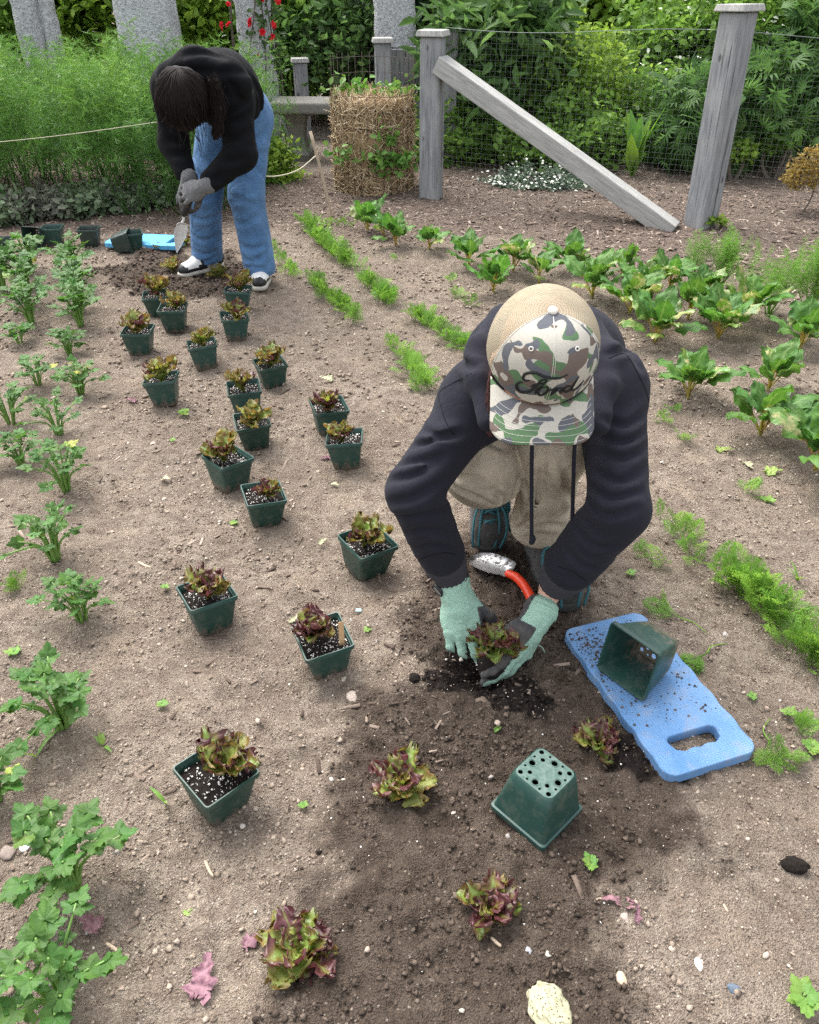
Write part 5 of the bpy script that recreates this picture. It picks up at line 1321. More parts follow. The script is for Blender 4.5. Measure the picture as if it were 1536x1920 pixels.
# ---------------------------------------------------------------- litter: fallen leaves, stones, bits
PURP = leafmat('fallen_purple_leaf', (.13, .055, .075), (.30, .17, .19), .7, .1, .02, .3, .3, None, 110)
def specks(k, col):
    p = k.pos(); return k.mix(k.ramp(k.noise(p, 230, 3, .6), [(.56, 0.0), (.64, .9)]), k.mix(k.ramp(k.noise(p, 60, 3), [(.45, 0.0), (.65, .7)]), col, (.26, .27, .13)), (.07, .055, .04))
PALE = leafmat('fallen_pale_leaf', (.42, .40, .24), (.58, .56, .42), .8, .1, .02, .3, .2, specks, 60)
YGRN = leafmat('fallen_green_leaf', (.20, .30, .06), (.30, .38, .11), .6, .25, .02, .3)
def fallen(px, py, L, rz, mat, seed, label, flat=.35, wide=1.0):
    V, F, S, T = lettuce_leaf(seed, L, .5*wide); V = V[:, [0, 2, 1]]; V[:, 2] *= flat; V[:, 2] += L*.10*noise3(V[:, 0]*55, V[:, 1]*55, V[:, 0]*0+seed, 3) + L*.05*noise3(V[:, 0]*150, V[:, 1]*150, V[:, 0]*0+seed, 4); V[:, 2] -= V[:, 2].min() - .0015
    m = mesh_np('fallen_leaf', V, F); attr(m, 'along', S); attr(m, 'edge', T)
    o = link('fallen_leaf', m, None, mat); o.location = GP(px, py, .003); o.rotation_euler = (0, 0, rz); return tag(o, label, 'leaf', 'fallen leaves on the soil')
fallen(397, 1795, .07, 3.0, PURP, 41, 'fallen mauve leaf lying at the bottom left of the bed', .4)
fallen(1125, 1690, .055, -1.8, PURP, 42, 'shrivelled mauve leaf below the four-leaved weed', .3, .6)
fallen(1195, 1700, .035, 2.9, PURP, 43, 'narrow curled mauve leaf next to the shrivelled one', .6, .5)
fallen(500, 1760, .04, 1.9, PURP, 44, 'mauve leaf poking out left of the dark red planted lettuce', .4)
fallen(150, 1725, .05, -2, PURP, 45, 'dark purple leaf under the large celery', .3)
fallen(235, 755, .05, -1.6, PURP, 46, 'mauve leaf left of the lone tall potted lettuce', .4)
fallen(600, 865, .04, -1.2, PURP, 47, 'mauve leaf left of the pot near the shoulder', .4)
V, F = ico(4); rr = 1+.28*noise3(V[:, 0]*1.7, V[:, 1]*1.7, V[:, 2]*1.7, 48)+.10*noise3(V[:, 0]*5, V[:, 1]*5, V[:, 2]*5, 49)+.04*noise3(V[:, 0]*12, V[:, 1]*12, V[:, 2]*12, 50)
o = link('fallen_leaf', mesh_np('fallen_leaf', V*rr[:, None]*[.027, .040, .012], F), None, PALE); o.location = GP(1030, 1895, .006); o.rotation_euler = (0, 0, .35); tag(o, 'mottled pale crumpled cabbage leaf at the bottom edge', 'leaf', 'fallen leaves on the soil')
fallen(600, 718, .06, -1.4, PALE, 49, 'dry white leaf behind a potted lettuce', .6)
fallen(635, 915, .03, 1.0, PALE, 50, 'small cream leaf scrap between the pots and the sleeve', .6)
fallen(1410, 885, .055, .2, PALE, 51, 'pale heart-shaped leaf lying below the beets', .35)
fallen(1375, 850, .06, 1.3, YGRN, 52, 'wilted green leaf at the foot of the beet on bare soil', .4)
fallen(1465, 890, .06, 1.6, YGRN, 53, 'yellow-green leaf lying under the big beet', .3)
fallen(355, 1725, .018, .4, YGRN, 54, 'small mint green leaf scrap above the fallen mauve leaf', .3, 1.4)
fallen(615, 1020, .03, 2.0, PALE, 55, 'cream leaf scrap left of the pot by the elbow', .8)
fallen(560, 1160, .03, 2.4, PALE, 56, 'white leaf scrap behind the pot with the marker', .8)
fallen(320, 905, .035, 1.1, PALE, 57, 'flat cream leaf scrap left of the broad potted lettuce', .4)
for q, (px, py, s, c, lab) in enumerate(((660,1310,.016,(.40,.33,.28),'tan stone below the pot with the marker'),(1165,1438,.010,(.4,.38,.36),'pale stone under the pad edge'),(1165,1838,.011,(.55,.42,.30),'squarish tan stone at the bottom right'),(1310,1810,.011,(.72,.70,.66),'white pebble in the bottom right gravel'),(1385,1810,.008,(.75,.73,.70),'small white pebble right of the white one'),
        (990,1785,.007,(.30,.30,.32),'grey pebble below the upright planted lettuce'),(905,1320,.016,(.13,.095,.07),'dark clod in front of the planting hole'),(1170,1720,.009,(.36,.29,.25),'pinkish stone beside the curled mauve leaf'),(1375,1855,.011,(.10,.13,.17),'blue-grey stone in the bottom right gravel'),(190,900,.010,(.50,.43,.36),'cream stone right of the spreading celery'),
        (287,833,.009,(.45,.38,.30),'round tan stone between celery and pots'),(465,1480,.010,(.33,.27,.22),'stone beside the base of the pot nearest the camera'),(720,1310,.011,(.33,.26,.21),'brown stone at the edge of the dug soil'),(47,1592,.010,(.62,.60,.56),'white pebble left of the large celery'),(15,1600,.014,(.25,.20,.17),'dark stone at the left edge'),(1440,800,.006,(.5,.45,.4),'pebble under the beet on bare soil'),(455,1550,.006,(.5,.44,.38),'pebble in front of the nearest pot'),(645,1275,.008,(.45,.38,.30),'flat stone touching the marker pot'),(1360,1190,.008,(.4,.36,.33),'grey stone above the uprooted carrots'))):
    V, F = ico(3); r = np.random.default_rng(q); rr = 1+.25*noise3(V[:, 0]*1.4+q, V[:, 1]*1.4, V[:, 2]*1.4, q)+.07*noise3(V[:, 0]*4, V[:, 1]*4, V[:, 2]*4, q+9)
    m = mesh_np('stone', V*rr[:, None]*[s, s*r.uniform(.65, .9), s*.55], F)
    o = link('stone', m, None, plain('stone_%d' % q, c, .8, 0, 180, .3, .5)); o.location = GP(px, py, s*.25); o.rotation_euler = (0, 0, r.uniform(0, 6)); tag(o, lab, 'stone', 'stones on the soil')
# peat lump at the right, sticks, shard
V, F = ico(3); rr = 1+.2*noise3(V[:, 0]*3, V[:, 1]*3, V[:, 2]*3, 2)+.15*noise3(V[:, 0]*8, V[:, 1]*8, V[:, 2]*8, 3)
o = link('peat_lump', mesh_np('peat_lump', V*rr[:, None]*[.022, .015, .014], F), None, PSOIL); o.location = GP(1488, 1628, .008); o.rotation_euler = (0, 0, -.2); tag(o, 'black lump of potting mix near the right edge', 'soil lump', 'lumps of potting mix')
o = link('peat_lump', mesh_np('peat_lump', V*rr[:, None]*[.012, .012, .01], F), None, PSOIL); o.location = GP(777, 1275, .006); tag(o, 'black lump of potting mix left of the gloves', 'soil lump', 'lumps of potting mix')
TWIG = plain('twig', (.42, .33, .24), .8, 0, 120, .3, .3)
for q, (pts, rad, lab) in enumerate((([(1118,1688),(1150,1682),(1177,1676)],.0028,'pale curved stick above the shrivelled mauve leaf'),([(840,1675),(848,1700),(858,1722)],.0022,'brown stick left of the upright planted lettuce'),([(920,1758),(932,1770),(940,1776)],.003,'stub of pale twig below the upright lettuce'),([(385,1615),(392,1632),(400,1645)],.003,'broken piece of bark below the nearest pot'),([(260,1055),(272,1062),(285,1066)],.004,'flat piece of bark above the red potted lettuce'),([(515,1240),(510,1255),(500,1270)],.0025,'sliver of bark left of the marker pot'),([(200,1770),(215,1780),(225,1790)],.003,'grey stick right of the bottom celery'),([(1350,1690),(1357,1700),(1365,1712)],.003,'orange-brown bark sliver in the gravel'))):
    C = np.array([GP(*p, .002) for p in pts]); V, F = tube(spline(C, 8)-C[0], rad*np.array([.6, 1, 1, 1.1, 1, 1, .9, .5]), 6); o = link('stick', mesh_np('stick', V, F), None, TWIG); o.location = C[0]; tag(o, lab, 'stick', 'sticks on the soil')
bm = bmesh.new(); vs = [bm.verts.new(v) for v in ((-.008, -.003, 0), (.006, -.005, 0), (.008, .003, 0), (-.004, .006, 0))]; f = bm.faces.new(vs); e = bmesh.ops.extrude_face_region(bm, geom=[f]); bmesh.ops.translate(bm, vec=(0, 0, .002), verts=[v for v in e['geom'] if isinstance(v, bmesh.types.BMVert)])
o = link('plastic_shard', bm_mesh('plastic_shard', bm), None, plain('aqua_plastic', (.32, .55, .56), .5)); o.location = GP(672, 1147, .004); o.rotation_euler = (.2, .1, .3); tag(o, 'small aqua plastic shard behind the marker pot', 'shard')
# ---------------------------------------------------------------- bodies and clothes as smooth blended volumes
def sdf_mesh(fn, lo, hi, res, smooth=1):
    lo = np.array(lo, float); hi = np.array(hi, float); n = np.ceil((hi-lo)/res).astype(int)+1
    ax = [lo[i] + res*np.arange(n[i]) for i in range(3)]
    D = np.empty(n, np.float32); ch = max(1, int(400000/(n[1]*n[2])))
    for i in range(0, n[0], ch):
        X, Y, Z = np.meshgrid(ax[0][i:i+ch], ax[1], ax[2], indexing='ij')
        D[i:i+ch] = fn(np.stack([X.ravel(), Y.ravel(), Z.ravel()], 1)).reshape(X.shape)
    I = D < 0
    c = np.zeros(n-1, np.int8)
    for dx in (0, 1):
        for dy in (0, 1):
            for dz in (0, 1): c += I[dx:n[0]-1+dx, dy:n[1]-1+dy, dz:n[2]-1+dz]
    act = (c > 0) & (c < 8); idx = -np.ones(n-1, np.int64); cells = np.argwhere(act); idx[act] = np.arange(len(cells))
    S = np.zeros((len(cells), 3)); K = np.zeros(len(cells))
    cor = [(0,0,0),(1,0,0),(0,1,0),(1,1,0),(0,0,1),(1,0,1),(0,1,1),(1,1,1)]
    for a in range(8):
        for b in range(a+1, 8):
            A, B = np.array(cor[a]), np.array(cor[b])
            if np.abs(A-B).sum() != 1: continue
            da = D[tuple((cells+A).T)]; db = D[tuple((cells+B).T)]; m = (da < 0) != (db < 0)
            t = np.where(m, da/(da-db+1e-12), 0); S += m[:, None]*(A + t[:, None]*(B-A)); K += m
    V = lo + (cells + S/K[:, None])*res
    Q = []
    for axn in range(3):
        u, v = (axn+1) % 3, (axn+2) % 3
        s0 = [slice(None)]*3; s1 = [slice(None)]*3; s0[axn] = slice(0, -1); s1[axn] = slice(1, None)
        e = np.argwhere(I[tuple(s0)] != I[tuple(s1)]); e = e[(e[:, u] > 0) & (e[:, v] > 0) & (e[:, u] < n[u]-1) & (e[:, v] < n[v]-1)]
        f = I[tuple(s0)][tuple(e.T)]
        du = np.zeros(3, int); du[u] = 1; dv = np.zeros(3, int); dv[v] = 1
        q = np.stack([idx[tuple((e-du-dv).T)], idx[tuple((e-dv).T)], idx[tuple(e.T)], idx[tuple((e-du).T)]], 1)
        q[~f] = q[~f][:, ::-1]; Q.append(q)
    Q = np.concatenate(Q)
    for _ in range(smooth):
        acc = np.zeros_like(V); k_ = np.zeros(len(V))
        for i in range(4): np.add.at(acc, Q[:, i], V[Q[:, (i+1) % 4]]+V[Q[:, (i+3) % 4]]); np.add.at(k_, Q[:, i], 2)
        V = .5*V + .5*acc/np.maximum(k_, 1)[:, None]
    return V, Q
def cone(P, a, b, ra, rb):
    a, b = np.asarray(a, float), np.asarray(b, float); d = b-a; t = np.clip(((P-a)@d)/(d@d), 0, 1)
    return np.linalg.norm(P - a - t[:, None]*d, axis=1) - (ra + (rb-ra)*t)
def ell(P, c, r, M=None):
    q = P - np.asarray(c, float)
    if M is not None: q = q @ np.asarray(M)            # columns of M are the axes
    r = np.asarray(r, float); k0 = np.linalg.norm(q/r, axis=1); k1 = np.linalg.norm(q/(r*r), axis=1)
    return k0*(k0-1)/(k1+1e-9)
def smin(a, b, k):
    h = np.clip(.5+.5*(b-a)/k, 0, 1); return b*(1-h)+a*h-k*h*(1-h)
def limbs(P, segs, k):
    d = None; 
    for s in segs:
        x = cone(P, *s); d = x if d is None else smin(d, x, k)
    return d
def fold(P, a, b, f, seed, skew=.8):
    """creases running round a limb"""
    a, b = np.asarray(a, float), np.asarray(b, float); d = b-a; L = np.linalg.norm(d); d = d/L
    u = np.cross(d, [0, 0, 1.0]); u /= np.linalg.norm(u)+1e-9; v = np.cross(d, u)
    q = P-a; s = q@d; x = q@u; y = q@v; r = np.sqrt(x*x+y*y)+1e-6; x, y = x/r, y/r
    n = noise3(s*f+skew*x+.5*y, x*.8+3, y*.8, seed); n2 = noise3(s*f*1.7-skew*y, x*1.1, y*1.1+5, seed+5)
    a1 = np.clip(np.abs(n)*2.4, 0, 1); a2 = np.clip(np.abs(n2)*2.4, 0, 1)          # rounded swells between sharp creases
    return a1*(2-a1)*.75 + a2*(2-a2)*.35 - .75, s/L
def creases(P, a, b, seed, n=12, amp=.008, s0=0.0, s1=1.0, w=.0075, r0=.06, along=0):
    """single creases in cloth round a limb (or running along it): a sharp valley between two swells"""
    a, b = np.asarray(a, float), np.asarray(b, float); d = b-a; L = np.linalg.norm(d); d = d/L; g = np.random.default_rng(seed)
    u = np.cross(d, [0, 0, 1.0]); u /= np.linalg.norm(u)+1e-9; v = np.cross(d, u)
    q = P-a; s = q@d; ph = np.arctan2(q@v, q@u); wob = .006*noise3(P[:, 0]*16, P[:, 1]*16, P[:, 2]*16, seed); out = np.zeros(len(P))
    for i in range(n):
        si = L*g.uniform(s0, s1); pi = g.uniform(-np.pi, np.pi); sl = g.normal()*.45; ext = g.uniform(.55, 1.35); am = amp*g.uniform(.5, 1.2); ww = w*g.uniform(.8, 1.6)
        dp = (ph-pi+np.pi) % (2*np.pi) - np.pi
        if i < along: t = dp*r0 - sl*.25*(s-si) + wob; m = np.exp(-((s-si)/(L*.28))**2)
        else: t = s - si - sl*r0*dp + wob; m = np.exp(-(dp/ext)**2)
        out += m*am*(-np.exp(-(t/ww)**2) + .42*np.exp(-((t-2.3*ww)/(1.9*ww))**2) + .25*np.exp(-((t+2.5*ww)/(2.2*ww))**2))
    return out
def crease_lines(fn, lo, hi, lines, res=.011):
    """where single drawn-out cloth creases run, as 3-D polylines on the plain garment"""
    V, F = sdf_mesh(fn, lo, hi, res, 0); bv = BVHTree.FromPolygons([Vector(v) for v in V], [tuple(int(t) for t in q) for q in F]); out = []
    for pts, amp, w_ in lines:
        P3 = []
        for q in spline([(*p, 0) for p in pts], 26):
            h = bv.ray_cast(Vector((0, 0, CAM_H)), Vector(ray(q[0], q[1])).normalized())
            if h[0] is not None and (not P3 or (h[0]-Vector(P3[-1])).length < .06): P3.append(np.array(h[0]))
        if len(P3) > 5: out.append((np.array(P3), amp, w_))
    return out
def crease_disp(P, L):
    out = np.zeros(len(P))
    for P3, amp, w_ in L:
        m = np.all((P > P3.min(0)-5*w_) & (P < P3.max(0)+5*w_), axis=1)
        if not m.any(): continue
        Q = P[m]; d2 = ((Q[:, None, :]-P3[None])**2).sum(2); j = d2.argmin(1); d = np.sqrt(d2[np.arange(len(Q)), j]); t = j/(len(P3)-1); tp = np.sin(np.pi*np.clip(t*.92+.04, 0, 1))**.6
        out[m] += tp*amp*(-np.exp(-(d/w_)**2) + .55*np.exp(-((d-2.3*w_)/(1.5*w_))**2))
    return out
def zl(x0, y0, sc, lines, amp, w_): return [([(x0+x/sc, y0+y/sc) for x, y in l], amp, w_) for l in lines]
def near_only(d, f, band=.03):
    m = np.abs(d) < band; return m
def cloth(name, c, rough=.9, weave=900, var=.25, sheen=.25, bump=.25, big=6, extra=None, wrinkle=.55):
    k = NT(name); p = k.pos(True); f = k.noise(p, big, 4); g = k.noise(p, 90, 4)
    col = k.hsv(c, v=k.math('ADD', k.math('MULTIPLY', k.math('ADD', f, k.math('MULTIPLY', g, .5)), var*1.6), 1-var*1.2))
    if extra: col = extra(k, col, p)
    wv = k.noise(k.mapv(p, (1, 1, 1)), weave, 2)
    def wr(sc, seed): return k.math('POWER', k.math('MULTIPLY', k.math('ABSOLUTE', k.math('SUBTRACT', k.noise(k.mapv(p, (1, 1, .75), (.5, .3, seed)), sc, 1.2, .45, .7), .5)), 3.0, True), .55)
    wrk = k.bump(k.math('ADD', wr(9, .2), k.math('MULTIPLY', wr(19, 1.3), .45)), wrinkle, .012)
    return k.fin(col, rough, k.bump(k.math('ADD', wv, k.math('MULTIPLY', k.noise(p, 60, 4), .8)), bump, .003, wrk), 0, .15, sheen)
NAVY = cloth('charcoal_navy_fleece', (.0165, .0165, .0240), .95, 1100, .2, .03, wrinkle=.16)
RIB = cloth('charcoal_rib_knit', (.045, .042, .050), .95, 700, .25, .03, wrinkle=.1)
BLACKF = cloth('black_fleece', (.0045, .0047, .0060), .95, 900, .3, .01, wrinkle=.3)
def dirty(k, col, p):
    return k.mix(k.ramp(k.noise(p, 14, 4), [(.5, 0.0), (.75, .55)]), col, (.17, .14, .105))
KHAKI = cloth('khaki_canvas', (.44, .375, .285), .9, 1300, .2, .05, .3, 6, dirty, .3)
def worn(k, col, p):
    c = k.mix(k.ramp(k.noise(p, 7, 4), [(.45, 0.0), (.7, .6)]), col, (.13, .24, .42))
    return k.mix(k.ramp(k.noise(k.mapv(p, (1, 1, .4)), 22, 3), [(.55, 0.0), (.75, .4)]), c, (.035, .085, .19))
DENIM = cloth('blue_denim', (.070, .150, .29), .9, 1200, .35, .1, .4, 6, worn)
k = NT('skin'); p = k.pos(True); SKIN = k.fin(k.mix(k.noise(p, 30, 3), (.56, .31, .22), (.64, .38, .28)), .5, k.bump(k.noise(p, 300, 2), .15, .001), 0, .4); k.b.inputs['Subsurface Weight'].default_value = .12; k.b.inputs['Subsurface Radius'].default_value = (.01, .004, .002)
k = NT('skin_tan'); p = k.pos(True); SKIN2 = k.fin(k.mix(k.noise(p, 30, 3), (.45, .24, .16), (.54, .31, .22)), .5, None, 0, .4)
HAIR_R = plain('auburn_locs', (.048, .014, .012), .6, 0, 300, .5, .5)
k = NT('dark_hair'); p = k.pos(True); HAIR_D = k.fin(k.mix(k.noise(p, 400, 2), (.006, .0045, .0045), (.018, .012, .011)), .65, None, 0, .12)
BOOTM = cloth('boot_suede', (.05, .047, .045), .9, 500, .35, .15, .35)
BOOTT = cloth('boot_teal_panel', (.022, .060, .062), .8, 500, .3, .1, .3)
SOLE = plain('boot_rubber', (.045, .043, .04), .75, 0, 120, .35, .3)
LACE = plain('teal_lace', (.03, .12, .14), .8, 0, 500, .5, .5)
def knit(k, col, p):
    return k.mix(k.ramp(k.noise(p, 650, 2), [(.42, .6), (.6, 0.0)]), col, (.12, .25, .18))
GLOVE_G = cloth('green_knit', (.36, .53, .43), .9, 700, .2, .05, .6, 10, knit, .35)
def dusty(k, col, p): return k.mix(k.ramp(k.noise(p, 40, 4), [(.45, 0.0), (.75, .6)]), col, (.15, .125, .10))
GLOVE_D = cloth('grey_rubber_coating', (.052, .052, .055), .7, 300, .25, .05, .4, 20, dusty)
GLOVE_K = cloth('grey_knit', (.12, .12, .125), .9, 500, .2, .2, .5)
def V3(*a): return np.array(a, float)
def axes(y, z0):
    y = np.asarray(y, float); y = y/np.linalg.norm(y); z = np.asarray(z0, float); z = z - y*(z@y); z /= np.linalg.norm(z); return np.cross(y, z), y, z
def part_mesh(name, V, F, mat, root, smooth=True):
    base = np.array(root.matrix_world.translation) if root.parent is None else np.zeros(3)
    loc = np.array(root.location) if root.parent is None else np.array(root.parent.location)
    return link(name, mesh_np(name, V - loc, F, smooth), root, mat)
def bbox(pts, pad): P = np.array(pts); return P.min(0)-pad, P.max(0)+pad

def glove(wrist, along, back, thumb_sign, curl, thumb, scale, coat, cufflen, cuff_r=.034, res=.0021, tcurl=.35, spread=1.0):
    """gloved hand; local x to the thumb side, y to the fingertips, z out of the back of the hand"""
    x, y, z = axes(along, back); x = x*thumb_sign
    if np.linalg.det(np.stack([x, y, z])) == 0: pass
    M = np.stack([x, y, z], 1)*scale; W = np.asarray(wrist, float)
    chains = []
    for f, (bx, by, L, r) in enumerate(((.034, .082, .078, .0103), (.0118, .089, .088, .0105), (-.0108, .086, .081, .0101), (-.032, .076, .064, .0094))):
        c = curl[f] if hasattr(curl, '__len__') else curl
        p = V3(bx, by, 0); a = c*.45; pts = [V3(bx*.75, by-.035, -.002), p]
        for q, fr in enumerate((.46, .30, .24)):
            d = V3(.10*spread*(bx/.03)*(1-q*.5), math.cos(a), -math.sin(a)); pts.append(pts[-1]+d/np.linalg.norm(d)*L*fr); a += c*(.75 if q == 0 else .55)
        chains.append((pts, r))
    tp = [V3(.020, .012, -.006), V3(.034, .034, -.014)]; d = np.asarray(thumb, float); d /= np.linalg.norm(d)
    tp.append(tp[-1]+d*.034); d2 = d + V3(-.35, .35, -.25)*tcurl*2; d2 /= np.linalg.norm(d2); tp.append(tp[-1]+d2*.030)
    def f(Q):
        P = (Q - W) @ (M/scale**2)
        d = ell(P, (0, .050, -.002), (.044, .052, .0185)); d = smin(d, cone(P, (.002, -.004, 0), (.002, .03, -.001), .030, .033)+np.abs(P[:, 2])*.22, .012)
        for pts, r in chains:
            e = None
            for i in range(len(pts)-1):
                rr0 = r*(1.02-.06*i); c_ = cone(P, pts[i], pts[i+1], rr0, rr0*.95); e = c_ if e is None else smin(e, c_, .004)
            d = smin(d, e, .0035)
        e = None
        for i in range(3):
            c_ = cone(P, tp[i], tp[i+1], (.0165, .0145, .0128)[i], (.0145, .0128, .0112)[i]); e = c_ if e is None else smin(e, c_, .006)
        d = smin(d, e, .010)
        d = smin(d, cone(P, (.001, -cufflen, 0), (.002, .0, 0), cuff_r*1.02, .0315), .010)
        d = d + .0009*np.sin(P[:, 1]*520)*(P[:, 1] < -.004)
        n = noise3(P[:, 0]*55, P[:, 1]*75, P[:, 2]*55, 7); return (d - .0016*(1-np.abs(n)*2)**2)*scale
    tips = [W + M@p for ch, _ in chains for p in ch] + [W + M@p for p in tp] + [W - y*cufflen*scale]
    lo, hi = bbox(tips, .045*scale); V, Q = sdf_mesh(f, lo, hi, res*scale)
    P = (V - W) @ (M/scale**2); C = P[Q].mean(1)
    return V, Q, coat(C).astype(int), M, W
def put_glove(name, g, mats, root):
    V, Q, mi, M, W = g; m = mesh_np(name, V - np.array(root.location), Q)
    for x in mats: m.materials.append(x)
    m.polygons.foreach_set('material_index', mi.astype(np.int32)); return link(name, m, root)
def shoe_dirs(heel, toe): 
    d = np.asarray(toe, float)-np.asarray(heel, float); return d

# ================================================================ the person crouching
A_HEAD = V3(.236, 1.328, .735); HU = V3(0, -.56, .83); HU /= np.linalg.norm(HU); HF = V3(0, -.83, -.56); HF /= np.linalg.norm(HF); HX = V3(1, 0, 0)
shL, shR = V3(.136, 1.470, .565), V3(.414, 1.480, .585)
elL, elR = V3(.008, 1.345, .425), V3(.420, 1.300, .415)
wrL, wrR = V3(.098, 1.412, .145), V3(.322, 1.375, .145)
pelv, mid_, chest = V3(.30, 1.93, .33), V3(.29, 1.74, .49), V3(.272, 1.55, .60)
hipL, hipR = V3(.215, 1.90, .30), V3(.385, 1.90, .30)
knL, knR = V3(.157, 1.528, .390), V3(.320, 1.505, .450)
anL, anR = V3(.215, 1.83, .155), V3(.338, 1.645, .125)
A0 = V3(.29, 1.70, 0)
pa = thing('person', A0, 'person crouching in camouflage cap, dark hoodie and khaki trousers, setting a lettuce', 'person')
FM = np.stack([HX, HF, HU], 1)
def head_sdf(P, C, M):
    q = (P - C) @ M                                            # x side, y face, z up
    d = ell(q, (0, -.008, -.005), (.074, .094, .100))
    d = smin(d, ell(q, (0, .022, -.075), (.054, .064, .066)), .035)
    d = smin(d, ell(q, (0, .072, -.118), (.024, .020, .018)), .02)      # chin
    d = smin(d, cone(q, (0, .088, -.028), (0, .108, -.062), .009, .013), .012)   # nose
    d = smin(d, ell(q, (0, .083, -.094), (.022, .012, .008)), .008)     # mouth
    for s in (-1, 1):
        d = -smin(-d, ell(q, (s*.032, .098, -.030), (.016, .014, .010)), .010)   # eye sockets
        d = smin(d, ell(q, (s*.031, .083, -.030), (.012, .010, .0085)), .003)
        d = smin(d, ell(q, (s*.078, -.008, -.042), (.010, .018, .030)), .006)    # ears
        d = smin(d, cone(q, (s*.012, .094, -.010), (s*.045, .080, -.010), .007, .005), .008)   # brow
    return d
def body_a(P):
    d = head_sdf(P, A_HEAD, FM)
    d = smin(d, cone(P, A_HEAD - HU*.10 - HF*.02, V3(.265, 1.49, .62), .052, .060), .03)
    d = smin(d, limbs(P, [(pelv, mid_, .125, .115), (mid_, chest, .115, .12), (shL, shR, .055, .055), (shL, elL, .046, .038), (elL, wrL, .037, .026), (shR, elR, .046, .038), (elR, wrR, .037, .0275),
        (hipL, knL, .070, .05), (knL, anL, .048, .036), (hipR, knR, .07, .05), (knR, anR, .048, .036)], .03), .03)
    for w_, al in ((wrL, V3(.20, -.66, -.72)), (wrR, V3(-.42, -.66, -.60))): d = smin(d, cone(P, w_, w_+al*.06, .026, .020), .012)
    return d
lo, hi = bbox([A_HEAD, pelv, elL, elR, anL, anR, wrL], .17); V, F = sdf_mesh(body_a, lo, hi, .0085); part_mesh('body', V, F, SKIN, pa)
# hoodie
hoodpts = [DP(915, 790, 1.50), DP(898, 715, 1.53), DP(900, 650, 1.57), DP(940, 598, 1.65), DP(1025, 570, 1.68), DP(1105, 604, 1.65), DP(1136, 665, 1.57), DP(1138, 725, 1.53), DP(1120, 795, 1.50)]
UPB = DP(1022, 668, 1.78)
def hoodie_a(P, cl=()):
    arms = [(shL, elL, .066, .054), (elL, wrL + (elL-wrL)*.33, .056, .055), (shR, elR, .068, .058), (elR, wrR + (elR-wrR)*.33, .059, .059)]
    tor = limbs(P, [(pelv+V3(0, .01, .03), mid_, .160, .145), (mid_, chest, .145, .105), (shL+V3(.01, 0, 0), shR-V3(.01, 0, 0), .066, .066)], .06)
    al = [cone(P, *a) for a in arms]
    d = tor
    d = smin(d, smin(al[0], al[1], .016), .045); d = smin(d, smin(al[2], al[3], .016), .045)
    h = None
    for i in range(len(hoodpts)-1):
        c = cone(P, hoodpts[i], hoodpts[i+1], .021, .021); h = c if h is None else smin(h, c, .02)
    tz = limbs(P, [((.24, 1.55, .655), shL+V3(.01, .01, .0), .075, .064), ((.25, 1.55, .655), shR-V3(.01, -.01, 0), .075, .066)], .05)
    d = smin(d, ell(P, UPB, (.180, .13, .130)), .06); d = smin(d, tz, .05); d = smin(d, h, .028)
    d = -smin(-d, ell(P, A_HEAD - HU*.03, (.098, .115, .105), FM), .02)
    m = np.abs(d) < .022
    if m.any():
        Q = P[m]; dd = np.zeros(len(Q))
        dd += crease_disp(Q, cl)
        for i in (1, 3): w_ = np.clip(1-np.abs(al[i][m]-d[m])/.03, 0, 1); dd += w_*creases(Q, arms[i][0], arms[i][1], 3+i*5, 5, .004, .2, .95, .008)
        dd += .003*noise3(Q[:, 0]*11, Q[:, 1]*11, Q[:, 2]*11, 6)
        d[m] -= dd
    return d
lo, hi = bbox([shL, shR, elL, elR, wrL, wrR, pelv, A_HEAD], .2); lo[2] = .12
HL = zl(680, 483, 2.304, [[(125, 905), (240, 885), (350, 850)], [(100, 965), (210, 945), (340, 880)], [(108, 1060), (220, 1035), (352, 965)], [(150, 1205), (260, 1170), (392, 1195)], [(190, 1270), (290, 1240), (395, 1250)], [(210, 700), (300, 765), (430, 760)], [(160, 825), (280, 805), (400, 770)],
    [(1035, 700), (1140, 725), (1243, 650)], [(1030, 770), (1130, 800), (1238, 725)], [(1040, 845), (1130, 865), (1232, 805)], [(1010, 930), (1120, 970), (1222, 905)], [(960, 1030), (1050, 1110), (1178, 1085)], [(905, 1130), (1000, 1240), (1130, 1240)], [(885, 1265), (960, 1330), (1060, 1340)], [(345, 470), (420, 450), (480, 480)], [(1065, 420), (1140, 405), (1200, 480)], [(130, 1120), (240, 1110), (370, 1080)], [(990, 990), (1080, 1040), (1200, 1010)]], .0112, .0072)
CLA = crease_lines(hoodie_a, lo, hi, HL)
V, F = sdf_mesh(lambda P: hoodie_a(P, CLA), lo, hi, .0052, 1); hoodie = part_mesh('hoodie', V, F, NAVY, pa)
hbv = BVHTree.FromPolygons([Vector(v) for v in V], [tuple(int(t) for t in q) for q in F])
SEAM = cloth('seam_thread', (.008, .008, .011), .95, 600, .2, .0, .3)
ps = []
for line in ([(885, 700), (850, 718), (824, 736), (828, 765), (838, 795), (852, 815)], [(1142, 672), (1172, 664), (1196, 700), (1212, 735), (1219, 765)], [(784, 1050), (810, 1040), (838, 1036), (853, 1040)], [(1046, 1062), (1075, 1072), (1100, 1090)]):
    P3 = []
    for q in spline([(*p, 0) for p in line], 22):
        h = hbv.ray_cast(Vector((0, 0, CAM_H)), Vector(ray(q[0], q[1])).normalized())
        if h[0] is not None and (not P3 or (h[0]-Vector(P3[-1])).length < .05): P3.append(np.array(h[0]))
    if len(P3) > 4: ps.append(tube(np.array(P3), .0011, 5))
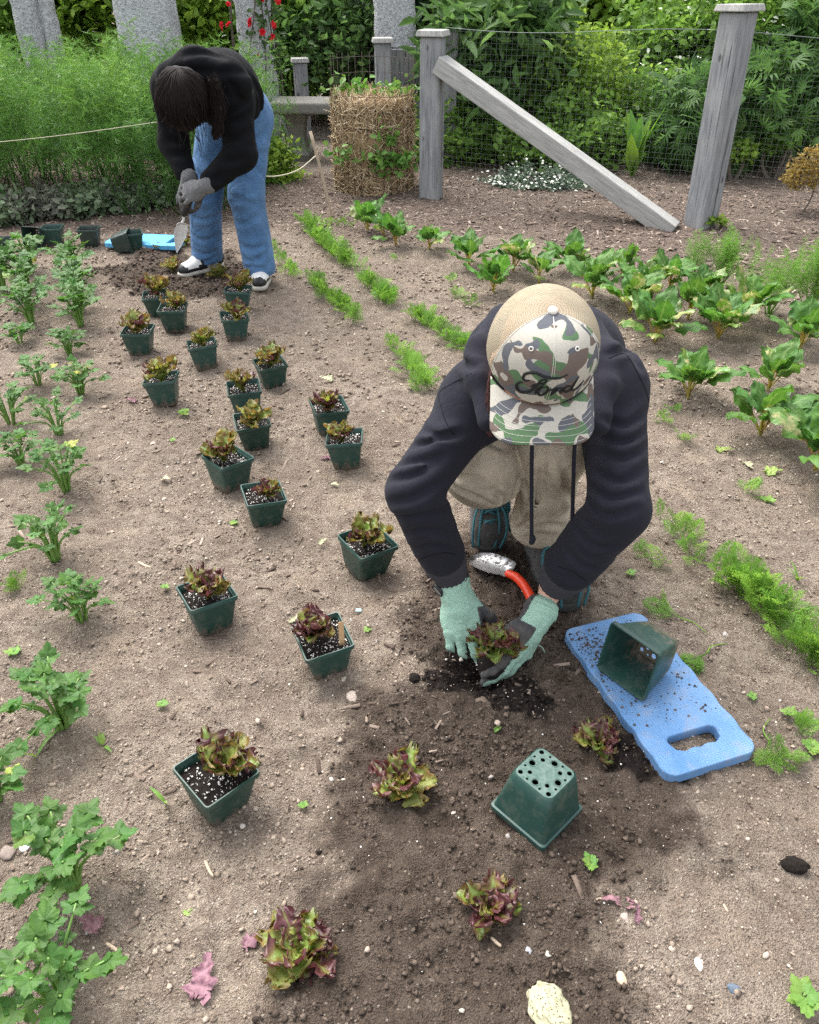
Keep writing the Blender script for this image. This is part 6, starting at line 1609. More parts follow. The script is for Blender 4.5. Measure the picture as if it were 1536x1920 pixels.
if ps:
    Vs_, Fs_ = join(ps); link('seam', mesh_np('seam', Vs_-np.array(pa.location), Fs_), hoodie, SEAM)
def cuff(w_, e, r0, r1, root, mat, L=.062, n=44, extra=.012):
    d = (e-w_)/np.linalg.norm(e-w_); u = np.cross(d, V3(.3, .2, 1)); u /= np.linalg.norm(u); v = np.cross(d, u); a = np.arange(n)*2*math.pi/n
    rg = []; rib = np.where(np.arange(n) % 2 == 0, 1.0, .955)
    for s, r, k_ in ((-.004, r0*.90, 1), (-.006, r0*.97, 1), (0, r0*1.02, 1), (L*.3, r0*1.04, 1), (L*.7, r1, 1), (L+extra, r1*1.0, 1), (L+.05, r1*.98, 1)):
        rr = r*rib; rg.append(w_ + d*s + rr[:, None]*(np.cos(a)[:, None]*u + np.sin(a)[:, None]*v))
    V, F = loft(rg); part_mesh('cuff', V, F, mat, root)
cuff(wrL+(elL-wrL)*.05, elL, .040, .050, pa, RIB, .055); cuff(wrR+(elR-wrR)*.07, elR, .042, .053, pa, RIB, .05)
# trousers
hemL, hemR = V3(.215, 1.83, .175), V3(.322, 1.605, .165)
def trousers_a(P, cl=()):
    s1 = [(hipL, knL, .095, .088), (knL, knL+V3(.012, .02, -.035), .088, .085), (knL+V3(.012, .02, -.035), hemL, .082, .068)]; s2 = [(hipR, knR, .092, .080), (knR, (knR+hemR)/2, .078, .062), ((knR+hemR)/2, hemR, .062, .070)]
    a = limbs(P, s1, .03); b = limbs(P, s2, .03); d = smin(a, b, .006); d = smin(d, ell(P, pelv-V3(0, 0, .03), (.17, .14, .12)), .05)
    m = np.abs(d) < .03
    if m.any():
        Q = P[m]; dd = np.zeros(len(Q))
        dd += crease_disp(Q, cl)
        for (s, e, sd, n_, al_) in ((hipL, knL, 3, 5, 2), (knL, hemL, 5, 6, 2), (hipR, knR, 7, 5, 2)):
            w_ = np.clip(1-np.abs(cone(Q, s, e, .088, .085)-d[m])/.03, 0, 1); dd += w_*creases(Q, s, e, sd, n_, .005, .1, 1.0, .0085, .085, al_)
        d[m] -= dd
    # open hems
    for h, kk in ((hemL, knL), (hemR, knR)):
        ax_ = (h-kk)/np.linalg.norm(h-kk); dn = V3(0, .1, -1); d = np.where(np.linalg.norm(P-h, axis=1) < .14, np.maximum(d, (P-h)@(ax_*.5+dn*.5)/np.linalg.norm(ax_*.5+dn*.5) - .028), d)
    return d
lo, hi = bbox([hipL, hipR, knL, knR, hemL, hemR, pelv], .19); 
TLA = crease_lines(trousers_a, lo, hi, zl(680, 483, 2.304, [[(352, 905), (420, 945), (520, 955)], [(348, 930), (430, 1000), (560, 1060)], [(560, 1000), (630, 1050), (680, 1030)], [(585, 1080), (640, 1020), (676, 950)], [(420, 800), (520, 790), (620, 830)], [(785, 860), (772, 980), (735, 1100)], [(860, 880), (880, 1000), (915, 1070)], [(690, 1160), (735, 1110), (765, 1040)], [(700, 960), (730, 1060), (700, 1150)], [(900, 900), (870, 980), (860, 1090)], [(640, 1180), (760, 1150), (870, 1160)]], .0115, .0075))
V, F = sdf_mesh(lambda P: trousers_a(P, TLA), lo, hi, .0055, 1); part_mesh('trousers', V, F, KHAKI, pa)
# boots
def boot(heel, toe, ankle, root, seed, lift=0.0):
    heel, toe, ankle = [np.asarray(v, float) for v in (heel, toe, ankle)]; d = toe-heel; L = np.linalg.norm(d); d = d/L; s = np.cross(d, V3(0, 0, 1)); s /= np.linalg.norm(s); u = np.cross(s, d)
    M = np.stack([s, d, u], 1)
    def f(P):
        q = (P-heel)@M; x, y, z = q.T
        a = limbs(q, [((0, .035, .052), (0, .13, .052), .044, .043), ((0, .13, .050), (0, L-.056, .046), .048, .053), ((0, .045, .06), (0, .06, .12), .046, .048), ((0, .13, .06), (0, .075, .115), .036, .042), ((0, .18, .058), (0, .11, .118), .036, .042)], .03)
        a = smin(a, cone(P, heel+M@V3(0, .055, .11), ankle, .046, .047), .025); a = np.maximum(a, .020 - z)
        return a + .0012*noise3(q[:, 0]*60, q[:, 1]*60, q[:, 2]*60, seed)
    lo, hi = bbox([heel, toe, ankle+V3(0, 0, .03)], .075); V, F = sdf_mesh(f, lo, hi, .0045, 1)
    o = part_mesh('boot', V, F, BOOTM, root)
    def g(P):
        q = (P-heel)@M; w_ = np.where(q[:, 1] < .09, .040, .048)
        a = limbs(q*[1, 1, 0], [((0, .040, 0), (0, .12, 0), .040, .040), ((0, .12, 0), (0, L-.050, 0), .046, .050)], .03); return np.maximum(a, np.abs(q[:, 2]-.012)-.013)
    V, F = sdf_mesh(g, lo, hi, .0045, 1); part_mesh('sole', V - np.array(root.location)*0, F, SOLE, o) if False else None
    me = mesh_np('sole', V-np.array(root.location), F); link('sole', me, o, SOLE)
    ps = []; r = np.random.default_rng(seed)
    for q in range(6):
        t = q/5; y0 = .238-.125*t; z0 = .084+.066*t
        for sg in (-1, 1): ps.append(tube(spline([V3(sg*.027, y0, z0-.012), V3(0, y0+.004, z0+.014+.004*sg), V3(-sg*.030, y0-.014, z0+.002)], 8)@M.T + heel, .0032, 6))
    for q in range(5):
        a = r.uniform(-1, 1); e = V3(a*.06, .14+r.uniform(-.02, .05), .06+r.uniform(-.03, .03)); ps.append(tube(spline([V3(0, .155, .128), V3(a*.05, .175, .128), e+V3(0, .06, .01), V3(a*.03, .18, .098) if q < 3 else e+V3(a*.015, .075, -.025)], 14)@M.T + heel, .0036, 6))
    for a in (-1, -.55, .6, 1):
        ps.append(tube(spline([V3(0, .165, .125), V3(a*.036, .215, .108), V3(a*.044, .255, .074), V3(a*.036+.006, .275, .028)], 14)@M.T + heel, .0034, 6))
    V, F = join(ps); link('lace', mesh_np('lace', V-np.array(root.location), F), o, LACE)
    a = np.linspace(-1, 1, 9); ps = []
    V, F = tube(spline([V3(-.002, .205, .0880), V3(0, .155, .110), V3(0, .105, .15)], 8)@M.T + heel, [.016, .02, .022, .024, .025, .026, .027, .027], 10); link('tongue', mesh_np('tongue', V-np.array(root.location), F), o, BOOTT)
boot(V3(.232, 1.955, .075), V3(.212, 1.690, .0), anL, pa, 3)
boot(V3(.345, 1.715, .0), V3(.392, 1.455, .0), anR, pa, 5)
# drawstrings
for (p0, p1) in (((1000, 830), (997, 1012)), ((1081, 828), (1073, 988))):
    a, b = AT(*p0, 1.335), AT(*p1, 1.345); a = a + V3(0, .02, .05)
    ps = [tube(spline([a, a*.7+b*.3+V3(-.003, 0, 0), b], 14), .0042, 7), tube(spline([b+V3(0, 0, .012), b+V3(.002, 0, 0), b-V3(.001, 0, .012)], 7), [.003, .0062, .007, .0068, .0066, .006, .003], 8)]
    V, F = join(ps); part_mesh('drawstring', V, F, NAVY, pa)
# gloves: the coated palm and fingers, the knitted back
aL = V3(.20, -.66, -.72); aR = V3(-.46, -.62, -.63)
cw = lambda C: (C[:, 2] < -.0085 - .30*np.maximum(0, C[:, 1]-.09)) | ((C[:, 0] > .040) & (C[:, 1] > .035) & (C[:, 1] < .085))
x_, y_, z_ = axes(aL, V3(-.30, -.55, .75))
gl = glove(wrL + aL*.038, aL, V3(-.30, -.55, .75), 1 if x_[0] > 0 else -1, (.55, .52, .5, .48), V3(.60, .75, -.45), 1.10, cw, .022, .034, spread=1.2)
put_glove('glove', gl, [GLOVE_G, GLOVE_D], pa)
xr, yr, zr = axes(aR, V3(.78, -.30, .38))
gr = glove(wrR + aR*.078, aR, V3(.78, -.30, .38), 1 if xr[2] > 0 else -1, (.42, .46, .5, .5), V3(.42, .85, -.35), 1.08, lambda C: cw(C) | ((C[:, 0] > .022) & (C[:, 1] > .02)), .018, .036)
put_glove('glove', gr, [GLOVE_G, GLOVE_D], pa)
# loose thread on the right glove
b = gr[3]@V3(-.036, .05, .004)+gr[4]; V, F = tube(spline([b, b+V3(.010, -.004, .006), b+V3(.018, -.008, .0), b+V3(.022, -.012, -.008)], 10), .0011, 5); part_mesh('loose_thread', V, F, GLOVE_G, pa)
# watch
WB = plain('watch_rubber', (.012, .012, .013), .5); WF = plain('watch_face', (.55, .57, .58), .25, .7)
dW = (elL-wrL)/np.linalg.norm(elL-wrL); u = np.cross(dW, V3(0, 0, 1)); u /= np.linalg.norm(u); v = np.cross(dW, u); a = np.linspace(0, 2*math.pi, 33)
wc = wrL + dW*.001
ringp = lambda s, r: wc + dW*s + r*(np.cos(a[:-1])[:, None]*u + np.sin(a[:-1])[:, None]*v)
V, F = loft([ringp(-.009, .036), ringp(-.009, .0395), ringp(.009, .0405), ringp(.009, .037)]); watch = part_mesh('watch', V, F, WB, pa)
fd = V3(-.70, -.55, .30); fd = fd - dW*(fd@dW); fd /= np.linalg.norm(fd); fs = np.cross(fd, dW)
def disc(c, nrm, s1, s2, r, h, n=24):
    aa = np.arange(n)*2*math.pi/n; R1 = lambda rr, z: c + nrm*z + rr*(np.cos(aa)[:, None]*s1 + np.sin(aa)[:, None]*s2)
    return loft([R1(r*1.0, 0), R1(r*1.02, h*.6), R1(r*.92, h), R1(r*.80, h*.9), R1(r*.01, h*.9)])
V, F = disc(wc + fd*.0385, fd, fs, dW, .0175, .010); me = mesh_np('case', V-np.array(pa.location), F); link('case', me, watch, WB)
V, F = disc(wc + fd*.0468, fd, fs, dW, .0125, .001); me = mesh_np('dial', V-np.array(pa.location), F); link('dial', me, watch, WF)
# hair: locs hanging at the side of the face and at the back
ps = []; r = np.random.default_rng(6)
for q in range(9):
    s = -1 if q < 6 else 1
    b = A_HEAD + HX*s*.080 + HF*r.uniform(-.03, .03) - HU*r.uniform(.01, .03); e = b + V3(s*r.uniform(-.006, .012), r.uniform(-.02, .02), -r.uniform(.10, .16))
    n_ = 26; sp = spline([b, (b+e)/2+V3(s*.006, 0, 0)+r.normal(size=3)*.004, e], n_); ps.append(tube(sp, .0052*(1+.22*np.sin(np.arange(n_)*1.9))*np.linspace(1, .7, n_), 7))
V, F = join(ps); part_mesh('hair', V, F, HAIR_R, pa)
# cap: crown panels, brim, button, eyelets, lettering
def cap_pt(a, f):
    """a: azimuth from the front (rad), f: 0 at the band to 1 at the button"""
    ca, sa = np.cos(a), np.sin(a); fr = np.clip(ca, 0, 1)
    ang = f*np.pi/2
    prof = np.cos(ang)**.72; hh = np.sin(ang)**.95
    rx = .0985; ry = np.where(ca > 0, .108, .106)
    puff = 1 + .07*fr*np.sin(ang*2)**1.5*1.0
    x = sa*rx*prof*(1+.02*np.sin(ang*2)); y = ca*ry*prof*puff; z = .118*hh + .012*fr*np.sin(ang*2) - .016*np.clip(ca, -1, 0)**2*(1-f)*-1
    z = z - .020*(1-f)*np.clip(-ca, 0, 1)
    return np.stack([x, y, z], -1)
CO = A_HEAD + HU*.004
def capw(q): return CO + q@np.stack([HX, HF, HU], 0)
NA, NF = 96, 26
aa = np.linspace(-math.pi, math.pi, NA+1)[:-1]; ff_ = np.linspace(0, 1, NF)
Fg, Ag = np.meshgrid(ff_, aa, indexing='ij')
CV = cap_pt(Ag, Fg).reshape(-1, 3)
i, j = np.meshgrid(np.arange(NF-1), np.arange(NA), indexing='ij'); q_ = i*NA+j; q2 = i*NA+(j+1) % NA; CQ = np.stack([q_, q2, q2+NA, q_+NA], -1).reshape(-1, 4)
fa = np.abs(Ag)[:-1].ravel(); front_f = fa < R(68)
# mesh back: tan net; front: printed canvas
def camo(name):
    k = NT(name); p = k.pos(True); c = (.43, .405, .35)
    wob = k.n('VectorMath', operation='MULTIPLY_ADD'); nz = k.noise(p, 42, 1, .5, 0, True); k.set(wob.inputs[0], nz); wob.inputs[1].default_value = (.014,)*3; k.set(wob.inputs[2], p)
    for off, sc, th, col in ((1.3, 27, .600, (.095, .165, .085)), (4.7, 29, .615, (.140, .108, .092)), (8.4, 31, .625, (.105, .11, .122))):
        m = k.mapv(wob.outputs[0], (1, 1.0, 1.15), (0, 0, 0), (off, off*.7, off*.3))
        on = k.math('GREATER_THAN', k.noise(m, sc, 0), th)
        c = k.mix(on, c, col)
    c = k.hsv(c, v=k.math('ADD', k.math('MULTIPLY', k.noise(p, 400, 3), .5), .75))
    return k.fin(c, .9, k.bump(k.noise(p, 900, 2), .25, .001), 0, .2)
CAMO = camo('camouflage_canvas')
k = NT('tan_mesh'); p = k.pos(True)
NETC = k.fin(k.mix(k.noise(p, 30, 2), (.30, .255, .175), (.39, .335, .24)), .85, None, 0, .2)
tr = k.n('BsdfTransparent'); mx = k.n('MixShader'); k.set(mx.inputs[0], k.math('GREATER_THAN', k.math('MULTIPLY', k.math('SINE', k.at('around')), k.math('SINE', k.at('upward'))), .30)); k.t.links.new(k.b.outputs[0], mx.inputs[1]); k.t.links.new(tr.outputs[0], mx.inputs[2]); k.t.links.new(mx.outputs[0], k.o.inputs[0])
capo = bpy.data.objects.new('cap', None); COL.objects.link(capo); capo.parent = pa; pl = np.array(pa.location)
def cpart(name, V, F, mat, smooth=True): return link(name, mesh_np(name, V-pl, F, smooth), capo, mat)
mp = cpart('mesh_panel', capw(CV), CQ[~front_f], NETC); attr(mp.data, 'around', (np.abs(Ag)*170).ravel()); attr(mp.data, 'upward', (Fg*125).ravel())
LIN = plain('cap_lining', (.30, .26, .18), .9)
cpart('front_panel', capw(CV*[1.006, 1.006, 1.004]), CQ[front_f], CAMO)
# lining so the crown has thickness
cpart('lining', capw(CV*[.955, .955, .93]), CQ[front_f], LIN)
# brim
nb, nr = 33, 10; ab = np.linspace(R(-66), R(66), nb); V = []
for layer, dz in ((0, .0), (1, -.0028)):
    for i in range(nr):
        t = i/(nr-1)
        for j in range(nb):
            b = cap_pt(np.array(ab[j]), np.array(0.0)); s = ab[j]/R(66)
            Lb = .070*(1-.10*abs(s)**3)
            x = b[0]*(1+.02*t) ; tipy = .104+.070*(1-abs(s)**3.2*.62) 
            y = b[1]*(1-t) + (tipy)*t if abs(s) < 1 else b[1]+.03*t
            y = b[1] + t*(max(tipy - b[1], .045) if abs(s) > .9 else (tipy-b[1]))
            z = -.004 - .020*t - 2.6*x*x*(.35+.65*t) + dz
            V.append([x*1.015, y, z])
V = np.array(V); n1 = nr*nb; g = gridm(nr, nb); e = []
bord = [i for i in range(nb)] + [r_*nb+nb-1 for r_ in range(1, nr)] + [(nr-1)*nb+nb-1-i for i in range(1, nb)] + [r_*nb for r_ in range(nr-2, 0, -1)]
bb = np.array(bord); e = np.stack([bb, np.roll(bb, -1), np.roll(bb, -1)+n1, bb+n1], 1)
cpart('brim', capw(V), [np.concatenate([g[:, ::-1], g+n1, e])], CAMO)
STITCH = plain('cream_thread', (.62, .60, .54), .9)
ps = []
for t in (.30, .42, .54, .66, .80, .95):
    line = []
    for j in range(2, nb-2):
        i = t*(nr-1); i0 = int(i); f = i-i0; line.append(V[i0*nb+j]*(1-f)+V[min(i0+1, nr-1)*nb+j]*f + [0, 0, .0003])
    ps.append(tube(capw(np.array(line)), .0004, 4, closed=False))
for sgn in (-1, 1):
    ps.append(tube(capw(cap_pt(np.full(16, sgn*R(66)), np.linspace(.02, .97, 16))*1.008), .0005, 4)); ps.append(tube(capw(cap_pt(np.full(16, sgn*R(1.2)), np.linspace(.02, .97, 16))*1.008), .0004, 4))
Vt, Ft = join(ps); cpart('stitching', Vt, Ft, STITCH)
BUTT = plain('button_cloth', (.60, .57, .50), .9)
Vb, Fb = ico(3); top = cap_pt(np.array(0.0), np.array(1.0)); cpart('button', capw(top + Vb*[.0085, .0085, .005] + [0, 0, .002]), Fb, BUTT)
for s in (-1, 1):
    c = cap_pt(np.array(s*R(33)), np.array(.60))*1.012; n_ = c/np.linalg.norm(c); t1 = np.cross(n_, [0, 0, 1]); t1 /= np.linalg.norm(t1); t2 = np.cross(n_, t1); a = np.linspace(0, 6.2832, 17)
    Ve, Fe = tube(capw(c + .0033*(np.cos(a)[:, None]*t1+np.sin(a)[:, None]*t2)), .0012, 5, closed=False); cpart('eyelet', Ve, Fe, BUTT)
# script lettering, stitched on the front: strokes laid on the crown
bv = BVHTree.FromPolygons([Vector(v) for v in capw(CV*[1.006, 1.006, 1.004])], [tuple(int(t) for t in q) for q in CQ])
def on_cap(zx, zy):                                   # sight line through the traced letter shape
    d = Vector(ray(860 + zx*340/1536, 520 + zy*360/1626)).normalized(); h = bv.ray_cast(Vector((0, 0, CAM_H)), d); return (h[0], h[1]) if h[0] is not None else (None, None)
STROKES = [([(640,812),(600,805),(562,822),(548,850),(570,872),(605,868)], 10), ([(548,850),(555,822),(600,806),(660,808),(720,835),(790,850),(860,850),(925,822)], 11),
           ([(740,862),(700,872),(660,915),(620,950),(575,968),(530,965),(500,940),(495,905),(520,885),(545,890)], 13), ([(610,925),(650,905),(700,900),(735,890),(745,870),(728,865)], 8),
           ([(728,905),(690,930),(655,965),(650,985)], 8), ([(745,925),(700,935),(672,965),(685,992),(725,985),(758,955),(752,928),(735,925)], 10), ([(755,945),(800,950),(825,935)], 8),
           ([(825,930),(835,945),(805,970),(775,998)], 11), ([(810,965),(840,940),(868,935),(880,945)], 8), ([(880,945),(860,958),(862,972),(885,965)], 7),
           ([(960,925),(925,918),(895,935),(888,955),(910,965),(945,945),(968,918)], 10), ([(1020,838),(990,880),(962,925),(955,950),(985,945),(1020,915),(1060,870)], 10)]
ps = []
for pts, wd in STROKES:
    sp = spline([(*p, 0) for p in pts], len(pts)*5); P3 = []; 
    for q in sp:
        h, nn = on_cap(q[0], q[1])
        if h is not None: P3.append(np.array(h + nn*.0006*(1 if nn.dot(Vector((0, -1, 0))) > 0 else -1)))
    if len(P3) > 3:
        n_ = len(P3); ps.append(tube(np.array(P3), wd*.00024*np.clip(np.sin(np.linspace(.25, math.pi-.25, n_))*1.25, .45, 1), 6))
Vl, Fl = join(ps); cpart('script_lettering', Vl, Fl, plain('black_embroidery', (.008, .008, .009), .7, 0, 600, .3, .4))

# trowel with the orange handle, lying behind the gloves
STEEL = NT('dull_steel'); p = STEEL.pos(True); f = STEEL.noise(p, 90, 5, .7); m_ = STEEL.ramp(f, [(.46, 0.0), (.60, 1.0)])
STEEL = STEEL.fin(STEEL.mix(m_, (.34, .345, .35), (.09, .07, .055)), STEEL.math('ADD', STEEL.math('MULTIPLY', m_, .45), .38), STEEL.bump(STEEL.noise(p, 300, 3), .2, .001), STEEL.math('SUBTRACT', .75, STEEL.math('MULTIPLY', m_, .7)), .5)
def trowel(tip, neck, up, W, deep, mat, n=13, m=9, pointy=.8):
    tip, neck = np.asarray(tip, float), np.asarray(neck, float); y = tip-neck; L = np.linalg.norm(y); y /= L; x = np.cross(y, up); x /= np.linalg.norm(x); z = np.cross(x, y)
    rows = []
    for s in np.linspace(0, 1, n):
        w_ = W*(.80+.20*math.sin(min(1, s*3)*1.57))*(math.sqrt(max(0, 1-max(0, (s-.55)/.45)**2))*(1-pointy*.0) if s < .999 else .04)
        if pointy == 1: w_ = W*(.8+.2*min(1, s*4))*(1-max(0, (s-.25)/.75)**1.5)
        w_ = max(w_, W*.05)
        for t in np.linspace(-1, 1, m): rows.append(neck + y*L*s + x*w_*t + z*deep*(t*t)*(1-.6*s) - z*deep*.25*(1-t*t))
    P = np.array(rows); g = gridm(n, m); k_ = n*m; P2 = P - z*.0016
    bd = [i for i in range(m)] + [r_*m+m-1 for r_ in range(1, n)] + [(n-1)*m+m-1-i for i in range(1, m)] + [r_*m for r_ in range(n-2, 0, -1)]; b_ = np.array(bd)
    return np.concatenate([P, P2]), [np.concatenate([g, g[:, ::-1]+k_, np.stack([b_, np.roll(b_, -1), np.roll(b_, -1)+k_, b_+k_], 1)])]
tt, tn = GP(886, 1052, .012), GP(952, 1092, .028)
o = thing('trowel', GP(940, 1085), 'garden trowel with orange-red handle lying behind the gloves', 'trowel', 'garden trowels')
ol = np.array(o.location)
V, F = trowel(tt, tn, V3(0, 0, 1), .040, .016, STEEL); link('blade', mesh_np('blade', V-ol, F), o, STEEL)
hp = [tn + (tt-tn)*.06, tn, GP(968, 1102, .032), GP(985, 1125, .036), GP(998, 1155, .034), GP(1005, 1185, .028)]
V, F = tube(spline(hp, 20), [.007, .008, .0095, .010, .0105, .011, .0115, .012, .012, .012, .012, .012, .012, .012, .012, .012, .011, .010, .009, .006], 12); link('handle', mesh_np('handle', V-ol, F), o, plain('orange_plastic', (.72, .055, .018), .4, 0, 80, .1, .1))

# ================================================================ the person bending
def Bp(px, py, Y): return AT(px, py, Y)
B_head = Bp(345, 192, 3.56)
b_shL, b_shR = Bp(322, 165, 3.80), Bp(438, 185, 3.74)
b_elL, b_elR = Bp(325, 268, 3.80), Bp(452, 290, 3.68)
b_wrL, b_wrR = Bp(352, 335, 3.70), Bp(384, 350, 3.60)
b_chest, b_mid, b_pel = Bp(380, 160, 3.80), Bp(418, 165, 3.97), Bp(452, 212, 4.12)
b_hipL, b_hipR = Bp(408, 232, 4.12), Bp(470, 228, 4.08)
b_knL, b_knR = Bp(384, 372, 4.02), Bp(462, 365, 3.94)
t1 = G(336, 521); d1 = (G(415, 498)-t1)/np.linalg.norm(G(415, 498)-t1); h1 = t1+d1*.28; t2 = G(486, 547); h2 = t2+V3(-.02, .27, 0)
b_heL, b_heR = t1+d1*.19+V3(0, 0, .075), t2+V3(-.012, .155, .075); b_anL, b_anR = b_heL, b_heR
B0 = G(440, 510)
pb = thing('person', B0, 'person bending over in black hoodie and blue jeans, holding a trowel', 'person')
bu = V3(-.10, -.92, -.28); bu /= np.linalg.norm(bu); bf = V3(-.12, -.30, -.95); bf = bf-bu*(bf@bu); bf /= np.linalg.norm(bf); bxv = np.cross(bf, bu); BM = np.stack([bxv, bf, bu], 1)
def body_b(P):
    d = head_sdf(P, B_head, BM); d = smin(d, cone(P, B_head-bu*.09, b_chest, .05, .06), .03)
    d = smin(d, limbs(P, [(b_chest, b_mid, .12, .12), (b_mid, b_pel, .12, .13), (b_shL, b_shR, .06, .06), (b_shL, b_elL, .045, .036), (b_elL, b_wrL, .036, .026), (b_shR, b_elR, .045, .036), (b_elR, b_wrR, .036, .026), (b_hipL, b_knL, .07, .05), (b_knL, b_anL, .05, .036), (b_hipR, b_knR, .07, .05), (b_knR, b_anR, .05, .036)], .04), .03)
    return d
lo, hi = bbox([B_head, b_pel, b_elL, b_elR, b_anL, b_anR, b_mid], .17); V, F = sdf_mesh(body_b, lo, hi, .0105); part_mesh('body', V, F, SKIN2, pb)
def hoodie_b(P, cl=()):
    arms = [(b_shL, b_elL, .072, .062), (b_elL, b_wrL+(b_elL-b_wrL)*.18, .062, .046), (b_shR, b_elR, .078, .066), (b_elR, b_wrR+(b_elR-b_wrR)*.18, .066, .048)]
    tor = limbs(P, [(b_chest, b_mid, .128, .138), (b_mid, b_pel+(b_mid-b_pel)*.45, .138, .142), (b_shL, b_shR, .082, .082)], .08); al = [cone(P, *a) for a in arms]
    d = smin(tor, smin(al[0], al[1], .03), .05); d = smin(d, smin(al[2], al[3], .03), .05)
    h = limbs(P, [(Bp(318, 142, 3.72), Bp(365, 122, 3.72), .055, .065), (Bp(365, 122, 3.72), Bp(430, 138, 3.70), .065, .055), (Bp(430, 138, 3.70), Bp(456, 158, 3.68), .055, .04)], .04); d = smin(d, h, .02)
    m = np.abs(d) < .04
    if m.any():
        Q = P[m]; dd = np.zeros(len(Q))
        dd += crease_disp(Q, cl)
        for i in range(4): dd += creases(Q, arms[i][0], arms[i][1], 40+i*3, 3, .006, .0, 1.0, .010)*np.clip(1-np.abs(al[i][m]-d[m])/.03, 0, 1)
        dd += creases(Q, b_chest, b_pel, 71, 5, .006, -.3, 1.0, .013, .15)*np.clip(1-np.abs(tor[m]-d[m])/.05, 0, 1); d[m] -= dd
    return d
lo, hi = bbox([b_shL, b_shR, b_elL, b_elR, b_wrL, b_wrR, b_pel, b_mid], .23); 
CLB = crease_lines(hoodie_b, lo, hi, zl(260, 60, 3.84, [[(250, 292), (420, 280), (600, 292), (760, 285)], [(640, 640), (720, 625), (800, 565)], [(620, 780), (720, 765), (800, 705)], [(560, 900), (650, 930), (760, 905)], [(480, 1040), (560, 1060), (620, 1010)], [(620, 330), (700, 400), (725, 500)], [(805, 330), (870, 450), (878, 560)], [(230, 760), (300, 790), (380, 770)], [(240, 870), (310, 880), (380, 850)], [(300, 170), (450, 150), (620, 190)], [(130, 400), (160, 560), (210, 700)], [(600, 600), (690, 560), (790, 480)]], .014, .012), .014)
V, F = sdf_mesh(lambda P: hoodie_b(P, CLB), lo, hi, .0090, 1); part_mesh('hoodie', V, F, BLACKF, pb)
def jeans_b(P, cl=()):
    a = limbs(P, [(b_hipL, b_knL, .094, .078), (b_knL, b_heL, .078, .078)], .03); b = limbs(P, [(b_hipR, b_knR, .098, .081), (b_knR, b_heR, .081, .078)], .03)
    d = smin(a, b, .025); d = smin(d, limbs(P, [(b_pel, b_pel+(b_mid-b_pel)*.35, .140, .138)], .05), .06)
    m = np.abs(d) < .04
    if m.any():
        Q = P[m]; dd = np.zeros(len(Q))
        dd += crease_disp(Q, cl)
        for (s, e, sd, n_) in ((b_hipL, b_knL, 3, 4), (b_knL, b_heL, 4, 5), (b_hipR, b_knR, 5, 4), (b_knR, b_heR, 6, 5)):
            dd += creases(Q, s, e, sd, n_, .007, .0, 1.05, .011, .09, 1)*np.clip(1-np.abs(cone(Q, s, e, .1, .087)-d[m])/.03, 0, 1)
        d[m] -= dd
    d = np.maximum(d, .042 - P[:, 2])
    return d
lo, hi = bbox([b_hipL, b_hipR, b_pel, b_heL, b_heR, b_mid], .2); lo[2] = 0.0
JLB = crease_lines(jeans_b, lo, hi, zl(260, 60, 3.84, [[(650, 1230), (740, 1215), (840, 1240)], [(640, 1165), (720, 1190), (830, 1150)], [(700, 1500), (800, 1560), (905, 1540)], [(735, 1620), (820, 1650), (910, 1600)], [(745, 1700), (830, 1690), (915, 1710)], [(800, 800), (860, 770), (915, 700)], [(660, 1350), (750, 1380), (860, 1330)], [(370, 1450), (460, 1500), (570, 1460)], [(380, 1560), (470, 1600), (575, 1570)], [(375, 1640), (470, 1650), (580, 1600)], [(400, 1000), (480, 1050), (590, 1010)], [(380, 1180), (470, 1200), (590, 1150)], [(380, 1330), (470, 1350), (580, 1310)], [(640, 1000), (740, 1040), (840, 960)]], .012, .011), .014)
V, F = sdf_mesh(lambda P: jeans_b(P, JLB), lo, hi, .0090, 1); part_mesh('jeans', V, F, DENIM, pb)
SHOE_W = plain('white_leather', (.68, .68, .66), .5); SHOE_K = plain('black_leather', (.014, .014, .015), .45); SHOE_S = plain('shoe_rubber', (.44, .41, .36), .7)
def sneaker(heel, toe, root):
    heel, toe = np.asarray(heel, float), np.asarray(toe, float); d = toe-heel; L = np.linalg.norm(d); d = d/L; s = np.cross(d, V3(0, 0, 1)); s /= np.linalg.norm(s); M = np.stack([s, d, np.cross(s, d)], 1)
    def f(P):
        q = (P-heel)@M; a = limbs(q, [((0, .04, .05), (0, .15, .045), .040, .041), ((0, .15, .040), (0, L-.042, .030), .041, .036), ((0, .05, .06), (0, .06, .11), .042, .042), ((0, .13, .06), (0, .07, .10), .03, .036)], .03); return np.maximum(a, .022-q[:, 2])
    lo, hi = bbox([heel, toe, heel+V3(0, 0, .14)], .06); V, F = sdf_mesh(f, lo, hi, .006)
    C = (V[F].mean(1)-heel)@M; white = ((C[:, 1] > L-.115) & (C[:, 1] < L-.030) & (C[:, 2] > .050)) | ((C[:, 1] > .06) & (C[:, 1] < .13) & (C[:, 2] < .075) & (np.abs(C[:, 0]) > .03)) | ((C[:, 1] > L-.10) & (C[:, 1] < L-.04) & (C[:, 2] > .04))
    m = mesh_np('shoe', V-np.array(root.location), F); m.materials.append(SHOE_K); m.materials.append(SHOE_W); m.polygons.foreach_set('material_index', white.astype(np.int32)); o = link('shoe', m, root)
    def g(P):
        q = (P-heel)@M; a = limbs(q*[1, 1, 0], [((0, .042, 0), (0, .13, 0), .042, .042), ((0, .13, 0), (0, L-.043, 0), .043, .041)], .03); return np.maximum(a, np.abs(q[:, 2]-.011)-.011)
    V, F = sdf_mesh(g, lo, hi, .006); link('sole', mesh_np('sole', V-np.array(root.location), F), o, SHOE_S)
sneaker(h1, t1, pb); sneaker(h2, t2, pb)
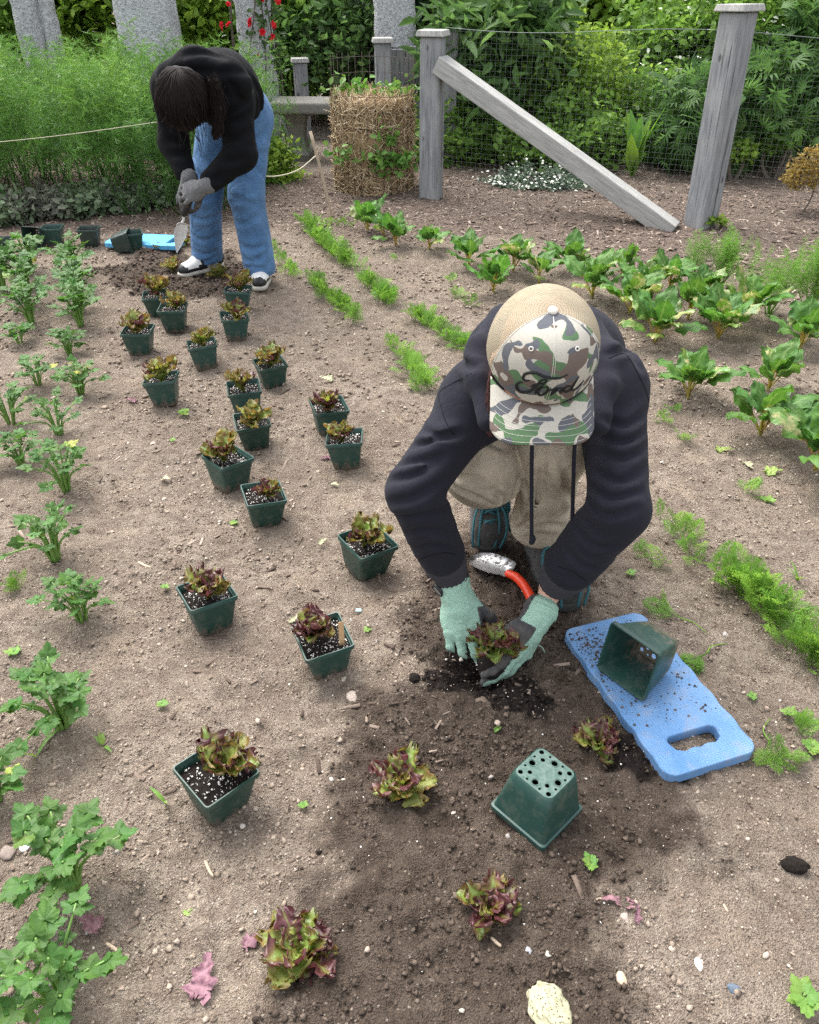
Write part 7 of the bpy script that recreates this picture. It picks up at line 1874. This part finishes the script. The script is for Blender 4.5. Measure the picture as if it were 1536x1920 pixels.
# gloved hands round the trowel handle
hA, hB = Bp(366, 352, 3.62), Bp(343, 404, 3.66); had = (hB-hA)/np.linalg.norm(hB-hA)
coat2 = lambda C: (C[:, 2] < -.006) | (C[:, 1] > .11)
g1 = glove(b_wrL+V3(0, -.01, -.02), had*.8+V3(.02, -.1, -.25), V3(-.5, -.8, .2), 1, .95, V3(.5, .7, -.5), 1.0, coat2, .03, .036, .0032); put_glove('glove', g1, [GLOVE_K, GLOVE_D], pb)
g2 = glove(b_wrR+V3(-.01, 0, 0), (hA-b_wrR)+V3(-.06, 0, -.03), V3(0, -.9, .5), -1, 1.05, V3(.5, .7, -.5), 1.0, coat2, .03, .036, .0032); put_glove('glove', g2, [GLOVE_K, GLOVE_D], pb)
# hair: a full head of dark strands with a loose braid
def hair_b(P):
    d = ell(P, B_head+bu*.012-bf*.018, (.098, .118, .122), BM); d = np.maximum(d, -ell(P, B_head+bf*.12-bu*.05, (.075, .085, .085), BM))
    q = (P-B_head)@BM; return d-.005*noise3(q[:, 0]*30, q[:, 1]*8, q[:, 2]*30, 6)
lo, hi = bbox([B_head], .17); V, F = sdf_mesh(hair_b, lo, hi, .005); hair = part_mesh('hair', V, F, HAIR_D, pb)
ps = []; r = np.random.default_rng(9)
hc = B_head+bu*.012-bf*.018
for q in range(620):                                     # falls forward over the head from the nape, off a middle parting
    al = r.uniform(-1.75, 1.75); dr = r.normal()*.25 + .35*al; t0 = r.uniform(.0, .95); t1_ = t0+r.uniform(.7, 1.5); wv = r.uniform(0, 6.28); lift = r.uniform(0, .05); pts = []
    for t in np.linspace(0, 1, 9):
        th = min(t0+(t1_-t0)*t, 2.35); a = al+dr*math.sin(th)*t+.05*math.sin(t*5+wv)
        v = V3(math.sin(a)*math.sin(th), -math.cos(th), math.cos(a)*math.sin(th))*[.099, .119, .123]*(1+lift*math.sin(t*2.6)+.012); pts.append(hc+BM@v)
    if r.uniform() < .12: pts.append(pts[-1]+V3(r.normal()*.02, r.normal()*.01, -r.uniform(.02, .07)))
    ps.append(tube(spline(pts, 12), r.uniform(.0008, .0022), 4, closed=False))
for q in range(12):                                      # loose ends hanging past the face
    b = B_head+BM@V3(r.uniform(-.09, .09), r.uniform(.02, .09), r.uniform(.0, .07)); sx = r.normal()*.008; ps.append(tube(spline([b, b+V3(sx, -.005, -.05), b+V3(sx*1.5, .0, -r.uniform(.07, .13))], 8), .0013, 4, closed=False))
V, F = join(ps); link('strands', mesh_np('strands', V-np.array(pb.location), F), hair, HAIR_D)
bA, bB = Bp(400, 150, 3.55), Bp(402, 262, 3.55); ps = []
for s in range(3):
    t = np.linspace(0, 1, 40); c = bA[None]*(1-t[:, None])+bB[None]*t[:, None]; w_ = .015*(1-.4*t); ph = t*12+s*2.094
    c = c + np.stack([np.sin(ph)*w_*.8+.02*np.sin(t*3), np.cos(2*ph)*w_*.35, 0*t], 1); ps.append(tube(c, .0115*(1-.6*t), 8))
    for z_ in range(44):
        of = r.normal(size=3)*.013; ps.append(tube(c[::4]+of*(1-.5*t[::4, None])+r.normal(size=(10, 3))*.002, .0012, 4, closed=False))
V, F = join(ps); link('braid', mesh_np('braid', V-np.array(pb.location), F), hair, HAIR_D)
# the trowel in the hands
tipB = Bp(331, 474, 3.72); nkB = Bp(341, 418, 3.67)
o = thing('trowel', tipB, 'bright trowel with black grip in the bending person\'s gloves', 'trowel', 'garden trowels'); ol = np.array(o.location)
BRIGHT = plain('bright_steel', (.78, .80, .83), .35, .35, 60, .1, .05)
V, F = trowel(tipB, nkB, V3(.5, -.85, .2), .030, .010, BRIGHT, pointy=1); link('blade', mesh_np('blade', V-ol, F), o, BRIGHT)
V, F = tube(spline([nkB, nkB+(hB-nkB)*.5+V3(.006, 0, 0), hB], 8), .006, 8); link('neck', mesh_np('neck', V-ol, F), o, BRIGHT)
V, F = tube(spline([hB, hB*.7+hA*.3, hA, hA-had*.03], 12), [.010, .015, .0165, .016, .016, .016, .016, .017, .017, .017, .016, .012], 10); link('handle', mesh_np('handle', V-ol, F), o, plain('black_grip', (.02, .02, .021), .5))
